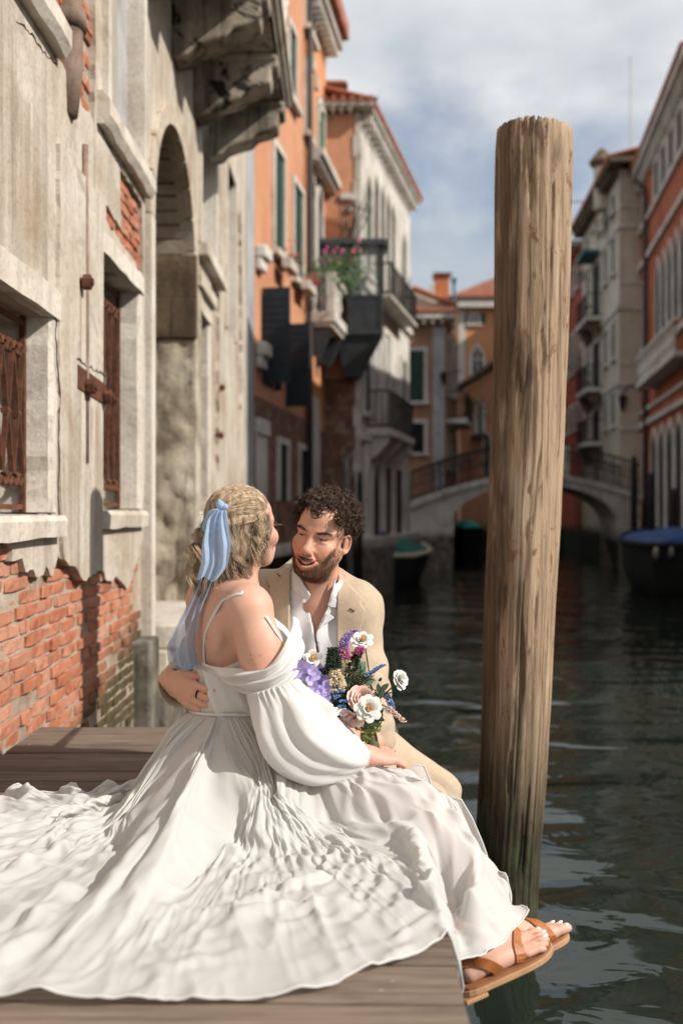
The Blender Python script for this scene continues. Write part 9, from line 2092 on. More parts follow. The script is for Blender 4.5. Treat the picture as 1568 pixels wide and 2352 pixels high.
zs = axis(0.28, 1.50, 0.009, ((bz_-.14, bz_+.12, .0035), (HB[2, 3]-.06, HB[2, 3]+.04, .0035), (fz1-.04, fz1+.20, .0035)))
F = bb.grid(xs, ys, zs); V, Q = surface_nets(F, xs, ys, zs)
bbody = np_mesh('body', V, Q, M_SKIN_F, True, bride)
L = itf(BH, V); tint = np.ones((len(V), 3))
for s in (-1, 1): blend(0.45*blob((s*.044, -.075, -.035), (.022, .03, .018)), (1.02, .68, .62))
m_ = np.linalg.norm(V-A3(640, 1500, 2.60), axis=1); blend(0.35*np.exp(-(m_/.06)**2), (1.0, .72, .64))
m_ = np.linalg.norm(V-tf(FT1, (.12, 0, .01)), axis=1); blend(0.30*np.exp(-(m_/.07)**2), (1.0, .70, .66))
attr_color(bbody, 'tint', tint)
for s in (-1, 1): sphere((s*.032, -.0725, -.0025), .0118, 10, BH).build('eye', M_EYEW, bride, smooth=True)
# lashes catch the light beyond the cheek
m = MB()
for s in (-1, 1):
    for k in range(14):
        x = s*(.022+.0016*k); a = bb.project(tf(BH, (x, -.086, .0025))[None])[0]; m.tube([a, tf(BH, (x*1.03, -.097, .0015)), tf(BH, (x*1.06, -.101, .005))], [.0007, .0005, .0002], 4)
m.build('eyelashes', M_CURL, bride)
# toenails, moles
M_NAIL = simple('white_nail', (0.80, 0.78, 0.76), 0.2, 0.03, 10, spec=0.6)
for FTm, sd_ in ((FT1, 1), (FT2, -1)):
    for y, x, l in ((.026, .138, .034), (.007, .142, .030), (-.008, .136, .026)):
        m = sphere((0, 0, 0), 1.0, 6); c = np.array((x+l*.92, y*1.1*sd_, .0200)); m.v = [tuple(tf(FTm, c+np.array(p)*np.array((.0075, .0065 if y > .02 else .0045, .0028)))) for p in m.v]; m.build('toenail', M_NAIL, bride, smooth=True)
M_MOLE = simple('mole', (0.10, 0.035, 0.02), 0.6, 0.1, 20)
for x, y in ((718, 1258), (640, 1180), (590, 1205), (582, 1180), (503, 1270), (640, 1268), (645, 960), (280, 1108)):
    q = A3(376+x*.36, 1066+y*.36, 2.7); q[1] = 2.2; q = bb.cast(q[None], np.array((0, 1.0, 0)), 0.0)[0]
    m = sphere(q, .0013, 5); m.build('mole', M_MOLE, bride, smooth=True)
# tattoo sprig on the back of the hand, thin ring
M_INK = simple('tattoo_ink', (0.035, 0.045, 0.06), 0.6, 0.1, 10)
def ink(pts, w):
    m = MB(); P = [bb.cast(np.array([[A3(x, y, 2.6)[0], 2.3, A3(x, y, 2.6)[2]]]), np.array((0, 1.0, 0)), .0004)[0] for x, y in pts]; m.tube(P, w, 5); return m
def zt(x, y): return (376+x*.36, 1282+y*.36)
tat = ink([zt(1268, 1022), zt(1300, 1006), zt(1340, 992), zt(1386, 992)], .0007); tt = tat.build('tattoo', M_INK, bride)
for (a, b) in (((1284, 1018), (1300, 992)), ((1300, 1008), (1324, 986)), ((1324, 1000), (1350, 984)), ((1296, 1012), (1322, 1020)), ((1322, 1002), (1346, 1008)), ((1350, 992), (1372, 1000)), ((1412, 1004), (1420, 986)), ((1420, 1004), (1446, 990)), ((1424, 994), (1434, 1004))):
    c = ((a[0]+b[0])/2+2, (a[1]+b[1])/2-3); ink([zt(*a), zt(*c), zt(*b)], [.0007, .0016, .0005]).build('tattoo_leaf', M_INK, tt)
M_SILVER = simple('silver', (0.75, 0.72, 0.68), 0.2, 0.05, 20, metal=1.0)
rp = tf(HB, (.104, .004, .002)); a_ = Vector((0, 1, 0)); b_ = Vector((.1, 0, 1))
m = MB(); m.tube([Vector(rp)+(a_*math.cos(t)+b_*math.sin(t))*.0108 for t in np.linspace(0, 2*math.pi, 18)], .0014, 6); m.build('ring', M_SILVER, bride, smooth=True)
# earring: a small drop of stones
ep = tf(BH, (-.080, .004, -.048)); m = MB()
for k in range(14):
    q = Vector(ep)+Vector((0.003*math.sin(k*2.1), -.002, -.004*(k//2)*1.0)); m.lathe(q, [(.0001, -.0022), (.0022, 0), (.0001, .0022)], 6)
m.build('earring', M_SILVER, bride)

# ---- hair: solid core, combed strands over the crown, twist, long waves
def blonde():
    t = NT('ash_blonde_hair', 0.5); v = t.coord((45, 45, 12)); a = t.n('ShaderNodeVertexColor'); a.layer_name = 'tint'
    n = t.noise(v, 1.6, 4, 0.6); c = t.ramp(n, [(0.30, (0.21, 0.135, 0.08)), (0.5, (0.43, 0.31, 0.20)), (0.72, (0.66, 0.53, 0.38))])
    c = t.mix(1.0, c, a.outputs['Color'], 'MULTIPLY'); t.color(c); t.p.inputs['Specular IOR Level'].default_value = 0.4; t.p.inputs['Anisotropic'].default_value = 0.4; return t.m
M_BLOND = blonde()
hb = Sdf(); Eh = lambda c, r, k=.02: hb.ell(c, r, k, BH)
Eh((0, .022, .042), (.083, .104, .088)); Eh((0, .050, .0), (.080, .085, .075)); Eh((0, .060, -.055), (.070, .060, .080), .03)
hb.cap(tf(BH, (.01, .085, -.05)), A3(500, 1318, 2.775), .058, .040, .03); hb.cap(tf(BH, (-.035, .06, -.06)), A3(545, 1318, 2.76), .042, .026, .03)
xs2 = axis(bx_-.20, bx_+.14, .005); ys2 = axis(by_-.18, by_+.16, .005); zs2 = axis(bz_-.24, bz_+.15, .005)
F2 = hb.grid(xs2, ys2, zs2); G = np.stack(np.meshgrid(xs2, ys2, zs2, indexing='ij'), -1).reshape(-1, 3); l2 = itf(BH, G)
x_, y_, z_ = np.abs(l2[:, 0]), l2[:, 1], l2[:, 2]
fr_ = np.interp(x_, [0, .03, .05, .065, .08], [.082, .080, .062, .045, .030]); zm = np.where(y_ < -.012, fr_, np.where(y_ < .022, .018, -9))
F2 = np.maximum(F2, ((zm-z_)*.9).reshape(F2.shape).astype(np.float32))
V2, Q2 = surface_nets(F2, xs2, ys2, zs2); bhair = np_mesh('hair', V2, Q2, M_BLOND, True, bride)
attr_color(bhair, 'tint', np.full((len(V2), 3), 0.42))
KNOT = tf(BH, (-.012, .118, .028))
def bez(P, n):
    P = np.asarray(P, float); t = np.linspace(0, 1, n)[:, None]
    if len(P) == 3: return (1-t)**2*P[0]+2*t*(1-t)*P[1]+t*t*P[2]
    return (1-t)**3*P[0]+3*t*(1-t)**2*P[1]+3*t*t*(1-t)*P[2]+t**3*P[3]
ST = []; TI = []
def lift(P, off):  # keep strands outside the core
    d = hb.at(P)-off; n_ = hb.normal(P); return P-n_*np.minimum(d, 0)[:, None]
def lock(ctrl, n, w0, w1, npt=16, wave=0.0, wn=2.0, off=.001, tint=(1, 1, 1), r=None, hug=False, jit=1.0):
    """one lock: many strands round a guide curve"""
    c = bez(ctrl, npt); t = np.gradient(c, axis=0); t /= np.linalg.norm(t, axis=1, keepdims=True); a = np.cross(t, (0.3, 0.2, 1.0)); a /= np.linalg.norm(a, axis=1, keepdims=True); b = np.cross(t, a); u = np.linspace(0, 1, npt)[:, None]
    ph0 = rng.uniform(0, 6.28)
    LS, O2 = [], []
    for k in range(n):
        o1, o2 = rng.normal(0, .5, 2); w = w0+(w1-w0)*u; ph = ph0+rng.normal(0, .35)
        wv = wave*np.clip(u*1.6, 0, 1)*np.sin(ph+u*wn*6.28); wv2 = wave*np.clip(u*1.6, 0, 1)*np.cos(ph+u*wn*6.28)
        P = c+a*(o1*w+wv)+b*(o2*w+wv2*.8)
        if rng.random() < .08*jit: P = P+a*u**2*rng.normal(0, .012)+b*u**2*rng.normal(0, .012)
        LS.append(P); O2.append(np.full(npt, abs(o2)))
    P = np.concatenate(LS)
    P = hb.project(P, 3, off+np.concatenate(O2)*.003) if hug else lift(P, off)
    for k in range(n): ST.append(P[k*npt:(k+1)*npt]); TI.append(np.array(tint)*rng.uniform(.75, 1.2))
# crown: from the hairline back to the knot, hugging the head
for i in range(230):
    x = rng.uniform(-.086, .06) if i < 130 else rng.uniform(-.086, -.02); z0 = np.interp(abs(x), [0, .05, .085], [.086, .070, .022]); y0 = np.interp(abs(x), [0, .05, .085], [-.062, -.045, -.002])
    s = tf(BH, (x, y0, z0)); m1 = tf(BH, (x*1.15, rng.uniform(-.01, .02), np.interp(abs(x), [0, .045, .086], [.140, .118, .050]))); m2 = tf(BH, (x*.85, .10, np.interp(abs(x), [0, .05, .086], [.115, .085, .035]))); e = KNOT+rng.normal(0, .006, 3)
    lock([s, m1, m2, e], 17, .0065, .0045, 18, 0.0016, 1.5, .0015, hug=True, tint=rng.choice([.75, .95, 1.1, 1.25])*np.array((1, 1, 1)))
# back of the head below the knot
for i in range(90):
    th = rng.uniform(-1.4, 1.4); s = tf(BH, (.085*math.sin(th), .04+.075*math.cos(th), rng.uniform(-.02, .05)))
    e = A3(500+rng.normal(0, 26)+20*math.sin(-th), 1335+rng.normal(0, 25), 2.74+.03*math.sin(th)); m1 = s+np.array((-.012, -.01, -.06)); m2 = e*.6+s*.4+np.array((-.02, -.015, -.02))
    lock([s, m1, m2, e], 17, .008, .007, 22, .009, rng.uniform(1.2, 2.2), .002, tint=rng.choice([.6, .8, 1.0, 1.2])*np.array((1, 1, 1)))
# side twist from the temple round to the knot
for k in range(5):
    for ph in (0, 2.1, 4.2):
        a0, a1, a2, a3 = tf(BH, (-.072, -.028, .045)), tf(BH, (-.102, .015, .032+.006*math.sin(ph))), tf(BH, (-.095, .075, .020)), KNOT+np.array((0, 0, -.012))
        lock([a0, a1+np.array((0, .004*math.cos(ph), .008*math.sin(ph))), a2+np.array((0, .006*math.cos(ph+2), .008*math.sin(ph+2))), a3], 9, .004, .003, 18, .006, 1.6, .006, tint=(1.15, 1.15, 1.15))
# loose waves by the ear and long ends on the back
for (p0, p1, p2, p3, n, wv) in (((-.076, -.018, .030), (606, 1205), (578, 1255), (600, 1300), 26, .006), ((-.074, -.030, .035), (628, 1215), (596, 1260), (612, 1296), 22, .005), ((-.080, .0, .02), (590, 1190), (606, 1240), (575, 1300), 26, .007),
                               ((-.078, .02, .0), (580, 1230), (560, 1290), (560, 1335), 40, .008), ((-.07, .05, -.02), (556, 1250), (540, 1300), (520, 1360), 40, .010), ((-.05, .08, -.03), (520, 1250), (530, 1310), (488, 1372), 46, .011),
                               ((-.02, .10, -.03), (490, 1250), (505, 1310), (478, 1382), 46, .012), ((.0, .105, -.02), (470, 1240), (470, 1300), (462, 1366), 40, .012), ((.03, .10, .0), (448, 1220), (462, 1290), (446, 1350), 34, .012), ((.05, .09, .01), (440, 1210), (450, 1260), (444, 1310), 26, .010)):
    Yq = 2.72; q = [tf(BH, p0)]+[A3(p1[0], p1[1], Yq), A3(p2[0], p2[1], Yq-.01), A3(p3[0], p3[1], Yq+.01)]
    lock(q, int(n*1.5), .007, .008, 26, wv*1.25, rng.uniform(1.6, 2.4), .003, tint=rng.choice([.75, 1.0, 1.2])*np.array((1, 1, 1)))
    lock(q, n, .014, .014, 26, wv*1.4, rng.uniform(1.6, 2.4), .003, tint=rng.choice([.7, 1.05, 1.25])*np.array((1, 1, 1)))
# stray hairs
for i in range(46):
    s = tf(BH, (rng.uniform(-.08, .06), rng.uniform(-.05, .11), rng.uniform(.0, .10))); s = hb.project(s[None])[0]; n_ = hb.normal(s[None])[0]
    e = s+n_*rng.uniform(.008, .024)+rng.normal(0, .02, 3); lock([s, s+n_*.012, e], 1, .0, .0, 10, .003, 1.0, .001)
groups = {}
for P, t in zip(ST, TI): groups.setdefault(len(P), []).append((P, t))
Vs, Fs, Ts, base = [], [], [], 0
for n_, lst in groups.items():
    v_, f_ = strands(np.array([p for p, _ in lst]), rng.uniform(.00045, .00075, len(lst)), .00030); Vs.append(v_); Fs.append(f_+base); base += len(v_)
    Ts.append(np.repeat(np.array([t for _, t in lst]), n_*3, axis=0))
ho = np_mesh('hair_strands', np.concatenate(Vs), np.concatenate(Fs), M_BLOND, True, bhair); attr_color(ho, 'tint', np.concatenate(Ts))
m = MB(); m.tube([A3(589, 1183, 2.715), A3(596, 1196, 2.71)], .0012, 5); m.build('hairpin', M_IRON, bride)
# ================================================================== wedding dress
def chiffon(name, c, transl, alpha=1.0, rough=0.7):
    t = NT(name, rough); v = t.coord(); n = t.noise(v, 30, 4, 0.6)
    t.color(t.ramp(n, [(0.3, tuple(q*.97 for q in c)), (0.7, c)])); t.p.inputs['Sheen Weight'].default_value = 0.15; t.p.inputs['Specular IOR Level'].default_value = 0.15
    t.bump(t.noise(t.coord((1, 1, 1)), 900, 2, 0.5), 0.08, 0.001)
    tr = t.n('ShaderNodeBsdfTranslucent'); tr.inputs[0].default_value = (*c, 1); mx = t.n('ShaderNodeMixShader'); mx.inputs[0].default_value = transl
    t.l(t.p.outputs[0], mx.inputs[1]); t.l(tr.outputs[0], mx.inputs[2]); last = mx.outputs[0]
    if alpha < 1:
        tp = t.n('ShaderNodeBsdfTransparent'); tp.inputs[0].default_value = (1, 1, 1, 1); m2 = t.n('ShaderNodeMixShader'); m2.inputs[0].default_value = 1-alpha
        t.l(last, m2.inputs[1]); t.l(tp.outputs[0], m2.inputs[2]); last = m2.outputs[0]
    t.l(last, t.o.inputs[0]); return t.m
M_DRESS = chiffon('white_chiffon', (0.75, 0.735, 0.715), 0.22)
M_SKIRT = chiffon('white_skirt_chiffon', (0.75, 0.735, 0.715), 0.30, 0.86)
# bodice: shell over the ribs and bust, pleated, cut along the neckline
bd = Sdf(); bd.ops = [op for op in bb.ops[BT+0:BT+1]]
bd.ops = [op for i, op in enumerate(bb.ops[BT:BL0]) if i in (0, 4, 5, 6, 7, 8, 9, 10)][:8]
bo_, bs_ = T((0, 0, 0)), .0065
xs5 = axis(-0.62, 0.0, .0065); ys5 = axis(2.55, 3.05, .0065); zs5 = axis(0.72, 1.16, .0065)
F5 = bd.grid(xs5, ys5, zs5)-.013; G5 = np.stack(np.meshgrid(xs5, ys5, zs5, indexing='ij'), -1).reshape(-1, 3); l5 = itf(TM, G5)
ztop = np.interp(l5[:, 1], [-.14, -.09, -.03, .06, .12], [.045, .042, -.035, -.088, -.098])+.012*np.clip(l5[:, 0]/.1, -1, 1)*0
F5 = np.maximum(F5, np.maximum(l5[:, 2]-ztop, -.228-l5[:, 2]).reshape(F5.shape).astype(np.float32))
V5, Q5 = surface_nets(F5, xs5, ys5, zs5); n5 = bd.normal(V5); lv = itf(TM, V5); an = np.arctan2(lv[:, 1], lv[:, 0])
pl_ = np.sin((an*9+lv[:, 2]*38))*.0042+np.sin(an*17+lv[:, 2]*75+1)*.0026
V5 = V5+n5*(pl_*np.clip((ztop.max()-lv[:, 2])/.05, 0, 1))[:, None]
bodice = np_mesh('dress_bodice', V5, Q5, M_DRESS, True, bride); sm = bodice.modifiers.new('smooth', 'SMOOTH'); sm.factor = .5; sm.iterations = 2
# skirt and train
nth, nr_, unit = SKIRT_GRID
SK = np.moveaxis(np.cumsum(np.cumsum(np.array(SKIRT).reshape(3, nth, nr_), axis=1), axis=2), 0, 2)*unit
nth, nr_, _ = SK.shape
def upsample(A, k, wrap, axis):
    """smooth refinement of a grid by k along one axis"""
    A = np.moveaxis(A, axis, 0); n = len(A); m_ = n*k if wrap else (n-1)*k+1
    u = np.arange(m_)/k; i = np.floor(u).astype(int); t = (u-i).reshape((-1,)+(1,)*(A.ndim-1)); g = lambda q: A[q % n] if wrap else A[np.clip(q, 0, n-1)]
    p0, p1, p2, p3 = g(i-1), g(i), g(i+1), g(i+2)
    return np.moveaxis(p1+.5*t*(p2-p0+t*(2*p0-5*p1+4*p2-p3+t*(3*(p1-p2)+p3-p0))), 0, axis)
UP = 5
SKF = upsample(upsample(SK, UP, True, 0), UP, False, 1); nt_, nf_ = SKF.shape[:2]
rf = np.random.default_rng(12)
def crease(nc, nl):
    """ridged random relief, nc creases round the skirt and nl lengths down it"""
    A = rf.normal(size=(nc, nl)); A = upsample(upsample(A, 16, True, 0), 40, False, 1)
    x = (np.arange(nt_)*A.shape[0]/nt_).astype(int); y = (np.arange(nf_)*(A.shape[1]-1)/(nf_-1)).astype(int)
    return 1-np.minimum(1, np.abs(A[x][:, y])*1.25)
du = np.roll(SKF, -1, 0)-np.roll(SKF, 1, 0); dv = np.gradient(SKF, axis=1); nn_ = np.cross(du, dv); nn_ /= np.maximum(np.linalg.norm(nn_, axis=2, keepdims=True), 1e-9)
rr0 = np.linspace(0, 1, nf_)[None, :]; onfl = np.clip(1-(SKF[..., 2]-DZ-.02)/.12, 0, 1)*(SKF[..., 0] < .2)
leg_ = np.clip((SKF[..., 0]-.02)/.15, 0, 1)
rel = crease(96, 5)**2*.0052*np.minimum(1, rr0*5)*(1-.65*leg_)+crease(190, 9)**2*.0022*(1-.6*leg_)+onfl*crease(40, 9)**2*.0050
SKF = SKF+nn_*(rel-.003)[..., None]; SKF[..., 2] = np.where((SKF[..., 0] < .203) & (SKF[..., 2] < DZ+.003), DZ+.003+rel*.4, SKF[..., 2])
idx = np.arange(nt_*nf_).reshape(nt_, nf_); i2_ = np.roll(idx, -1, axis=0)
skirt = np_mesh('dress_skirt', SKF.reshape(-1, 3), np.stack([idx[:, :-1], i2_[:, :-1], i2_[:, 1:], idx[:, 1:]], -1).reshape(-1, 4), M_SKIRT, True, bride)
# rolled hem
hm = SKF[::2, -1]
m = MB(); pts = [tuple(p+np.array((0, 0, .001))) for p in hm]+[tuple(hm[0])]; m.tube(pts, .0022, 5, cap=False); m.build('dress_hem', M_DRESS, bride, smooth=True)
# straps
def strap(pts, name='dress_strap', w=.0058, ext=()):
    P = []
    for x, y in pts:
        q = A3(x, y, 2.7); q[1] = 2.2; P.append(bb.cast(q[None], np.array((0, 1.0, 0)), .002)[0])
    if ext: P += [bb.project((P[-1]+np.array(e))[None], 6, .002)[0] for e in ext]
    P = np.array(P); c = np.concatenate([bez(P[i:i+3], 8)[:-1] if i+3 < len(P) else bez(P[i:i+3], 8) for i in range(0, len(P)-2, 2)])
    n_ = bb.normal(c); t = np.gradient(c, axis=0); t /= np.linalg.norm(t, axis=1, keepdims=True); s = np.cross(t, n_)
    m = MB(); m.grid([[c[i]+s[i]*w, c[i]+n_[i]*.0022+s[i]*w*.7, c[i]+n_[i]*.0022-s[i]*w*.7, c[i]-s[i]*w] for i in range(len(c))], close_u=True); return m.build(name, M_DRESS, bride, smooth=True)
strap([(466, 1528), (462, 1490), (474, 1452), (488, 1414), (516, 1376), (540, 1362), (560, 1358)], ext=((.012, .04, .004), (.03, .08, -.03)))
strap([(616, 1408), (622, 1416), (628, 1426), (634, 1436), (641, 1446)], ext=((.01, .012, -.02), (.02, .03, -.045)))
# off-shoulder swag round the arm and across the back
def sweep(c, wid, nrm, name, mat, parent, fold, nw=15, thick=.0):
    """band swept along a curve: wid = half width vectors, nrm = outward, fold(u, v) = relief"""
    m = MB(); rows = []
    for i in range(len(c)):
        u = i/(len(c)-1); rows.append([c[i]+wid[i]*v+nrm[i]*(fold(u, v)) for v in np.linspace(-1, 1, nw)])
    m.grid(rows); o = m.build(name, mat, parent, smooth=True); return o
# key stations of the drape: (photo x, y, depth, half width px up/down, bulge)
key = [(470, 1528, 2.735, 9, .004), (500, 1541, 2.690, 16, .012), (535, 1558, 2.640, 22, .022), (575, 1568, 2.585, 27, .030), (615, 1566, 2.555, 29, .032), (650, 1545, 2.560, 30, .028), (674, 1508, 2.60, 32, .026), (684, 1472, 2.66, 34, .022), (676, 1440, 2.74, 26, .012)]
kp = np.array([np.append(A3(k[0], k[1], k[2]), (k[3]/FD*k[2], k[4])) for k in key])
tt_ = np.linspace(0, len(key)-1, 60); c = np.stack([np.interp(tt_, range(len(key)), kp[:, i]) for i in range(5)], 1)
for _ in range(6): c[1:-1] = .25*c[:-2]+.5*c[1:-1]+.25*c[2:]
tan = np.gradient(c[:, :3], axis=0); tan /= np.linalg.norm(tan, axis=1, keepdims=True)
axs = (BS-BE)/np.linalg.norm(BS-BE); nrm = []; wid = []
for i in range(len(c)):
    ctr = BS*.5+BE*.5; o = c[i, :3]-(ctr+axs*((c[i, :3]-ctr)@axs)); o = o-tan[i]*(o@tan[i]); o /= np.linalg.norm(o); nrm.append(o); w = np.cross(o, tan[i]); w = w*(1 if w[2] > 0 else -1); wid.append(w*c[i, 3])
nrm, wid = np.array(nrm), np.array(wid)
def swf(u, v):
    b = np.interp(u*8, range(9), kp[:, 4]); env = math.sin(math.pi*min(1, max(0, u*1.04)))**.5 if 0 < u < 1 else 0
    return b*(math.sqrt(max(0, 1-v*v*.97)))*.55+env*.0085*math.sin(v*7.5+u*5+1.2*math.sin(u*7))+.004*math.sin(v*15-u*9)-.010*(v > .93)
sweep(c[:, :3], wid, nrm, 'dress_swag', M_DRESS, bride, swf, 23)
# full sleeve gathered under the swag, blousing to the wrist
sk_ = [(626, 1574, 2.585, 58, .050, 0.0), (640, 1600, 2.58, 68, .070, .2), (660, 1640, 2.575, 84, .088, .5), (692, 1688, 2.57, 92, .098, .8), (735, 1716, 2.575, 78, .085, 1.0), (780, 1728, 2.58, 60, .066, .9), (815, 1735, 2.59, 42, .045, .6), (836, 1737, 2.595, 26, .030, .3), (846, 1739, 2.597, 21, .024, .1)]
sp_ = np.array([np.append(A3(k[0], k[1], k[2]), (k[3]/FD*k[2], k[4], k[5])) for k in sk_]); tt_ = np.linspace(0, len(sk_)-1, 74)
c = np.stack([np.interp(tt_, range(len(sk_)), sp_[:, i]) for i in range(6)], 1)
for _ in range(10): c[1:-1] = .25*c[:-2]+.5*c[1:-1]+.25*c[2:]
tan = np.gradient(c[:, :3], axis=0); tan /= np.linalg.norm(tan, axis=1, keepdims=True); rows = []; NS_ = 110
tan0 = np.array((.30, .0, -.95)); tan0 /= np.linalg.norm(tan0)
for i in range(len(c)):
    u = i/(len(c)-1); k = np.clip(u*3, 0, 1); tn = tan[i]*k+tan0*(1-k); tn /= np.linalg.norm(tn); a = np.cross(tn, (0, 1, 0)); a /= np.linalg.norm(a); b = np.cross(tn, a); row = []
    for j in range(NS_):
        th = 2*math.pi*j/NS_; ph = th+.5*math.sin(2*u+1)
        g = math.exp(-(u/.10)**2)*.10*math.sin(th*30)+math.exp(-((1-u)/.06)**2)*.09*math.sin(th*26)
        f = .085*math.sin(ph*7+2.4*math.sin(u*3.0+th)+u*2.5)*min(1, u*5)*(1-u**4)+.05*math.sin(ph*13-u*7+1.5*math.sin(ph*2))*min(1, u*6)*(1-u**3)+.06*mnoise.noise(Vector((math.cos(th)*2.2, math.sin(th)*2.2, u*5)))
        f = f*0.9+.030*(1-abs(2.2*mnoise.noise(Vector((math.cos(th)*5, math.sin(th)*5, u*3.5+4)))))*min(1, u*5)*(1-u**3)
        rr_ = 1+g+f; sag = -.012*c[i, 5]*max(0, -math.cos(th))
        row.append(c[i, :3]+a*math.cos(th)*c[i, 3]*rr_+b*math.sin(th)*c[i, 4]*rr_+np.array((0, 0, sag)))
    rows.append(row)
m = MB(); m.grid(rows, close_u=True); slv = m.build('dress_sleeve', M_DRESS, bride, smooth=True)
# the other sleeve, half hidden between the two
m = MB(); rows = []
for i in range(20):
    u = i/19; p = BS2*(1-u)+BE2*u if u < .6 else BE2*(1-(u-.6)/.4)+BW2*((u-.6)/.4); p = bez([BS2*.6+BE2*.4, BE2+np.array((0, 0, -.03)), BW2], 20)[i]; r = .075+.03*math.sin(u*3.1)-.045*u**3
    rows.append([p+np.array((math.cos(t)*r*.9, math.sin(t)*r*.8, math.sin(t+1)*r*.6))*(1+.08*math.sin(t*9+u*3)) for t in np.linspace(0, 2*math.pi, 41)[:-1]])
m.grid(rows, close_u=True); m.build('dress_sleeve', M_DRESS, bride, smooth=True)
# waist seam
ring = [T((.124*math.cos(t), .106*math.sin(t)+.006, -.213+.003*math.sin(3*t))) for t in np.linspace(0, 2*math.pi, 60)]
m = MB(); m.tube(ring, .0045, 6, cap=False); m.build('dress_waistband', M_DRESS, bride, smooth=True)
# ---- blue chiffon ribbon
M_RIB = chiffon('light_blue_chiffon', (0.50, 0.65, 0.86), 0.42, 0.88); M_RIB2 = chiffon('pale_blue_chiffon', (0.44, 0.53, 0.69), 0.42, 0.74)
def veil(L_, R__, Y0, name, mat, folds, amp, seed, nv=44, dep=0.0):
    """hanging cloth between two photo outlines, rippled in depth"""
    n = 60; tl = np.linspace(0, 1, len(L_)); tr2 = np.linspace(0, 1, len(R__)); u = np.linspace(0, 1, n)
    Lx, Ly = (np.interp(u, tl, [p[i] for p in L_]) for i in (0, 1)); Rx, Ry = (np.interp(u, tr2, [p[i] for p in R__]) for i in (0, 1))
    for _ in range(8):
        for q in (Lx, Ly, Rx, Ry): q[1:-1] = .25*q[:-2]+.5*q[1:-1]+.25*q[2:]
    rows = []
    for i in range(n):
        row = []
        for j in range(nv):
            v = j/(nv-1); Yd = Y0+dep*u[i]-amp*(min(1, .25+u[i]*1.4))*(.5+.5*math.sin(folds*v*6.28+seed+1.6*math.sin(u[i]*4+seed)))-amp*.45*math.sin(folds*2.3*v*6.28-u[i]*5+seed*2)
            x = Lx[i]*(1-v)+Rx[i]*v; y = Ly[i]*(1-v)+Ry[i]*v+5*math.sin(v*9+seed)*u[i]**4
            row.append(A3(x, y, Yd))
        rows.append(row)
    m = MB(); m.grid(rows); return m.build(name, mat, bride, smooth=True)
m = MB()
for k in range(3):
    kp_ = np.array(KNOT)+np.array((-.006+.004*k, -.026, -.004+.012*(k-1))); a_, b_ = Vector((1, -.3, .2)).normalized(), Vector((.1, -.5, .8)).normalized()
    m.tube([Vector(kp_)+(a_*math.cos(t)*.024+b_*math.sin(t)*.013) for t in np.linspace(0, 5.6, 14)], [.004+.007*abs(math.sin(t)) for t in np.linspace(0, 5.6, 14)], 7)
m.tube([A3(509, 1170, 2.665), A3(506, 1158, 2.66), A3(503, 1148, 2.67)], [.008, .012, .003], 8); m.tube([A3(514, 1168, 2.665), A3(521, 1160, 2.66)], [.010, .006], 8)
rb = m.build('hair_ribbon', M_RIB, bride, smooth=True)
veil([(496, 1172), (478, 1192), (464, 1250), (463, 1290), (452, 1328)], [(520, 1172), (524, 1200), (531, 1248), (524, 1300), (500, 1333)], 2.655, 'hair_ribbon', M_RIB, 1.35, .015, 1.3)
veil([(488, 1210), (455, 1345), (425, 1400), (382, 1482), (388, 1528)], [(512, 1230), (492, 1330), (462, 1400), (448, 1480), (458, 1541)], 2.715, 'hair_ribbon', M_RIB2, 1.2, .022, 3.1, dep=.02)
veil([(398, 1500), (404, 1538), (424, 1610), (428, 1690), (420, 1760)], [(452, 1500), (455, 1540), (462, 1610), (462, 1660), (440, 1730)], 2.80, 'hair_ribbon', M_RIB2, 1.4, .014, 5.2)
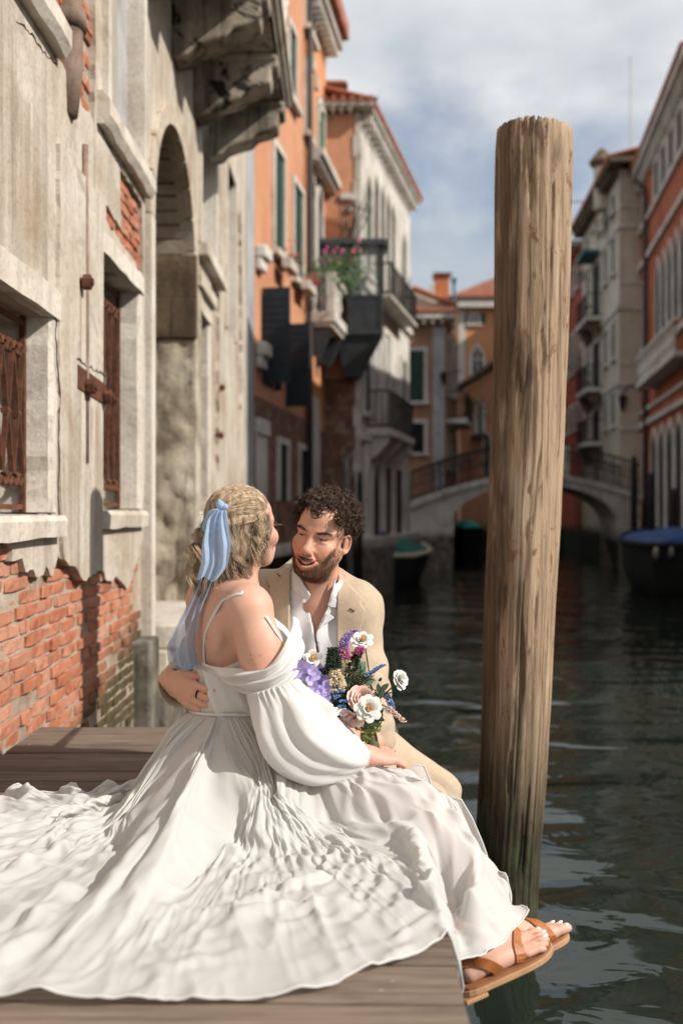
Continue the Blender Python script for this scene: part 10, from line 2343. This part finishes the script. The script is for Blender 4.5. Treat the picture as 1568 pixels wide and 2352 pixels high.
# ---- sandals
M_TAN = simple('tan_leather', (0.36, 0.125, 0.040), 0.45, 0.15, 25, 0.15, spec=0.35); M_SOLE = simple('sandal_sole', (0.42, 0.235, 0.125), 0.6, 0.15, 20); M_FOOTBED = simple('footbed', (0.30, 0.13, 0.06), 0.6, 0.15, 20)
def sandal(FTm, side, lab):
    out = [(-.072, 0), (-.066, .026), (-.03, .035), (.03, .033), (.08, .040), (.13, .046), (.165, .040), (.182, .018), (.178, -.008), (.155, -.034), (.115, -.047), (.06, -.043), (.0, -.036), (-.05, -.033), (-.068, -.018)]
    op = []
    for i in range(len(out)):
        for t in (0, .5): a = np.array(out[i]); b = np.array(out[(i+1) % len(out)]); op.append(a*(1-t)+b*t)
    op = np.array(op)
    for _ in range(2): op = .25*np.roll(op, 1, 0)+.5*op+.25*np.roll(op, -1, 0)
    fl = lambda x: .004*0+(-.004 if x > -.01 else -.016)
    m = MB(); m.prism([tuple(p) for p in op], lambda a, b, d: tf(FTm, (a, b*side, d)), -.016, -.002); m.prism([(x, y) for x, y in [(-.072, -.030), (-.02, -.036), (-.02, .035), (-.072, .028)]], lambda a, b, d: tf(FTm, (a, b*side, d)), -.026, -.0163)
    root = m.build('sandal', M_SOLE, bride, bevel=.003)
    m = MB(); m.prism([tuple(p*.97) for p in op], lambda a, b, d: tf(FTm, (a, b*side, d)), -.0018, .003); m.build('footbed', M_FOOTBED, root)
    def st(pts, w):
        P = bez(np.array(pts), 16); P = np.array([tf(FTm, (p[0], p[1]*side, p[2])) for p in P]); P = bb.project(P, 4, .0025); n_ = bb.normal(P); t = np.gradient(P, axis=0); t /= np.linalg.norm(t, axis=1, keepdims=True); s = np.cross(t, n_)
        m = MB(); m.grid([[P[i]+s[i]*w-n_[i]*.001, P[i]+s[i]*w+n_[i]*.002, P[i]-s[i]*w+n_[i]*.002, P[i]-s[i]*w-n_[i]*.001] for i in range(16)], close_u=True); m.build('strap', M_TAN, root, smooth=False)
    st([(.070, -.050, .000), (.080, -.03, .075), (.105, .03, .075), (.115, .052, .000)], .0125)
    st([(.018, -.050, .000), (-.01, -.06, .05), (-.05, -.03, .055), (-.055, 0, .052)], .0120); st([(.018, .048, .000), (-.01, .06, .05), (-.05, .03, .055), (-.055, 0, .052)], .0120)
sandal(FT1, 1, 'near'); sandal(FT2, -1, 'far')
# ================================================================== bouquet held by the groom
bq = thing('bouquet', 'wedding bouquet of white and blush roses, lilac hydrangea and lavender between the couple', 'bouquet', tuple(A3(850, 1690, 2.62)))
def petalmat(name, a, b, sc=60):
    t = NT(name, 0.6); n = t.noise(t.coord(), sc, 3); t.color(t.ramp(n, [(0.3, a), (0.7, b)])); t.p.inputs['Subsurface Weight'].default_value = 0.1; t.p.inputs['Subsurface Scale'].default_value = 0.01; t.p.inputs['Specular IOR Level'].default_value = .2; return t.m
P_WHITE = petalmat('white_petal', (0.72, 0.69, 0.64), (0.80, 0.78, 0.74)); P_BLUSH = petalmat('blush_petal', (0.70, 0.40, 0.335), (0.80, 0.57, 0.48), 25); P_LILAC = petalmat('lilac_petal', (0.36, 0.30, 0.66), (0.55, 0.47, 0.80), 40)
P_LAV = petalmat('lavender_bud', (0.26, 0.17, 0.44), (0.42, 0.31, 0.58)); P_MAG = petalmat('magenta_bud', (0.42, 0.06, 0.20), (0.58, 0.18, 0.34)); P_BLUE = petalmat('blue_bud', (0.10, 0.18, 0.42), (0.20, 0.32, 0.58)); P_CREAM = petalmat('cream_bud', (0.58, 0.46, 0.30), (0.70, 0.60, 0.45)); P_PINKB = petalmat('pale_pink_bud', (0.62, 0.42, 0.38), (0.72, 0.55, 0.50))
P_STAM = petalmat('orange_stamen', (0.62, 0.27, 0.07), (0.72, 0.40, 0.15)); P_DK = petalmat('dark_green_leaf', (0.012, 0.025, 0.014), (0.04, 0.065, 0.035)); P_GR = petalmat('mid_green_leaf', (0.04, 0.07, 0.02), (0.10, 0.14, 0.045)); P_EUC = petalmat('eucalyptus_leaf', (0.12, 0.17, 0.12), (0.19, 0.24, 0.18)); P_STEM = petalmat('flower_stem', (0.05, 0.07, 0.025), (0.12, 0.12, 0.06)); P_YEL = petalmat('lime_leaf', (0.14, 0.17, 0.03), (0.26, 0.28, 0.08))
rb_ = random.Random(44)
def orient(d):
    d = Vector(d).normalized(); a = d.orthogonal().normalized(); return d, a, d.cross(a)
def petal(m, c, d, s, L, Wd, cup, curl, base=0.0, nu=6, nv=5, wav=0.0):
    """one petal growing from c: d = flower axis, s = outward side direction"""
    t = d.cross(s); rows = []
    for i in range(nu):
        u = i/(nu-1); w = Wd*math.sin(math.pi*(.12+.66*u))**.7*(1 if u < .95 else .86)
        out = base+L*(math.sin(cup)*u+curl*u*u); up = L*(math.cos(cup)*u-curl*.5*u**3)
        row = []
        for j in range(nv):
            v = -1+2*j/(nv-1); row.append(c+s*(out-abs(v)**2*w*.35+wav*math.sin(v*5+u*4)*u*L)+d*(up-.12*w*v*v)+t*(w*v))
        rows.append(row)
    m.grid(rows)
def rose(c, d, R_, rings, mat, parent, name='rose', open_=1.0, stamens=False, full=True):
    d, a, b = orient(d); c = Vector(c); root = None; rr = rb_
    first = True
    for k, (n, cup, L, base) in enumerate(rings):
        for i in range(n):
            th = 2*math.pi*(i+.5*(k % 2))/n+rr.uniform(-.15, .15)+k*.7; s = a*math.cos(th)+b*math.sin(th); m = MB()
            petal(m, c-d*R_*.35, d, s, R_*L*rr.uniform(.93, 1.07), R_*(.62 if n < 6 else .55)*min(1.2, L), cup*open_+rr.uniform(-.08, .08), .18+.16*k/len(rings), R_*base, wav=.03)
            if first: root = m.build(name, mat, parent, smooth=True); first = False
            else: m.build('petal', mat, root, smooth=True)
    if stamens:
        m = MB()
        for i in range(34):
            th = rr.uniform(0, 6.28); q = rr.uniform(0, .30)*R_; s = a*math.cos(th)+b*math.sin(th); p = c+s*q*.5; e = c+s*q*1.2+d*R_*rr.uniform(.15, .34); m.tube([p-d*R_*.3, e], .0007, 4); m.tube([e, e+d*.0022], .0016, 5)
        m.build('stamen', P_STAM, root)
    return root
DEN = [(5, .06, .95, .02), (6, .22, 1.02, .06), (7, .42, 1.08, .10), (8, .68, 1.12, .14), (8, 1.0, 1.10, .18)]
OPEN = [(5, .65, .85, .06), (6, .95, 1.0, .12), (6, 1.25, 1.02, .16)]
def B(x, y, Y): return Vector(A3(1050/1.5944+x*.2, 1430+y*.2, Y))     # measured on the close-up of the bouquet
BASE = B(940, 1330, 2.63)
def stem(p, q, r=.0018, sag=.0):
    p, q = Vector(p), Vector(q); return MB().tube([p, p.lerp(q, .5)+Vector((sag, 0, sag)), q], r, 5).build('stem', P_STEM, bq, smooth=True)
# roses
rose(B(865, 195, 2.66), (.0, -.62, .72), .0195, [(4, .20, .75, .05), (5, .40, .9, .12)]+OPEN+[(7, 1.2, 1.15, .22)], P_WHITE, bq, 'white_rose', 1.0, True); stem(BASE, B(900, 280, 2.67), .0022, .012)
rose(B(1300, 655, 2.60), (.62, -.55, .30), .0205, DEN[1:], P_WHITE, bq, 'white_rose', .95); stem(B(1000, 930, 2.62), B(1245, 710, 2.61), .0022)
rose(B(300, 410, 2.60), (-.05, -.85, .45), .0190, [(5, .35, .8, .08), (5, .65, .95, .12), (5, .95, 1.05, .18)], P_WHITE, bq, 'white_rose', 1.0, True)
rose(B(940, 985, 2.545), (.10, -.97, .18), .0215, [(5, .15, .70, .06), (5, .40, .85, .12)]+OPEN+[(8, 1.25, 1.18, .24)], P_WHITE, bq, 'white_rose', 1.0, True)
rose(B(850, 890, 2.60), (.22, -.85, .45), .034, DEN, P_BLUSH, bq, 'blush_rose', .62)
rose(B(800, 1120, 2.575), (.2, -.7, -.45), .024, [(4, .5, .9, .05), (5, .9, 1.05, .1)], P_BLUSH, bq, 'blush_rose', 1.0)
rose(B(690, 1080, 2.575), (-.3, -.8, -.2), .018, [(4, .5, .9, .05), (4, .9, 1.05, .1)], P_BLUSH, bq, 'blush_rose', 1.0)
# hydrangea: many four-petalled florets over a rounded cone
hy = None
for k, (x, y) in enumerate([(170, 480), (130, 570), (240, 510), (200, 610), (300, 560), (350, 530), (270, 660), (350, 640), (430, 640), (470, 720), (390, 720), (310, 740), (440, 800), (370, 820), (470, 770), (420, 880), (460, 850), (400, 950), (450, 930), (250, 570), (180, 530), (340, 600), (410, 680), (480, 660), (390, 770), (300, 700), (430, 960), (360, 880)]):
    c = B(x+rb_.uniform(-10, 10), y+rb_.uniform(-10, 10), 2.585+rb_.uniform(-.014, .014)); d, a, b = orient((rb_.uniform(-.45, .35), -1, rb_.uniform(-.25, .5))); m = MB(); ph = rb_.uniform(0, 1.57)
    for i in range(4):
        th = ph+i*math.pi/2; s = a*math.cos(th)+b*math.sin(th); petal(m, c, d, s, .0135, .0092, 1.25, .05, .001, 5, 5, .05)
    if hy is None: hy = m.build('hydrangea', P_LILAC, bq, smooth=True)
    else: m.build('floret', P_LILAC, hy, smooth=True)
    m = MB(); m.tube([c+d*.001, c+d*.004], [.0016, .001], 6); m.build('floret_centre', P_STAM, hy)
# flower spikes: small buds along a stem
def spike(pts, Y, r0, n, mat, name, bud=.0036, mat2=None, frac=.0):
    ctrl = [B(x, y, Yk) for (x, y), Yk in zip(pts, Y if hasattr(Y, '__len__') else [Y]*len(pts))]; P = bez([np.array(p) for p in ctrl], 24); m = MB(); m.tube([tuple(p) for p in P], .0014, 5); root = m.build(name, P_STEM, bq)
    for part, mt, lo, hi in ((0, mat2 or mat, 0, frac), (1, mat, frac, 1)):
        if hi <= lo: continue
        m = MB()
        for i in range(int(n*(hi-lo))):
            u = lo+(hi-lo)*rb_.random(); u2 = .22+.78*u; p = Vector(P[min(23, int(u2*23))]); r = r0*(1-.65*u); th = rb_.uniform(0, 6.28); o = Vector((math.cos(th), math.sin(th)*.8, .35)).normalized(); q = p+o*r*rb_.uniform(.5, 1.0)
            m.tube([q, q+o*bud*1.3, q+o*bud*2.4], [bud*.45, bud*.72, bud*.15], 5)
        m.build('bud', mt, root)['kind'] = 'stuff'
spike([(705, 590), (640, 330), (590, 210), (800, 85)], [2.62, 2.61, 2.60, 2.61], .014, 330, P_LAV, 'lavender_spike', .0034, P_MAG, .30)
spike([(700, 720), (760, 480), (800, 400), (850, 290)], 2.63, .013, 150, P_DK, 'green_spike', .004); spike([(800, 400), (820, 360), (840, 320), (850, 290)], 2.625, .013, 80, P_MAG, 'pink_spike', .0036)
spike([(540, 620), (545, 500), (535, 400), (525, 300)], 2.60, .019, 330, P_DK, 'grey_green_spike', .0042); spike([(500, 640), (450, 590), (430, 560), (410, 540)], 2.60, .012, 90, P_DK, 'grey_green_spike', .004)
spike([(560, 800), (560, 700), (550, 630), (545, 560)], 2.595, .020, 170, P_CREAM, 'cream_spray', .0042); spike([(560, 860), (600, 760), (610, 700), (590, 620)], 2.590, .018, 90, P_CREAM, 'cream_spray', .0042)
spike([(850, 690), (950, 600), (1010, 545), (1125, 485)], 2.62, .0065, 100, P_BLUE, 'blue_spike', .003); spike([(1100, 800), (1150, 860), (1180, 930), (1215, 1000)], 2.61, .008, 90, P_BLUE, 'blue_spike', .003)
spike([(1080, 940), (1180, 1010), (1250, 1060), (1352, 1158)], 2.60, .008, 140, P_PINKB, 'pale_pink_spike', .0032)
for x, y in ((520, 870), (560, 850), (640, 970), (680, 1010), (545, 1030), (630, 1060), (600, 800), (650, 910)): spike([(x, y+30), (x, y+10), (x, y), (x+2, y-12)], 2.585, .011, 26, P_BLUE, 'forget_me_not', .0028)
# narrow leaves on stems, eucalyptus, dark leaves, lime sprig
def leafblade(m, p, d, L, Wd, bend=.15):
    p = Vector(p); d, a, b = orient(d); a = (a-Vector((0, 1, 0))*a.y*.6).normalized(); n_ = d.cross(a); rows = []
    for i in range(6):
        u = i/5; w = Wd*math.sin(math.pi*min(.97, .06+.93*u))**.8; c = p+d*L*u+n_*bend*L*u*u; rows.append([c-a*w, c+n_*w*.25, c+a*w])
    m.grid(rows)
def twig(pts, Y, n, L, Wd, mat, name, ang=.7):
    P = bez([np.array(B(x, y, Y)) for x, y in pts], 20); m = MB(); m.tube([tuple(p) for p in P], .0013, 5); root = m.build(name, P_STEM, bq); T_ = np.gradient(P, axis=0)
    for i in range(n):
        u = .15+.85*i/n; k = min(19, int(u*19)); t = Vector(T_[k]).normalized(); s = Vector((-t.z, rb_.uniform(-.6, .2), t.x)).normalized()*(1 if i % 2 else -1)
        mm = MB(); leafblade(mm, P[k], t*math.cos(ang)+s*math.sin(ang), L*rb_.uniform(.8, 1.1), Wd); mm.build('leaf', mat, root, smooth=True)
for q in range(5):
    twig([(690+q*14, 900), (720+q*22, 760), (760+q*30, 640), (800+q*42, 520+q*30)], 2.635-.004*q, 20, .019, .0013, P_GR if q % 2 else P_DK, 'rosemary_sprig', .55)
twig([(980, 760), (1060, 790), (1120, 830), (1180, 830)], 2.615, 12, .016, .0012, P_DK, 'rosemary_sprig'); twig([(1020, 930), (1080, 960), (1120, 990), (1200, 1010)], 2.61, 14, .016, .0012, P_GR, 'rosemary_sprig')
twig([(990, 960), (1040, 880), (1060, 800), (1095, 740)], 2.605, 5, .026, .0075, P_EUC, 'eucalyptus_sprig', .5); twig([(1010, 900), (1040, 960), (1050, 1010), (1050, 1030)], 2.60, 4, .024, .0072, P_DK, 'eucalyptus_sprig', .4)
twig([(820, 640), (860, 600), (850, 540), (850, 490)], 2.65, 6, .024, .0088, P_EUC, 'eucalyptus_sprig', .6); twig([(880, 700), (910, 680), (930, 660), (940, 650)], 2.65, 4, .024, .0088, P_EUC, 'eucalyptus_sprig', .6)
twig([(150, 470), (170, 430), (190, 410), (215, 400)], 2.63, 5, .020, .007, P_DK, 'leaf_sprig', .7); twig([(960, 1130), (1010, 1110), (1040, 1100), (1050, 1095)], 2.59, 5, .018, .006, P_DK, 'leaf_sprig', .7)
for q, pts in enumerate(([(870, 1180), (930, 1180), (1000, 1190), (1080, 1170)], [(870, 1230), (920, 1250), (960, 1260), (1080, 1225)], [(860, 1290), (890, 1300), (900, 1330), (930, 1350)], [(850, 1240), (880, 1300), (870, 1330), (885, 1360)], [(880, 1200), (900, 1240), (960, 1300), (990, 1290)], [(860, 1150), (900, 1150), (950, 1160), (1000, 1140)])): twig(pts, 2.585+.004*q, 22, .011, .0024, P_YEL if q % 3 else P_GR, 'lime_sprig', .8)
for q in range(5): twig([(480+q*30, 1000), (500+q*28, 930), (520+q*26, 880), (510+q*30, 820+10*q)], 2.605, 14, .012, .0016, P_DK, 'filler_sprig', .8)
# soft dark greenery filling the heart of the bouquet
m = MB()
for i in range(260):
    c = B(rb_.gauss(680, 120), rb_.gauss(880, 120), 2.635+rb_.uniform(-.012, .025)); d = Vector((rb_.gauss(0, 1), rb_.gauss(0, .6), rb_.gauss(.5, 1))).normalized(); leafblade(m, c, d, rb_.uniform(.012, .024), rb_.uniform(.002, .005))
m.build('foliage', P_DK, bq, smooth=True)['kind'] = 'stuff'
for x0, y0 in ((700, 980), (740, 800), (900, 980), (800, 1100)): stem(BASE, B(x0, y0, 2.625), .0022)
for (x, y) in ((480, 1000), (555, 1020), (650, 1030)): rose(B(x, y, 2.575), (rb_.uniform(-.2, .2), -.8, .5), .0125, [(4, .9, 1.0, .05)], P_WHITE, bq, 'white_blossom')
m = MB(); m.tube([BASE+Vector((0, 0, .03)), BASE+Vector((.015, .01, -.04)), BASE+Vector((.03, .02, -.10))], [.016, .018, .014], 10); m.build('stem_bundle', P_STEM, bq, smooth=True)
